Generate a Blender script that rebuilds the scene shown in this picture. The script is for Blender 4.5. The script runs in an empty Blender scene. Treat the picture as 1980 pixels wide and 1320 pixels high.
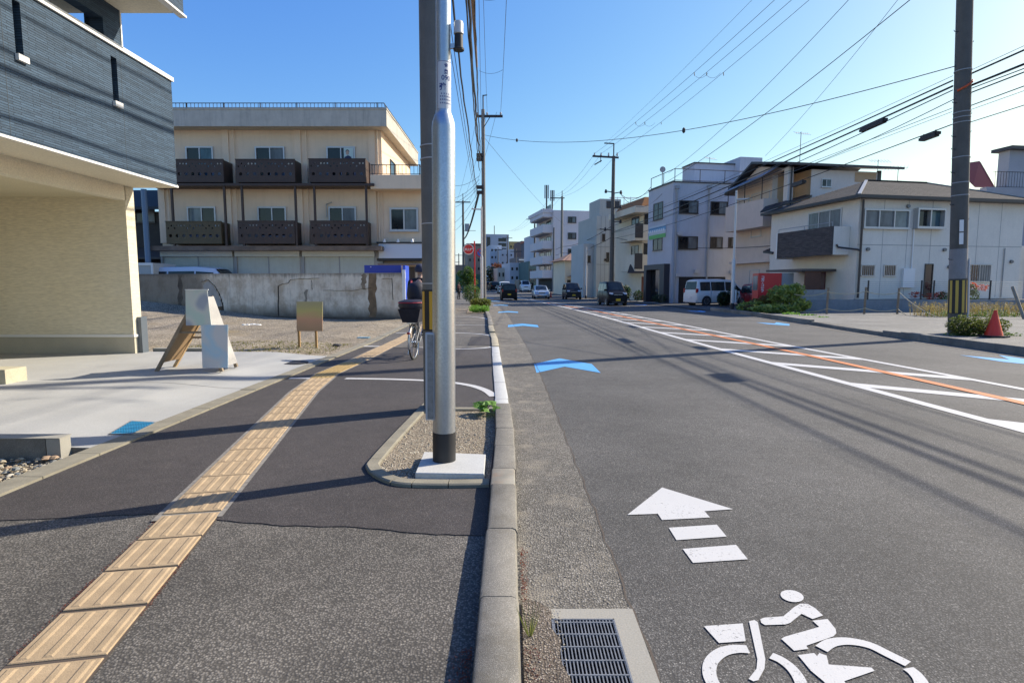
import bpy, math, random
from mathutils import Vector, Matrix
R = random.Random(7)
rad = math.radians
sc = bpy.context.scene
# ---------------------------------------------------------------- camera, world, sun, exposure
FPX = 1100.0            # focal length in pixels of the 1980 px wide frame
CAMH = 1.5
PITCH = math.atan(109 / FPX)
cd = bpy.data.cameras.new('camera'); cam = bpy.data.objects.new('camera', cd)
sc.collection.objects.link(cam)
cd.sensor_width = 36; cd.lens = FPX / 1980 * 36; cd.clip_start = 0.05; cd.clip_end = 3000
cam.location = (0, 0, CAMH); cam.rotation_euler = (math.pi / 2 - PITCH, 0, 0)
sc.camera = cam
SUN_EL, SUN_AZ = 34.5, 25.0   # elevation; azimuth counted from +X towards +Y
w = bpy.data.worlds.new('World'); sc.world = w; w.use_nodes = True
nt = w.node_tree; nt.nodes.clear()
sky = nt.nodes.new('ShaderNodeTexSky'); sky.sky_type = 'NISHITA'; sky.sun_disc = False
sky.sun_elevation = rad(SUN_EL); sky.sun_rotation = rad(90 - SUN_AZ)
sky.altitude = 0; sky.air_density = 1.0; sky.dust_density = 0.75; sky.ozone_density = 3.0
bg = nt.nodes.new('ShaderNodeBackground'); bg.inputs[1].default_value = 0.11
wo = nt.nodes.new('ShaderNodeOutputWorld')
EXPO = 1.2
# the camera's response, per channel, applied evenly to the whole sky
sepc = nt.nodes.new('ShaderNodeSeparateColor'); comb = nt.nodes.new('ShaderNodeCombineColor'); nt.links.new(sky.outputs[0], sepc.inputs[0])
kk = 0.19
for i, (gain, power) in enumerate(((.78, 1.42), (.715, 1.08), (.74, .42))):
    m1 = nt.nodes.new('ShaderNodeMath'); m1.operation = 'MULTIPLY'; m1.inputs[1].default_value = kk; nt.links.new(sepc.outputs[i], m1.inputs[0])
    m2 = nt.nodes.new('ShaderNodeMath'); m2.operation = 'POWER'; m2.inputs[1].default_value = power; nt.links.new(m1.outputs[0], m2.inputs[0])
    m3 = nt.nodes.new('ShaderNodeMath'); m3.operation = 'MULTIPLY'; m3.inputs[1].default_value = gain / kk; nt.links.new(m2.outputs[0], m3.inputs[0]); nt.links.new(m3.outputs[0], comb.inputs[i])
nt.links.new(comb.outputs[0], bg.inputs[0]); nt.links.new(bg.outputs[0], wo.inputs[0])
sd = bpy.data.lights.new('sun', 'SUN'); sd.energy = 3.2; sd.angle = rad(0.5); sd.color = (1.0, 0.92, 0.79)
so = bpy.data.objects.new('sun', sd); sc.collection.objects.link(so); so.location = (40, 20, 40)
SD = Vector((math.cos(rad(SUN_AZ)) * math.cos(rad(SUN_EL)), math.sin(rad(SUN_AZ)) * math.cos(rad(SUN_EL)), math.sin(rad(SUN_EL))))
so.rotation_euler = SD.to_track_quat('Z', 'Y').to_euler()
sc.view_settings.view_transform = 'Standard'; sc.view_settings.look = 'None'
sc.view_settings.exposure = EXPO; sc.view_settings.gamma = 1.0; sc.view_settings.use_curve_mapping = False
sc.cycles.max_bounces = 6; sc.cycles.diffuse_bounces = 3; sc.cycles.glossy_bounces = 3
sc.cycles.transparent_max_bounces = 8; sc.cycles.caustics_reflective = False; sc.cycles.caustics_refractive = False
sc.cycles.use_denoising = True

# ---------------------------------------------------------------- measuring helpers (surveying the photograph)
def ray(u, v):
    x = (u - 990) / FPX; y = -(v - 660) / FPX
    return Vector((x, math.cos(PITCH) + y * math.sin(PITCH), -math.sin(PITCH) + y * math.cos(PITCH)))
def G(u, v, z=0.0):
    r = ray(u, v); t = (z - CAMH) / r.z
    return (r.x * t, r.y * t)
def P(u, v, Y):
    r = ray(u, v); t = Y / r.y
    return Vector((r.x * t, Y, CAMH + r.z * t))
def gz(Y):
    return 0.0 if Y < 55 else 0.009 * (Y - 55) * min(1, (Y - 55) / 30)
def interp(tab, y):
    if y <= tab[0][0]: return tab[0][1]
    for (a, fa), (b, fb) in zip(tab, tab[1:]):
        if y <= b: return fa + (fb - fa) * (y - a) / (b - a)
    return tab[-1][1]
KLT = [(0, .04), (5.5, .02), (8.9, -.12), (12.1, -.26), (15.2, -.38), (18, -.57), (24.8, -.9), (31, -1.3), (43, -2.0), (62, -3.5), (80, -5.4), (110, -9), (150, -16), (210, -30), (300, -55)]
KRT = [(-30, 10.6), (0, 10.8), (12, 10.9), (18, 11.0), (21, 11.3), (27, 11.7), (32, 11.8), (40, 11.2), (48, 10.6), (58, 9.6), (75, 7.9), (90, 6.0), (115, 2.8), (150, -4), (210, -18), (300, -43)]
KL = lambda y: interp(KLT, y)
KR = lambda y: interp(KRT, y)
GUT = [(0, .57), (4, .54), (9.7, .47), (14.5, .33), (21, .08), (28, -.2), (37.7, -.85), (53, -2.0), (80, -4.6), (110, -8.4)]

# ---------------------------------------------------------------- mesh builder
class MB:
    def __init__(s): s.v = []; s.f = []; s.mi = []
    def add(s, vs, fs, mi=0):
        n = len(s.v); s.v += [tuple(p) for p in vs]; s.f += [tuple(i + n for i in f) for f in fs]; s.mi += [mi] * len(fs); return s
    def box(s, x0, y0, z0, x1, y1, z1, mi=0):
        return s.obox((x0, y0, z0), (x1 - x0, 0, 0), (0, y1 - y0, 0), (0, 0, z1 - z0), mi)
    def obox(s, o, a, b, c, mi=0):
        o, a, b, c = map(Vector, (o, a, b, c))
        vs = [o, o + a, o + a + b, o + b, o + c, o + a + c, o + a + b + c, o + b + c]
        return s.add(vs, [(0, 3, 2, 1), (4, 5, 6, 7), (0, 1, 5, 4), (1, 2, 6, 5), (2, 3, 7, 6), (3, 0, 4, 7)], mi)
    def bar(s, p, q, wd, ht=None, mi=0):
        p, q = Vector(p), Vector(q); d = (q - p).normalized(); ht = ht or wd
        up = Vector((0, 0, 1)) if abs(d.z) < .95 else Vector((0, 1, 0))
        a = d.cross(up).normalized() * wd; b = a.cross(d).normalized() * ht
        return s.obox(p - a / 2 - b / 2, a, b, q - p, mi)
    def tube(s, pts, r, n=8, mi=0, cap=True):
        pts = [Vector(p) for p in pts]; rs = r if isinstance(r, (list, tuple)) else [r] * len(pts)
        base = len(s.v); vs = []; fs = []
        for i, p in enumerate(pts):
            d = (pts[min(i + 1, len(pts) - 1)] - pts[max(i - 1, 0)]).normalized()
            up = Vector((0, 0, 1)) if abs(d.z) < .9 else Vector((1, 0, 0))
            a = d.cross(up).normalized(); b = a.cross(d).normalized()
            for k in range(n):
                t = 2 * math.pi * k / n
                vs.append(p + a * math.cos(t) * rs[i] + b * math.sin(t) * rs[i])
        for i in range(len(pts) - 1):
            for k in range(n):
                fs.append((i * n + k, i * n + (k + 1) % n, (i + 1) * n + (k + 1) % n, (i + 1) * n + k))
        if cap and n > 2:
            fs.append(tuple(range(n - 1, -1, -1))); fs.append(tuple(range((len(pts) - 1) * n, len(pts) * n)))
        return s.add(vs, fs, mi)
    def lathe(s, c, prof, n=24, mi=0, axis='z', cap=True):
        c = Vector(c); vs = []; fs = []
        for (r, h) in prof:
            for k in range(n):
                t = 2 * math.pi * k / n; a, b = r * math.cos(t), r * math.sin(t)
                vs.append(c + (Vector((a, b, h)) if axis == 'z' else Vector((h, a, b)) if axis == 'x' else Vector((a, h, b))))
        for i in range(len(prof) - 1):
            for k in range(n):
                fs.append((i * n + k, i * n + (k + 1) % n, (i + 1) * n + (k + 1) % n, (i + 1) * n + k))
        if cap:
            fs.append(tuple(range(n - 1, -1, -1))); fs.append(tuple(range((len(prof) - 1) * n, len(prof) * n)))
        return s.add(vs, fs, mi)
    def prism(s, poly, z0, z1, mi=0):
        n = len(poly); vs = [(x, y, z0) for x, y in poly] + [(x, y, z1) for x, y in poly]
        fs = [tuple(range(n - 1, -1, -1)), tuple(range(n, 2 * n))] + [(i, (i + 1) % n, n + (i + 1) % n, n + i) for i in range(n)]
        return s.add(vs, fs, mi)
    def oprism(s, pts, d, mi=0):
        pts = [Vector(p) for p in pts]; d = Vector(d); n = len(pts)
        fs = [tuple(range(n - 1, -1, -1)), tuple(range(n, 2 * n))] + [(i, (i + 1) % n, n + (i + 1) % n, n + i) for i in range(n)]
        return s.add(pts + [p + d for p in pts], fs, mi)
    def ribbon(s, fa, fb, ys, z, zf=gz, mi=0):
        vs = []
        for y in ys: vs += [(fa(y), y, z + zf(y)), (fb(y), y, z + zf(y))]
        return s.add(vs, [(2 * i, 2 * i + 1, 2 * i + 3, 2 * i + 2) for i in range(len(ys) - 1)], mi)
    def strip(s, line, wd, z, mi=0):
        L = [Vector((x, y)) for x, y in line]; vs = []
        for i, p in enumerate(L):
            d = (L[min(i + 1, len(L) - 1)] - L[max(i - 1, 0)]).normalized(); n = Vector((-d.y, d.x)) * wd / 2
            zz = z + gz(p.y)
            vs += [(p.x + n.x, p.y + n.y, zz), (p.x - n.x, p.y - n.y, zz)]
        return s.add(vs, [(2 * i, 2 * i + 1, 2 * i + 3, 2 * i + 2) for i in range(len(L) - 1)], mi)

def link(name, mb, mats, loc=(0, 0, 0), smooth=False, parent=None):
    me = bpy.data.meshes.new(name); L = Vector(loc)
    me.from_pydata([tuple(Vector(p) - L) for p in mb.v], [], mb.f)
    if not isinstance(mats, (list, tuple)): mats = [mats]
    for m in mats: me.materials.append(m)
    if len(mats) > 1: me.polygons.foreach_set('material_index', mb.mi)
    if smooth:
        me.polygons.foreach_set('use_smooth', [True] * len(me.polygons))
        try: me.set_sharp_from_angle(angle=rad(38))
        except Exception: pass
    me.update()
    o = bpy.data.objects.new(name, me); sc.collection.objects.link(o)
    if parent is not None: o.parent = parent
    else: o.location = loc
    return o

class Thing:
    """an Empty at the thing's base; parts are given in world coordinates, or local ones when rot is set"""
    def __init__(s, name, label, cat, loc, group=None, rot=None):
        o = bpy.data.objects.new(name, None); sc.collection.objects.link(o); o.location = loc
        o.empty_display_size = .2
        o['label'] = label; o['category'] = cat
        if group: o['group'] = group
        s.o = o; s.loc = Vector(loc)
        if rot is not None: o.rotation_euler = (0, 0, rot); s.loc = Vector((0, 0, 0))
    def part(s, name, mb, m, smooth=False, label=None, stuff=False, parent=None):
        off = s.loc
        o = link(name, mb, m, off, smooth, parent if parent is not None else s.o)
        if label: o['label'] = label
        if stuff: o['kind'] = 'stuff'
        return o
def single(name, mb, m, label, cat, group=None, smooth=False, loc=(0, 0, 0)):
    o = link(name, mb, m, loc, smooth); o['label'] = label; o['category'] = cat
    if group: o['group'] = group
    return o
def struct(name, mb, m, smooth=False, kind='structure'):
    o = link(name, mb, m, (0, 0, 0), smooth); o['kind'] = kind; return o
def copy_tree(o, parent=None):
    c = o.copy(); sc.collection.objects.link(c)
    if parent is not None: c.parent = parent
    for ch in list(o.children): copy_tree(ch, c)
    return c

# ---------------------------------------------------------------- materials
def base_mat(name):
    m = bpy.data.materials.new(name); m.use_nodes = True
    n = m.node_tree; n.nodes.clear()
    out = n.nodes.new('ShaderNodeOutputMaterial'); b = n.nodes.new('ShaderNodeBsdfPrincipled')
    n.links.new(b.outputs[0], out.inputs[0]); return m, n, b
def c4(c): return (c[0], c[1], c[2], 1)
def mixc(n, f, a, b, bt='MIX'):
    x = n.nodes.new('ShaderNodeMix'); x.data_type = 'RGBA'; x.blend_type = bt
    for s, val in ((x.inputs[0], f), (x.inputs[6], a), (x.inputs[7], b)):
        if hasattr(val, 'is_output') or isinstance(val, bpy.types.NodeSocket): n.links.new(val, s)
        elif isinstance(val, (tuple, list)): s.default_value = c4(val)
        else: s.default_value = val
    return x.outputs[2]
def noise(n, vec, scale, detail=4, rough=.6):
    x = n.nodes.new('ShaderNodeTexNoise'); x.inputs['Scale'].default_value = scale
    x.inputs['Detail'].default_value = detail; x.inputs['Roughness'].default_value = rough
    n.links.new(vec, x.inputs['Vector']); return x.outputs['Fac']
def ramp(n, fac, a, b):
    x = n.nodes.new('ShaderNodeMapRange'); x.inputs[1].default_value = a; x.inputs[2].default_value = b
    n.links.new(fac, x.inputs[0]); return x.outputs[0]
def math_(n, op, a, b=0.0):
    x = n.nodes.new('ShaderNodeMath'); x.operation = op
    for s, val in ((x.inputs[0], a), (x.inputs[1], b)):
        if isinstance(val, bpy.types.NodeSocket): n.links.new(val, s)
        else: s.default_value = val
    return x.outputs[0]
def pos(n, scale=None):
    g = n.nodes.new('ShaderNodeNewGeometry')
    if scale is None: return g.outputs['Position']
    m = n.nodes.new('ShaderNodeVectorMath'); m.operation = 'MULTIPLY'; m.inputs[1].default_value = scale
    n.links.new(g.outputs['Position'], m.inputs[0]); return m.outputs[0]
def bump(n, b, h, strength=.3, dist=.01):
    x = n.nodes.new('ShaderNodeBump'); x.inputs['Strength'].default_value = strength; x.inputs['Distance'].default_value = dist
    n.links.new(h, x.inputs['Height']); n.links.new(x.outputs[0], b.inputs['Normal'])
def mat(name, col, rough=.7, var=.12, scale=3.0, fine=None, metal=0, streak=0, bmp=.15, spec=.5, dirt=None):
    m, n, b = base_mat(name)
    p = pos(n)
    nz = noise(n, p, scale)
    c = mixc(n, ramp(n, nz, .3, .7), tuple(x * (1 - var) for x in col), tuple(min(1, x * (1 + var)) for x in col))
    if fine: c = mixc(n, ramp(n, noise(n, p, fine, 2), .35, .65), mixc(n, .85, (0, 0, 0), c), c)
    if streak:
        sv = pos(n, (3.5, 3.5, .35)); s2 = noise(n, sv, 1.6, 5, .7)
        c = mixc(n, math_(n, 'MULTIPLY', ramp(n, s2, .5, .78), streak), c, dirt or tuple(x * .35 for x in col))
    n.links.new(c, b.inputs['Base Color'])
    b.inputs['Roughness'].default_value = rough; b.inputs['Metallic'].default_value = metal
    b.inputs['Specular IOR Level'].default_value = spec
    if bmp: bump(n, b, noise(n, p, (fine or scale * 12), 3), bmp, .006)
    return m
def plain(name, col, rough=.5, metal=0, spec=.5, emit=None):
    m, n, b = base_mat(name); b.inputs['Base Color'].default_value = c4(col)
    b.inputs['Roughness'].default_value = rough; b.inputs['Metallic'].default_value = metal
    b.inputs['Specular IOR Level'].default_value = spec
    nz = noise(n, pos(n), 9); r = n.nodes.new('ShaderNodeMapRange'); r.inputs[3].default_value = max(0, rough - .08); r.inputs[4].default_value = min(1, rough + .08)
    n.links.new(nz, r.inputs[0]); n.links.new(r.outputs[0], b.inputs['Roughness'])
    return m
def stonemat(name, scale, cols, dark, big=.12, bmp=.6, dist=.004, rough=.85, patch=None, gap=.0):
    """aggregate: voronoi cells, each a stone with its own colour, darker binder between them"""
    m, n, b = base_mat(name); p = pos(n)
    v = n.nodes.new('ShaderNodeTexVoronoi'); v.inputs['Scale'].default_value = scale; n.links.new(p, v.inputs['Vector'])
    sep = n.nodes.new('ShaderNodeSeparateColor'); n.links.new(v.outputs['Color'], sep.inputs[0])
    cr = n.nodes.new('ShaderNodeValToRGB'); cr.color_ramp.interpolation = 'LINEAR'
    el = cr.color_ramp.elements
    for i, (t, c) in enumerate(cols):
        if i < 2: e = el[i]; e.position = t
        else: e = el.new(t)
        e.color = c4(c)
    n.links.new(sep.outputs[0], cr.inputs[0])
    c = mixc(n, ramp(n, v.outputs['Distance'], .28 + gap, .62 + gap), cr.outputs[0], dark)
    nb = noise(n, p, .55, 5); c = mixc(n, big, c, mixc(n, ramp(n, nb, .3, .7), (0, 0, 0), (1, 1, 1)), 'OVERLAY')
    nb2 = noise(n, p, 7, 4); c = mixc(n, .12, c, mixc(n, ramp(n, nb2, .3, .7), (0, 0, 0), (1, 1, 1)), 'OVERLAY')
    if patch: c = mixc(n, math_(n, 'MULTIPLY', ramp(n, noise(n, p, patch[0], 5, .65), patch[1], patch[1] + .14), patch[3]), c, patch[2])
    n.links.new(c, b.inputs['Base Color']); b.inputs['Roughness'].default_value = rough
    inv = math_(n, 'SUBTRACT', 1.0, v.outputs['Distance']); bump(n, b, inv, bmp, dist)
    return m
def brickmat(name, col, mortar, ax, rowh, bw, var=.1, bmp=.6, rough=.7, msize=.08, dist=.006, spec=.35):
    m, n, b = base_mat(name); g = n.nodes.new('ShaderNodeNewGeometry'); sx = n.nodes.new('ShaderNodeSeparateXYZ')
    n.links.new(g.outputs['Position'], sx.inputs[0]); cx = n.nodes.new('ShaderNodeCombineXYZ')
    n.links.new(sx.outputs[ax], cx.inputs[0]); n.links.new(sx.outputs[2], cx.inputs[1])
    t = n.nodes.new('ShaderNodeTexBrick'); t.inputs['Scale'].default_value = 1
    t.inputs['Brick Width'].default_value = bw; t.inputs['Row Height'].default_value = rowh
    t.inputs['Mortar Size'].default_value = rowh * msize; t.inputs['Mortar Smooth'].default_value = .3
    t.offset = .37; t.inputs['Bias'].default_value = 0
    t.inputs['Color1'].default_value = c4([x * (1 - var) for x in col]); t.inputs['Color2'].default_value = c4([min(1, x * (1 + var)) for x in col])
    t.inputs['Mortar'].default_value = c4(mortar); n.links.new(cx.outputs[0], t.inputs['Vector'])
    sv = pos(n, (8, 8, 60)); f = noise(n, sv, 1.0, 3)
    c = mixc(n, ramp(n, f, .3, .7), t.outputs['Color'], mixc(n, .75, (0, 0, 0), t.outputs['Color']))
    c = mixc(n, .25, c, mixc(n, noise(n, pos(n), .6, 4), (.2, .2, .2), (.8, .8, .8)), 'OVERLAY')
    n.links.new(c, b.inputs['Base Color']); b.inputs['Roughness'].default_value = rough; b.inputs['Specular IOR Level'].default_value = spec
    h = math_(n, 'SUBTRACT', math_(n, 'MULTIPLY', f, .7), t.outputs['Fac']); bump(n, b, h, bmp, dist)
    return m
def leafmat(name, a, bcol, rough=.55, trans=.35):
    m, n, b = base_mat(name); g = n.nodes.new('ShaderNodeNewGeometry')
    c = mixc(n, g.outputs['Random Per Island'], a, bcol); n.links.new(c, b.inputs['Base Color']); b.inputs['Roughness'].default_value = rough
    tr = n.nodes.new('ShaderNodeBsdfTranslucent'); n.links.new(mixc(n, .5, c, (c4((min(1, bcol[0] * 1.6), min(1, bcol[1] * 1.8), bcol[2]))[:3])), tr.inputs[0])
    ms = n.nodes.new('ShaderNodeMixShader'); ms.inputs[0].default_value = trans
    n.links.new(b.outputs[0], ms.inputs[1]); n.links.new(tr.outputs[0], ms.inputs[2])
    n.links.new(ms.outputs[0], [x for x in n.nodes if x.type == 'OUTPUT_MATERIAL'][0].inputs[0]); return m
def paintmat(name, col, wear=.5):
    m, n, b = base_mat(name); p = pos(n)
    f = noise(n, p, 60, 4, .8); f2 = noise(n, p, 3, 4)
    wv = math_(n, 'ADD', f, math_(n, 'MULTIPLY', f2, .35))
    c = mixc(n, ramp(n, wv, .96 - wear * .2, 1.02 - wear * .2), col, (.13, .125, .12))
    c = mixc(n, .15, c, mixc(n, f2, (.25, .25, .25), (.75, .75, .75)), 'OVERLAY')
    n.links.new(c, b.inputs['Base Color']); b.inputs['Roughness'].default_value = .7
    bump(n, b, noise(n, p, 150, 2), .35, .003); return m
M = {}
M['road'] = stonemat('road_asphalt', 125, [(0, (.068, .065, .060)), (.6, (.125, .119, .110)), (.92, (.175, .167, .152)), (1, (.30, .28, .25))], (.05, .047, .043), .3, .6, .003, .85, patch=(.7, .56, (.098, .093, .086), .45))
M['old'] = stonemat('old_asphalt', 92, [(0, (.085, .076, .064)), (.45, (.172, .155, .131)), (.88, (.215, .195, .165)), (1, (.28, .25, .205))], (.068, .061, .051), .38, .7, .004, .85)
M['new'] = stonemat('new_asphalt', 170, [(0, (.050, .041, .038)), (.7, (.084, .071, .066)), (1, (.17, .155, .14))], (.036, .031, .029), .2, .45, .002, .85)
M['gutter'] = stonemat('gutter_concrete', 85, [(0, (.105, .096, .08)), (.5, (.20, .183, .152)), (1, (.34, .315, .27))], (.085, .077, .064), .2, .9, .006, .92, patch=(3.0, .52, (.25, .22, .17), .75))
M['gravel'] = stonemat('gravel', 30, [(0, (.22, .18, .12)), (.5, (.42, .35, .25)), (1, (.62, .55, .44))], (.15, .12, .08), .25, .9, .02, .95, patch=(.5, .56, (.26, .19, .085), .65))
M['soil'] = stonemat('planter_grit', 75, [(0, (.22, .175, .12)), (.5, (.38, .31, .22)), (1, (.56, .49, .38))], (.15, .12, .08), .2, .9, .008, .95, patch=(3, .6, (.12, .08, .05), .6))
M['conc'] = stonemat('concrete_kerb', 210, [(0, (.17, .157, .13)), (.6, (.245, .228, .192)), (1, (.34, .315, .27))], (.165, .152, .126), .45, .5, .002, .92, patch=(5.5, .56, (.135, .118, .088), .55))
M['conc2'] = mat('pale_concrete', (.34, .32, .27), .85, .07, 1.2, 120, bmp=.15)
M['drive'] = mat('driveway_concrete', (.405, .40, .375), .8, .09, .9, 90, bmp=.12)
M['border'] = mat('border_concrete', (.26, .235, .175), .9, .16, 5, 140, bmp=.3)
M['white'] = mat('white_coat', (.56, .55, .51), .6, .05, 6, 60, bmp=.2)
M['wpaint'] = paintmat('white_road_paint', (.53, .52, .50), .85)
M['opaint'] = paintmat('orange_road_paint', (.58, .19, .055), .95)
M['bpaint'] = paintmat('blue_road_paint', (.085, .34, .66), .9)
M['tact'] = mat('tactile_tile_beige', (.41, .298, .175), .85, .16, 7, 160, bmp=.3)
M['tact2'] = mat('tactile_tile_yellow', (.44, .30, .115), .8, .1, 9, 200, bmp=.25)
M['joint'] = plain('joint_dark', (.085, .065, .05), .9)
M['mortar'] = mat('grey_mortar', (.235, .215, .185), .9, .3, 20, 120)
# ================================================================ SETTING: ground, road, pavements
YS = [-6] + [i * 2.0 for i in range(0, 30)] + [60 + i * 6 for i in range(0, 42)]
t = MB(); zz = lambda y: gz(min(y, 320)) - .12
gx = [-900, -120, -40, -4, 12, 60, 200, 900]; gy = [-60, -6, 10, 30, 55, 65, 75, 85, 110, 150, 200, 320, 900, 2200]
for j, y in enumerate(gy):
    for x in gx: t.v.append((x, y, zz(y)))
for j in range(len(gy) - 1):
    for i in range(len(gx) - 1):
        a = j * len(gx) + i; t.f.append((a, a + 1, a + 1 + len(gx), a + len(gx))); t.mi.append(0)
struct('ground', t, mat('ground_earth', (.16, .15, .13), .95, .2, .3, 20))
struct('road', MB().ribbon(lambda y: KL(y) - .02, lambda y: KR(y) + .02, YS, 0), M['road'])
struct('gutter', MB().ribbon(lambda y: KL(y) - .02, lambda y: interp(GUT, y) + .006 * math.sin(y * 9.1) + .006 * math.sin(y * 31), [i * .12 - 1 for i in range(0, 700)], .004), M['gutter'])
struct('gutter_edge', MB().ribbon(lambda y: interp(GUT, y) + .004 + .006 * math.sin(y * 9.1) + .006 * math.sin(y * 31), lambda y: interp(GUT, y) + .012 + .006 * math.sin(y * 9.1 + .2) + .008 * math.sin(y * 31), [i * .12 - 1 for i in range(0, 260)], .008), M['joint'])
SWL = lambda y: interp([(0, -3.56), (14, -3.54), (24, -3.9), (31, -4.6), (43, -5.6), (62, -7.2), (80, -9.2), (110, -13), (150, -20), (300, -60)], y)
struct('pavement', MB().ribbon(SWL, lambda y: KL(y) - .17, YS, .03), M['old'])
# fresh asphalt overlay with ragged edge
na = [(-3.56, 3.42), (-3.0, 3.45), (-2.5, 3.52), (-2.1, 3.56), (-1.84, 3.44), (-1.4, 3.36), (-.95, 3.34), (-.5, 3.24), (-.155, 3.22)]
na = [(x, y + .006 * math.sin(x * 60)) for i in range(len(na) - 1) for k in range(6) for x, y in [(na[i][0] + (na[i + 1][0] - na[i][0]) * k / 6, na[i][1] + (na[i + 1][1] - na[i][1]) * k / 6)]] + [na[-1]]
t = MB()
for i in range(len(na) - 1):
    (x0, y0), (x1, y1) = na[i], na[i + 1]
    e0, e1 = (x0 if x0 < -.2 else -.17), (x1 if x1 < -.2 else -.17)
    t.add([(x0, y0, .036), (x1, y1, .036), (x1 - .0, 6.6, .036), (x0 - .0, 6.6, .036)], [(0, 1, 2, 3)])
    t.add([(x0, y0, .02), (x1, y1, .02), (x1, y1, .036), (x0, y0, .036)], [(0, 1, 2, 3)])
t.ribbon(lambda y: -3.56 + .0 * y, lambda y: KL(y) - .18, [6.6, 8, 9, 10, 11, 12.1, 13.3], .036)
struct('new_pavement', t, M['new'])
t = MB()
t.strip([(-3.54, 13.42), (-2, 13.42), (-.55, 13.42)], .18, .042)
struct('drain_strip', t, M['conc'])
struct('pavement_patch', MB().add([(*G(912, 651, .03), .0385), (*G(954, 651, .03), .0385), (*G(958, 668, .03), .0385), (*G(905, 668, .03), .0385)], [(0, 1, 2, 3)]), M['new'])
# right-hand side ground
struct('right_pavement', MB().ribbon(lambda y: KR(y) + .14, lambda y: KR(y) + 26, [-8 + i * 2 for i in range(20)], .12).ribbon(lambda y: KR(y) + .1, lambda y: KR(y) + 40, [32 + i * 3 for i in range(70)], .03), stonemat('grey_pavement', 60, [(0, (.15, .145, .13)), (.6, (.23, .22, .2)), (1, (.34, .33, .3))], (.12, .115, .1), .25, .6, .004, .88))
# side-street mouth: worn asphalt
struct('side_street', MB().add([(11.3, 33.4, .045), (24, 35.9, .045), (24, 40.6, .045), (10.9, 46.5, .045)], [(0, 1, 2, 3)]), M['road'])

# driveway: slopes up from the pavement border
def dz(x): 
    k = max(0, min(1, (-3.78 - x) / 1.3)); return .05 + .09 * k * k * (3 - 2 * k)
t = MB(); xs = [-3.78 - i * .12 for i in range(12)] + [-6, -8, -10.5, -14]; ys = [4.98, 6.5, 7.9, 7.915, 9.6, 11.6]
for i in range(len(xs) - 1):
    for j in range(len(ys) - 1):
        if j == 2: continue
        a, b, c, d = xs[i], xs[i + 1], ys[j], ys[j + 1]
        t.add([(a, c, dz(a)), (a, d, dz(a)), (b, d, dz(b)), (b, c, dz(b))], [(0, 1, 2, 3)])
struct('driveway', t, M['drive'])
struct('driveway_joint', MB().ribbon(lambda y: -14, lambda y: -3.8, [7.9, 7.915], .0, zf=lambda y: .04), M['joint'])
t = MB()
for i in range(len(xs) - 1):
    a, b = xs[i], xs[i + 1]
    t.add([(a, 4.98, -.1), (b, 4.98, -.1), (b, 4.98, dz(b)), (a, 4.98, dz(a))], [(0, 1, 2, 3)])
    t.add([(a, 7.9, dz(a) - .015), (b, 7.9, dz(b) - .015), (b, 7.915, dz(b) - .015), (a, 7.915, dz(a) - .015)], [(0, 1, 2, 3)])
struct('driveway_edge', t, M['conc'])
# gravel lot, uneven
t = MB(); nx, ny = 60, 46
def lot_z(x, y):
    h = .05 + .045 * math.sin(x * 1.3 + y * .7) * math.sin(y * .9 - x * .4) * min(1, (y - 11.6) / 3)
    h += .012 * math.sin(x * 7.1) * math.sin(y * 5.3)
    far = max(0, min(1, (-9 - x) / 8)) * max(0, min(1, (y - 17) / 6)); h += .35 * far
    edge = max(0, min(1, (-3.85 - x) / .8)); return .045 + (h - .03) * edge + .02 * edge
for j in range(ny + 1):
    for i in range(nx + 1):
        x = -3.8 - 18.5 * i / nx; y = 11.6 + 17.4 * j / ny; t.v.append((x, y, lot_z(x, y)))
for j in range(ny):
    for i in range(nx):
        a = j * (nx + 1) + i; t.f.append((a, a + nx + 1, a + nx + 2, a + 1)); t.mi.append(0)
struct('gravel_lot', t, M['gravel'], smooth=True)
struct('left_ground', MB().ribbon(lambda y: SWL(y) - 30, lambda y: SWL(y) - .02, [29 + i * 4 for i in range(60)], .02), M['road'])
struct('left_ground_behind', MB().box(-60, 26, -.1, -22.2, 60, .04), M['gravel'])

# ---- kerb of separate blocks
kerb = struct('kerb', MB().ribbon(lambda y: KL(y) - .17, lambda y: KL(y) - .01, [-1, 6.5], -.02), M['joint'])
def kerb_block(y0, y1, h, wd, m, name='kerb_block', parent=kerb, xf=KL, side=1, r=.03, zb=-.05, jit=1):
    g = .006; x0a, x0b = xf(y0), xf(y1)
    dzj = R.uniform(-.003, .003) * jit; dxj = R.uniform(-.004, .004) * jit
    prof = [(0, zb), (0, h - r), (-.3 * r, h - .3 * r), (-r, h), (-wd + r * .7, h), (-wd + .2 * r, h - .3 * r), (-wd, h - r), (-wd, zb)]
    n = len(prof); vs = []
    for yy, xx in ((y0 + g / 2, x0a), (y1 - g / 2, x0b)):
        for px, pz in prof: vs.append((xx + side * (px + dxj), yy, pz + dzj + gz(yy)))
    fs = [(i, (i + 1) % n, n + (i + 1) % n, n + i) for i in range(n)] + [tuple(range(n - 1, -1, -1)), tuple(range(n, 2 * n))]
    return link(name, MB().add(vs, fs), m, (0, 0, 0), True, parent)
M['conc3'] = mat('concrete_kerb_stained', (.27, .25, .205), .9, .22, 6, 150, streak=.3, bmp=.4, dirt=(.42, .17, .04))
ks = [-.6, -.02, .56, 1.14, 1.76, 2.40, 3.11, 3.83]
for a, b in zip(ks, ks[1:]): kerb_block(a, b, .13, .175, M['conc'])
kk = [3.83, 4.18, 4.8, 5.4, 6.0, 6.55]
for i, (a, b) in enumerate(zip(kk, kk[1:])): kerb_block(a, b, .125 if i else .128, .175, M['conc3'] if i == 0 else M['conc'], r=.018)
y = 6.55
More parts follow.
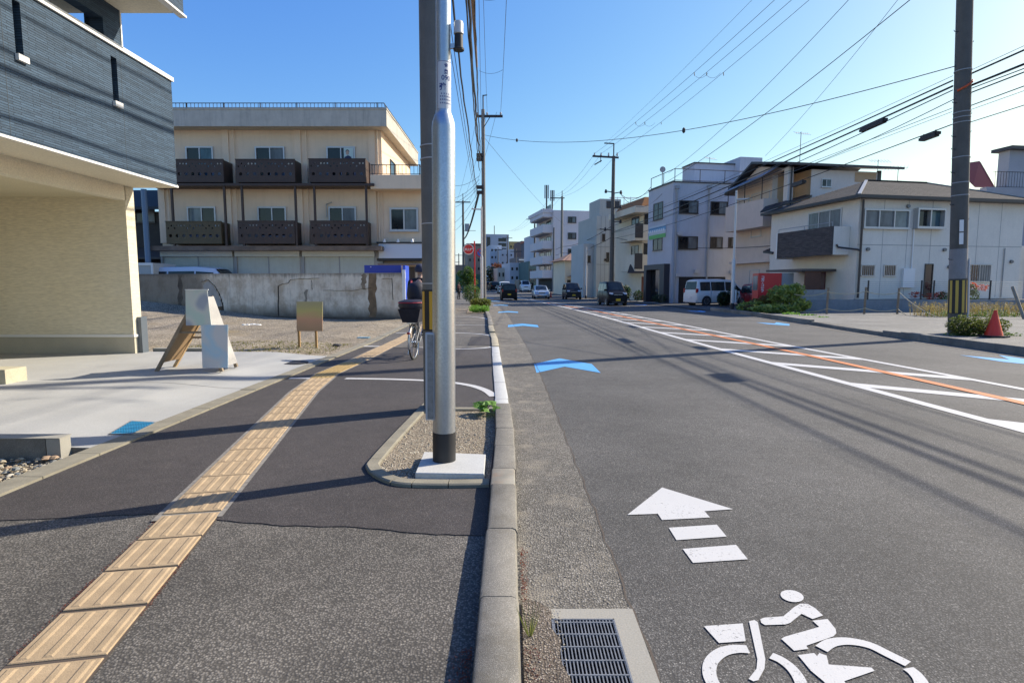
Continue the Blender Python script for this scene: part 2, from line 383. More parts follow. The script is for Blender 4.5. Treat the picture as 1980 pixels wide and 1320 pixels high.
while y < 13.2:      # dropped kerb, painted white
    kerb_block(y, y + .62, .055, .17, M['white'], r=.01); y += .62
M['kerb_yel'] = mat('kerb_faded_yellow', (.42, .37, .26), .9, .15, 5, 100)
while y < 19: kerb_block(y, y + .62, .07 if y < 17 else .12, .17, M['kerb_yel'], r=.012); y += .62
while y < 60: kerb_block(y, y + 1.2, .13, .17, M['conc'], r=.012); y += 1.2
struct('far_kerb', MB().ribbon(lambda y: KL(y) - .17, KL, [60 + i * 5 for i in range(40)], .13), M['conc'])

# right kerb: raised blocks with a dropped stretch
rk = struct('right_kerb', MB().ribbon(lambda y: KR(y) + .01, lambda y: KR(y) + .14, [-6, 33], -.02), M['joint'])
y = -4.0
while y < 33.2:
    d = min(1, max(0, (y - 15.7) / .9)) * min(1, max(0, (21.6 - y) / .9))
    kerb_block(y, y + .8, .19 - .075 * d, .16, M['conc'], xf=KR, side=-1, parent=rk, r=.015); y += .8
for y0, y1 in ((46, 190),):
    struct('right_far_kerb', MB().ribbon(KR, lambda y: KR(y) + .15, [y0 + i * 3 for i in range(int((y1 - y0) / 3))], .10), M['conc'])
# second line: outer strip of the gutter on the right
struct('right_gutter', MB().ribbon(lambda y: KR(y) - .38, lambda y: KR(y), [-5 + i * 2 for i in range(20)], .004), M['gutter'])

# ---- pavement border of blocks along driveway and lot
bd = struct('pavement_border', MB().ribbon(lambda y: -3.78, lambda y: -3.56, [-2, 6.6, 13.4], -.0, zf=lambda y: .028), M['mortar'])
y = -1.2
while y < 24:
    xo = 0 if y < 15 else -(y - 15) * .035
    link('border_block', MB().obox((-3.775 + xo, y + .004, -.05), (.21, 0, 0), (-.03 if y > 15 else 0, .592, 0), (0, 0, .105 + R.uniform(-.003, .003))), M['border'], (0, 0, 0), False, bd); y += .6

# ---- tactile paving
path = [(-1.40, 0.1), (-2.13, 3.9), (-2.86, 7.7), (-3.06, 9.3), (-3.0, 11), (-3.0, 16), (-3.3, 24)]
def along(path, s):
    for (ax, ay), (bx, by) in zip(path, path[1:]):
        l = math.hypot(bx - ax, by - ay)
        if s <= l: return Vector((ax + (bx - ax) * s / l, ay + (by - ay) * s / l)), Vector((bx - ax, by - ay)).normalized()
        s -= l
    return None, None
tb = struct('tactile_path', MB().strip([(-1.40, 0.1), (-2.04, 3.45)], .365, .0345), M['joint'])
struct('tactile_mortar', MB().strip([(-2.045, 3.45), (-2.86, 7.7), (-3.06, 9.3), (-3.0, 11), (-3.0, 13.3)], .415, .040), M['mortar'])
TW = .355
def tile_mesh(kind):
    mb = MB(); h = TW / 2 - .004
    mb.add([(-h, -h, -.03), (h, -h, -.03), (h, h, -.03), (-h, h, -.03), (-h, -h, -.001), (h, -h, -.001), (h, h, -.001), (-h, h, -.001), (-h + .004, -h + .004, .002), (h - .004, -h + .004, .002), (h - .004, h - .004, .002), (-h + .004, h - .004, .002)],
           [(0, 1, 5, 4), (1, 2, 6, 5), (2, 3, 7, 6), (3, 0, 4, 7), (4, 5, 9, 8), (5, 6, 10, 9), (6, 7, 11, 10), (7, 4, 8, 11), (8, 9, 10, 11)])
    if kind == 'bar':
        for k in range(4):
            c = (-1.5 + k) * .088; a = .021; b = .011; e = h - .014
            mb.add([(c - a, -e, .002), (c + a, -e, .002), (c + a, e, .002), (c - a, e, .002), (c - b, -e + .008, .0065), (c + b, -e + .008, .0065), (c + b, e - .008, .0065), (c - b, e - .008, .0065)],
                   [(4, 5, 6, 7), (0, 1, 5, 4), (1, 2, 6, 5), (2, 3, 7, 6), (3, 0, 4, 7)])
    else:
        for i in range(5):
            for j in range(5):
                cx, cy = (i - 2) * .066, (j - 2) * .066
                mb.add([(cx + .017 * math.cos(a * math.pi / 3), cy + .017 * math.sin(a * math.pi / 3), .002) for a in range(6)] + [(cx + .009 * math.cos(a * math.pi / 3), cy + .009 * math.sin(a * math.pi / 3), .009) for a in range(6)],
                       [(i2, (i2 + 1) % 6, 6 + (i2 + 1) % 6, 6 + i2) for i2 in range(6)] + [(6, 7, 8, 9, 10, 11)])
    return mb
proto = link('tactile_tile', tile_mesh('bar'), M['tact'], (0, 0, 0), False, tb)
proto_d = link('tactile_tile', tile_mesh('dot'), M['tact2'], (0, 0, 0), False, tb)
s = .0; first = {'bar': proto, 'dot': proto_d}; used = set(); i = 0
while True:
    p, d = along(path, s)
    if p is None: break
    kind = 'dot' if 25 <= i <= 29 else 'bar'
    o = first[kind] if kind not in used else first[kind].copy()
    if kind in used: sc.collection.objects.link(o)
    used.add(kind); o.parent = tb
    zt = .040 if p.y < 3.45 else (.0465 if p.y < 13.4 else .040)
    o.location = (p.x, p.y, zt + R.uniform(-.0015, .0015)); o.rotation_euler = (R.uniform(-.004, .004), R.uniform(-.004, .004), math.atan2(d.y, d.x) - math.pi / 2 + R.uniform(-.008, .008))
    s += TW + .006 + (R.uniform(.002, .01) if p.y < 3.4 else .0); i += 1
first['dot'].data.materials.clear(); first['dot'].data.materials.append(M['tact2'])

# ---- paint on the pavement
def gl(pts, z): return [G(u, v, z) for u, v in pts]
def smooth_line(pts, k=5):
    out = []
    for i in range(len(pts) - 1):
        p0, p1, p2, p3 = pts[max(i - 1, 0)], pts[i], pts[i + 1], pts[min(i + 2, len(pts) - 1)]
        for j in range(k):
            t = j / k
            out.append(tuple(.5 * (2 * p1[c] + (p2[c] - p0[c]) * t + (2 * p0[c] - 5 * p1[c] + 4 * p2[c] - p3[c]) * t * t + (3 * p1[c] - p0[c] - 3 * p2[c] + p3[c]) * t ** 3) for c in (0, 1)))
    return out + [pts[-1]]
pz = .0415
for pts, wd in (([(622, 731), (560, 731)], .12), ([(668, 731.5), (760, 733), (850, 737), (905, 744), (938, 754), (955, 766)], .12),
                ([(704, 669), (740, 669.5)], .12), ([(786, 670), (880, 674), (930, 673), (954, 670)], .12),
                ([(766, 643.5), (792, 643.5)], .12), ([(812, 643.5), (890, 644), (925, 645.5), (951, 649)], .12), ([(830, 628), (951, 628.5)], .10), ([(850, 612), (900, 612), (930, 614), (947, 618)], .12)):
    struct('pavement_line', MB().strip(smooth_line(gl(pts, .04)), wd, pz), M['wpaint'])
# ---- road markings
LOW = [(3, 5.42), (5.8, 5.29), (7.3, 5.25), (10.7, 4.99), (16.7, 4.72), (25, 4.45), (37, 3.68), (52, 2.36), (70, .4), (100, -3.2)]
UP = [(3, 7.7), (8.1, 7.42), (11, 7.18), (14.6, 6.8), (20, 6.54), (26, 6.12), (36, 5.24), (49, 3.5), (60, 1.9), (70, .55), (100, -3.0)]
ORG = [(3, 6.62), (7, 6.5), (10, 6.45), (13.9, 6.25), (20.4, 5.75), (34, 4.75), (45, 3.3), (52, 2.5)]
def pl(tab, y0, y1, st=1.0):
    n = int((y1 - y0) / st); return [(interp(tab, y0 + st * i), y0 + st * i) for i in range(n + 1)]
def smooth_tab(tab, pts, k=3):
    return [(sum(interp(tab, y + d) for d in range(-k, k + 1)) / (2 * k + 1), y) for x, y in pts]
struct('median_line', MB().strip(smooth_tab(LOW, pl(LOW, -2, 98)), .17, .005), M['wpaint'])
struct('median_line', MB().strip(smooth_tab(UP, pl(UP, -2, 60)), .15, .005), M['wpaint'])
t = MB(); y = -1.0
xl = lambda y: sum(interp(LOW, y + d) for d in (-2, 0, 2)) / 3
xu = lambda y: sum(interp(UP, y + d) for d in (-2, 0, 2)) / 3
while y < 48:
    wd = .40
    def pt(f, yy): 
        # bar runs from the near-side line at yy down to the far line at yy-1.8
        y_ = yy - f * 1.75; return (xl(y_) * (1 - f) + xu(y_) * f + 0, y_)
    sc_ = min(1, (xu(y) - xl(y)) / 2.2)
    a = [(pt(f, y + 0)[0], y - f * 1.9 * sc_) for f in (0.03, .35, .65, .97)]
    vs = []
    for x_, y_ in a: vs += [(x_, y_ - wd / 2, .0048 + gz(y_)), (x_, y_ + wd / 2, .0048 + gz(y_))]
    t.add(vs, [(0, 2, 3, 1), (2, 4, 5, 3), (4, 6, 7, 5)]); y += 2.38
struct('median_hatching', t, M['wpaint'])
struct('orange_line', MB().strip(smooth_tab(ORG, pl(ORG, -2, 48)), .17, .0095), M['opaint'])
def poly_mark(name, poly, z, m):
    return struct(name, MB().add([(x, y, z + gz(y)) for x, y in poly], [tuple(range(len(poly)))]), m)
def tri_mark(name, poly, z, m): 
    return poly_mark(name, poly, z, m)
def chevron(xc, yc, k=1, m='bpaint', w=.55):
    for sgn in (-1, 1):
        poly = [(xc, yc + .98 * k), (xc + sgn * w, yc + .15 * k), (xc + sgn * w, yc - .95 * k), (xc, yc - .2 * k)]
        if sgn * k < 0: poly.reverse()
        poly_mark('cycle_lane_chevron', poly, .005, M[m])
for k in range(6):
    yc = 10.6 + k * 10.6; chevron(KL(yc) + 1.13 if k else .97, yc)
for yc in (11.2, 22.0, 32.6, 43.2, 54): chevron(KR(yc) - (.85 if yc < 12 else 1.1), yc, -1, w=.42)
# white arrow
ar = gl([(1280, 943), (1417, 985), (1362, 989), (1373, 1001), (1280, 1006), (1272, 994), (1213, 996)], 0)
poly_mark('white_arrow', ar[::-1], .005, M['wpaint'])
poly_mark('white_arrow_dash', gl([(1293, 1021), (1386, 1015), (1405, 1038), (1308, 1045)], 0)[::-1], .005, M['wpaint'])
poly_mark('white_arrow_dash', gl([(1320, 1062), (1423, 1054), (1446, 1082), (1340, 1089)], 0)[::-1], .005, M['wpaint'])
# bicycle and rider symbol
def sym(pts):   # crop coordinates -> photo pixels
    return [(1180 + x * .404, 900 + y * .404) for x, y in pts]
def symp(pts): poly_mark('bicycle_symbol', gl(sym(pts), 0)[::-1], .005, M['wpaint'])
symp([(870 + 56 * math.cos(a) , 627 + 28 * math.sin(a) + 8 * math.cos(a)) for a in [i * math.pi / 10 for i in range(20)]])
symp([(718, 738), (735, 731), (828, 724), (880, 680), (910, 663), (945, 665), (980, 685), (1018, 720), (968, 737), (915, 712), (862, 755), (840, 763), (740, 766), (722, 755)])
symp([(968, 745), (1040, 737), (1078, 785), (1082, 805), (1068, 820), (938, 865), (948, 880), (880, 889), (818, 832), (835, 822), (1000, 775)])
symp([(447, 771), (634, 758), (648, 843), (520, 852)])
symp([(664, 748), (690, 742), (706, 752), (742, 930), (738, 975), (708, 1030), (685, 1036), (662, 1024), (700, 975), (704, 930)])
def arc_mark(cl, wd):
    struct('bicycle_symbol', MB().strip(smooth_line(gl(sym(cl), 0)), wd, .005), M['wpaint'])
arc_mark([(660, 882), (600, 880), (540, 893), (495, 925), (475, 965), (480, 1020), (520, 1080), (600, 1130), (700, 1150)], .052)
arc_mark([(1010, 880), (1060, 850), (1140, 843), (1240, 862), (1330, 905), (1425, 952)], .05)
arc_mark([(1425, 972), (1460, 1000), (1490, 1045), (1490, 1100), (1440, 1150)], .05)
arc_mark([(770, 912), (820, 935), (870, 975), (905, 1025), (930, 1090)], .046)
symp([(898, 910), (975, 900), (990, 915), (1000, 900), (1035, 912), (1045, 955), (1250, 970), (1265, 985), (1120, 1035), (1180, 1150), (1130, 1160), (1020, 1035), (960, 985)])
M['patch_dark'] = stonemat('patched_asphalt', 150, [(0, (.06, .058, .056)), (.7, (.10, .097, .092)), (1, (.2, .19, .17))], (.045, .043, .04), .1, .4, .002, .8)

# ---- stone bed bottom left
struct('stone_bed', MB().box(-14, -1, -.12, -3.775, 4.9, -.045), M['soil'])
sb = bpy.data.objects['stone_bed']
def pebble(mb, c, r, mi=0, flat=.6):
    vs = []; a0 = R.uniform(0, 6.28); rx, ry, rz = r * R.uniform(.7, 1.3), r * R.uniform(.7, 1.1), r * flat * R.uniform(.7, 1.2)
    for k in range(6):
        t = k * math.pi / 3; x, y = rx * math.cos(t) * R.uniform(.85, 1.1), ry * math.sin(t) * R.uniform(.85, 1.1)
        vs.append((c[0] + x * math.cos(a0) - y * math.sin(a0), c[1] + x * math.sin(a0) + y * math.cos(a0), c[2] + R.uniform(-.15, .15) * rz))
    vs.append((c[0] + R.uniform(-.3, .3) * rx, c[1], c[2] + rz)); vs.append((c[0], c[1], c[2] - rz))
    for k in range(6):
        t = k * math.pi / 3 + .5; x, y = rx * .62 * math.cos(t), ry * .62 * math.sin(t)
        vs.append((c[0] + x * math.cos(a0) - y * math.sin(a0), c[1] + x * math.sin(a0) + y * math.cos(a0), c[2] + rz * .8))
    fs = [(i, (i + 1) % 6, 8 + (i + 1) % 6, 8 + i) for i in range(6)] + [(8 + i, 8 + (i + 1) % 6, 6) for i in range(6)] + [((i + 1) % 6, i, 7) for i in range(6)]
    mb.add(vs, fs, mi); return mb
def islandmat(name, stops, rough=.8):
    m, n, b = base_mat(name); g = n.nodes.new('ShaderNodeNewGeometry'); cr = n.nodes.new('ShaderNodeValToRGB'); el = cr.color_ramp.elements
    for i, (t, c) in enumerate(stops):
        e = el[i] if i < 2 else el.new(t); e.position = t; e.color = c4(c)
    n.links.new(g.outputs['Random Per Island'], cr.inputs[0])
    c = mixc(n, ramp(n, noise(n, pos(n), 90, 3), .3, .7), mixc(n, .75, (0, 0, 0), cr.outputs[0]), cr.outputs[0])
    n.links.new(c, b.inputs['Base Color']); b.inputs['Roughness'].default_value = rough; bump(n, b, noise(n, pos(n), 120, 3), .3, .003); return m
M['pebbles'] = islandmat('river_pebbles', [(0, (.19, .17, .14)), (.4, (.40, .34, .24)), (.75, (.52, .45, .32)), (1, (.62, .57, .46))])
stone_cols = [mat('stone_' + n_, c, .8, .15, 20, 90) for n_, c in (('grey', (.22, .22, .2)), ('tan', (.42, .35, .24)), ('cream', (.55, .50, .40)), ('rust', (.36, .25, .16)), ('slate', (.15, .17, .18)))]
t = MB()
for k in range(2600):
    x = -3.8 - R.random() ** 1.3 * 1.7; y = R.uniform(3.1, 4.86); pebble(t, (x, y, -.035 + R.uniform(0, .02)), R.uniform(.008, .02))
o = link('gravel_fill', t, M['pebbles'], (0, 0, 0), True, sb); o['kind'] = 'stuff'
sm = []
for k in range(10):
    mm = pebble(MB(), (0, 0, 0), 1.0, flat=.55); me = link('stone', mm, stone_cols[k % 5], (0, 0, 0), True, sb); sm.append(me)
for k in range(190):
    src = sm[k % 10]; o = src if k < 10 else src.copy()
    if k >= 10: sc.collection.objects.link(o)
    o.parent = sb; r = R.uniform(.016, .034); o.scale = (r, r, r)
    x = -3.83 - R.random() ** 1.2 * 1.35; o.location = (x, R.uniform(3.3, 4.84), -.012 + R.uniform(0, .012)); o.rotation_euler = (R.uniform(-.3, .3), R.uniform(-.3, .3), R.uniform(0, 6))
for (u, v, r, ci) in ((58, 869, .055, 2), (105, 883, .045, 3), (176, 868, .03, 2), (90, 884, .04, 3), (30, 905, .04, 0)):
    x, y = G(u, v, .02); o = link('stone', pebble(MB(), (x, y, .012), r, flat=.5), stone_cols[ci], (0, 0, 0), True, sb); o['label'] = 'larger pale river stone' if ci == 2 else 'larger reddish broken stone' if ci == 3 else 'larger grey stone'
# edging blocks at the driveway front
eb = Thing('block_edging', 'row of grey concrete edging blocks between driveway and stone bed', 'edging', (-4.5, 4.95, -.05))
x = -3.95
for k in range(6):
    wdt = .13 if k == 0 else .81
    eb.part('block', MB().box(x - wdt + .008, 4.86, -.08, x, 4.98, .165 + .0 * k), M['conc2'] if k == 0 else M['conc']); x -= wdt
eb.part('pale_cap', MB().box(-9, 4.855, .166, -3.952, 5.0, .172), M['conc2'])
lb = single('low_cream_block', MB().box(-9.5, 7.75, .1, -6.98, 8.1, .34), mat('cream_render', (.52, .47, .33), .85, .08, 5, 80), 'low cream rendered block at the left edge of the driveway', 'kerb block')
# blue cover
M['bluecov'] = brickmat('blue_cover', (.03, .30, .50), (.015, .12, .22), 0, .03, .03)
cv = Thing('meter_cover', 'blue square meter cover set in the driveway beside the block edging', 'cover', (-4.05, 5.45, .1))
q = [G(u, v, .10) for u, v in ((211, 831), (256, 830), (300, 809), (253, 808))]
cxm, cym = sum(p[0] for p in q) / 4, sum(p[1] for p in q) / 4
def zq(p, e=0): return (p[0], p[1], dz(p[0]) + e)
cv.part('lid', MB().add([zq(p, .004) for p in q] + [zq(p, .011) for p in q], [(4, 5, 6, 7), (0, 1, 5, 4), (1, 2, 6, 5), (2, 3, 7, 6), (3, 0, 4, 7)]), plain('cover_blue', (.02, .24, .42), .5))
t = MB()
for k in range(1, 9):
    for rr in range(2):
        f = k / 9.0; a = [q[0][i] * (1 - f) + q[1][i] * f for i in (0, 1)]; b = [q[3][i] * (1 - f) + q[2][i] * f for i in (0, 1)]
        if rr: 
            a = [q[0][i] * (1 - f) + q[3][i] * f for i in (0, 1)]; b = [q[1][i] * (1 - f) + q[2][i] * f for i in (0, 1)]
        t.bar(zq(a, .012), zq(b, .012), .006, .004)
cv.part('tread', t, plain('cover_blue_dark', (.01, .13, .26), .4), stuff=True)
t = MB()
for i in range(4): t.bar(zq(q[i], .006), zq(q[(i + 1) % 4], .006), .014, .012)
cv.part('rim', t, plain('rim_grey', (.18, .18, .17), .6))

# ---- planter with pole
pk = [G(u, v, .068) for u, v in ((826, 779), (775, 832), (727, 886), (722, 899), (735, 912), (765, 925), (800, 929), (868, 930), (946, 929))]
planter = struct('planter_soil', MB().add([(x, y, .042) for x, y in pk + [(-.165, 6.58), (-.9, 6.58)]], [tuple(range(len(pk) + 2))]), M['soil'])
def inside(x, y, poly):
    c_ = False
    for i in range(len(poly)):
        (x0, y0), (x1, y1) = poly[i - 1], poly[i]
        if (y0 > y) != (y1 > y) and x < (x1 - x0) * (y - y0) / (y1 - y0) + x0: c_ = not c_
    return c_
t = MB(); pkp = pk + [(-.165, 6.58), (-.9, 6.58)]
for k in range(1900):
    x = R.uniform(-1.25, -.18); y = R.uniform(3.85, 6.5)
    if inside(x, y, pkp): pebble(t, (x, y, .043), R.uniform(.004, .011) if R.random() < .97 else R.uniform(.012, .018))
o = link('grit', t, M['pebbles'], (0, 0, 0), True, planter); o['kind'] = 'stuff'
pb = Thing('planter_kerb', 'narrow concrete kerb curving round the pole planter', 'kerb', (pk[0][0], pk[0][1], .03))
fine = smooth_line(pk, 4); cuts = [0, 4, 8, 20, 24, 28, 32]
def kerb_piece(line, hw=.055, z1=.068):
    mb = MB(); vs = []; L = [Vector(p) for p in line]
    for i, p in enumerate(L):
        d = (L[min(i + 1, len(L) - 1)] - L[max(i - 1, 0)]).normalized(); n = Vector((-d.y, d.x))
        if i == 0: p = p + d * .003
        if i == len(L) - 1: p = p - d * .003
        for off, z in ((hw, .0), (hw, z1 - .01), (hw - .012, z1), (-hw + .012, z1), (-hw, z1 - .01), (-hw, .0)): vs.append((p.x + n.x * off, p.y + n.y * off, z))
    fs = []
    for i in range(len(L) - 1):
        for k in range(5): fs.append((i * 6 + k, i * 6 + k + 1, i * 6 + 7 + k, i * 6 + 6 + k))
    fs += [tuple(range(6)), tuple(range((len(L) - 1) * 6, len(L) * 6))]
    return mb.add(vs, fs)
for a, b in zip(cuts, cuts[1:]): pb.part('kerb_block', kerb_piece(fine[a:b + 1]), M['border'], True)
pb.part('kerb_block', kerb_piece([(-.9, 6.56), (-.18, 6.56)]), M['border'], True)
# footing
fq = [G(u, v, .10) for u, v in ((803, 914), (936, 916), (939, 878), (820, 873))]
single('pole_footing', MB().add([(x, y, .0) for x, y in fq] + [(x, y, .095) for x, y in fq] + [(x * .985 + sum(p[0] for p in fq) / 4 * .015, y * .985 + sum(p[1] for p in fq) / 4 * .015, .101) for x, y in fq],
    [(0, 1, 5, 4), (1, 2, 6, 5), (2, 3, 7, 6), (3, 0, 4, 7), (4, 5, 9, 8), (5, 6, 10, 9), (6, 7, 11, 10), (7, 4, 8, 11), (8, 9, 10, 11)]), M['white'], 'white square concrete footing under the galvanised steel pole', 'footing')

# ---- drain grate
ge = [G(u, v, 0) for u, v in ((1085, 1207), (1197, 1195), (1262, 1360), (1105, 1372))]
gy0, gy1 = 1.45, 2.40; gx0, gx1 = .175, .455
fr = Thing('drain_grate', 'steel drain grate in a pale concrete frame beside the kerb', 'drain', (.3, 2.0, 0))
t = MB(); t.box(gx0 - .075, gy0, -.05, gx0, gy1 + .09, .016); t.box(gx1, gy0, -.05, gx1 + .10, gy1 + .09, .016); t.box(gx0, gy1, -.05, gx1, gy1 + .09, .016)
fr.part('concrete_frame', t, M['conc2'])
fr.part('pit', MB().box(gx0, gy0, -.02, gx1, gy1, .0045), plain('pit_dark', (.012, .012, .012), .9))
M['galv_dull'] = mat('galvanised_dull', (.27, .275, .28), .5, .2, 20, 100, metal=.55, bmp=.2)
x = gx0 + .008
while x < gx1 - .004:
    fr.part('bar', MB().box(x, gy0, .005, x + .005, gy1, .022), M['galv_dull']); x += .0145
y = gy1 - .03
while y > gy0: fr.part('cross_bar', MB().box(gx0, y, .012, gx1, y + .007, .0235), M['galv_dull']); y -= .085
t = MB()
for a in ((gx0, gy0, gx0 + .007, gy1), (gx1 - .007, gy0, gx1, gy1), (gx0, gy1 - .007, gx1, gy1)): t.box(a[0], a[1], .004, a[2], a[3], .024)
fr.part('rim', t, M['galv_dull'])

# silt washed over the left edge of the grate
sp = [(.046, 1.4), (.24, 1.4), (.215, 1.55), (.235, 1.72), (.20, 1.86), (.222, 2.0), (.19, 2.12), (.205, 2.24), (.17, 2.33), (.18, 2.46), (.12, 2.54), (.046, 2.56)]
struct('gutter_silt', MB().add([(x, y, .0262 if x > .1 and y < 2.4 else .0245 if x > .1 else .021) for x, y in sp], [(0, 1, 2, 11), (2, 3, 4, 11), (4, 5, 6, 11), (6, 7, 8, 11), (8, 9, 10, 11)]), stonemat('silt', 110, [(0, (.10, .08, .06)), (.5, (.22, .18, .14)), (1, (.36, .31, .25))], (.09, .07, .05), .3, .9, .006, .95))
t = MB()
for k in range(500): pebble(t, (R.uniform(.05, .22), R.uniform(1.42, 2.5), .024), R.uniform(.002, .005))
struct('silt_grit', t, M['pebbles'])['kind'] = 'stuff'
# ================================================================ LEFT SIDE
def text_part(thing, name, s, o, ex, ez, size, m, spacing=1.0, bold=0.0, wrapf=None, align='CENTER'):
    cu = bpy.data.curves.new(name, 'FONT'); cu.body = s; cu.size = size; cu.align_x = align; cu.offset = bold; cu.space_line = spacing
    cu.resolution_u = 3
    tmp = bpy.data.objects.new('tmp_text', cu); sc.collection.objects.link(tmp)
    dg = bpy.context.evaluated_depsgraph_get(); me = bpy.data.meshes.new_from_object(tmp.evaluated_get(dg))
    bpy.data.objects.remove(tmp); o, ex, ez = Vector(o), Vector(ex).normalized(), Vector(ez).normalized()
    L = thing.loc if isinstance(thing, Thing) else Vector((0, 0, 0))
    for v in me.vertices:
        p = o + ex * v.co.x + ez * v.co.y
        if wrapf: p = wrapf(v.co.x, v.co.y)
        v.co = p - L
    me.materials.clear(); me.materials.append(m)
    ob = bpy.data.objects.new(name, me); sc.collection.objects.link(ob)
    ob.parent = thing.o if isinstance(thing, Thing) else thing; return ob
M['galv'] = None
def galvmat():
    m, n, b = base_mat('galvanised_steel'); p = pos(n)
    v = n.nodes.new('ShaderNodeTexVoronoi'); v.inputs['Scale'].default_value = 90; n.links.new(p, v.inputs[0])
    sep = n.nodes.new('ShaderNodeSeparateColor'); n.links.new(v.outputs['Color'], sep.inputs[0])
    c = mixc(n, sep.outputs[0], (.50, .52, .53), (.62, .64, .65)); c = mixc(n, ramp(n, noise(n, pos(n, (6, 6, 1)), 2, 4), .35, .75), c, (.42, .45, .47))
    n.links.new(c, b.inputs['Base Color']); b.inputs['Metallic'].default_value = .85
    r = n.nodes.new('ShaderNodeMapRange'); r.inputs[3].default_value = .30; r.inputs[4].default_value = .44; n.links.new(noise(n, p, 30, 4), r.inputs[0]); n.links.new(r.outputs[0], b.inputs['Roughness'])
    return m
M['galv'] = galvmat()
M['polec'] = mat('pole_concrete', (.20, .195, .175), .85, .12, 4, 120, streak=.25, bmp=.25)
M['polec_d'] = mat('pole_concrete_dark', (.125, .118, .105), .88, .12, 4, 90, streak=.3, bmp=.25)
M['black'] = plain('black_matt', (.022, .022, .023), .6)
M['blackr'] = plain('black_rubber', (.03, .03, .03), .75)
M['dsteel'] = plain('dark_steel', (.025, .026, .03), .6)
M['yel'] = plain('marker_yellow', (.72, .40, .03), .5)
M['yel2'] = plain('marker_yellow_faded', (.55, .38, .07), .6)
M['grey'] = plain('grey_plastic', (.32, .33, .34), .5)
M['lgrey'] = plain('light_grey_metal', (.52, .53, .55), .45, .2)
M['wire'] = plain('cable_black', (.018, .019, .022), .6)
M['wbright'] = plain('white_plastic', (.75, .75, .74), .4)
# ---- galvanised pole in the planter
bx, by = G(859, 889, .10); by += .0; R1 = .089; R2 = .056
gp = Thing('steel_pole', 'galvanised steel pole with a wide lower sleeve standing in the kerbside planter', 'pole', (bx, by, .1))
gp.part('base_band', MB().lathe((bx, by, 0), [(R1 + .003, .1), (R1 + .003, .335)], 40), M['black'], True)
zt = P(850, 240, by).z
gp.part('lower_sleeve', MB().lathe((bx, by, 0), [(R1, .335), (R1, zt - .03), (R1 - .004, zt + .01), (R1 - .016, zt + .045), (R2 + .012, zt + .06), (R2 + .004, zt + .075), (R2 + .002, zt + .10)], 48), M['galv'], True)
gp.part('upper_tube', MB().lathe((bx, by, 0), [(R2, zt + .1), (R2, zt + 3.2), (R2, 7.5)], 40), M['galv'], True)
t = MB(); t.box(bx - R1 - .05, by - .055, .44, bx - R1 + .02, by + .02, P(833, 643, by).z)
gp.part('cable_box', t, M['lgrey'])
gp.part('box_lid', MB().box(bx - R1 - .034, by - .062, .45, bx - R1 + .012, by - .055, P(833, 646, by).z), M['galv_dull'])
# beacon
zb = P(887, 90, by).z; xb = P(887, 90, by).x
bc = Thing('beacon', 'small black beacon with frosted white cap on a bracket of the steel pole', 'beacon', (bx, by, zb))
bc.part('bracket', MB().bar((bx + R2 - .005, by, zb), (xb - .02, by, zb), .022, .034), M['galv'])
bc.part('housing', MB().lathe((xb, by, 0), [(.040, zb - .03), (.042, zb - .018), (.033, zb - .012), (.032, zb + .06), (.030, zb + .10)], 24), M['black'], True)
bc.part('cap', MB().lathe((xb, by, 0), [(.034, zb + .085), (.037, zb + .088), (.037, zb + .10), (.035, zb + .105), (.037, zb + .16), (.031, zb + .176), (.018, zb + .18)], 24), plain('frosted_cap', (.62, .60, .56), .35), True)
gp.o.rotation_euler = (0, rad(.55), 0)
# sticker (curved onto the tube)
z0, z1 = P(850, 216, by).z, P(850, 122, by).z
def wrap(x, z, rr=R2 + .0022, a0=-62):     # x metres along the surface from the centre angle
    a = rad(a0) + x / rr; return Vector((bx + rr * math.cos(a), by + rr * math.sin(a), z))
st = MB(); hw = .075; n = 16
for k in range(n + 1):
    x = -hw + 2 * hw * k / n; st.v += [tuple(wrap(x, z0, R2 + .0012)), tuple(wrap(x, z1, R2 + .0012))]
for k in range(n): st.f.append((2 * k, 2 * k + 2, 2 * k + 3, 2 * k + 1)); st.mi.append(0)
gp.part('label_sheet', st, plain('label_white', (.66, .68, .70), .35))
M['ink'] = plain('label_blue_ink', (.02, .045, .20), .5)
bt = MB()
for (xa, za, xb2, zb2) in ((-hw + .004, z0 + .004, -hw + .007, z1 - .004), (hw - .007, z0 + .004, hw - .004, z1 - .004), (-hw + .004, z1 - .007, hw - .004, z1 - .004), (-hw + .004, z0 + .004, hw - .004, z0 + .007)):
    kk = 14; vs = []
    for k in range(kk + 1):
        x = xa + (xb2 - xa) * k / kk; vs += [wrap(x, za), wrap(x, zb2)]
    bt.add(vs, [(2 * k, 2 * k + 2, 2 * k + 3, 2 * k + 1) for k in range(kk)])
gp.part('label_border', bt, M['ink'])
hz = z1 - z0
for s_, fz, sz, bo in (('豊', .73, .036, .0006), ('090', .60, .050, .0006), ('強一', .41, .054, .0018)):
    text_part(gp, 'lettering', s_, (0, 0, 0), (1, 0, 0), (0, 0, 1), sz, M['ink'], bold=bo, wrapf=lambda x, y, fz=fz: wrap(x, z0 + fz * hz + y), align='CENTER')
fp = MB()
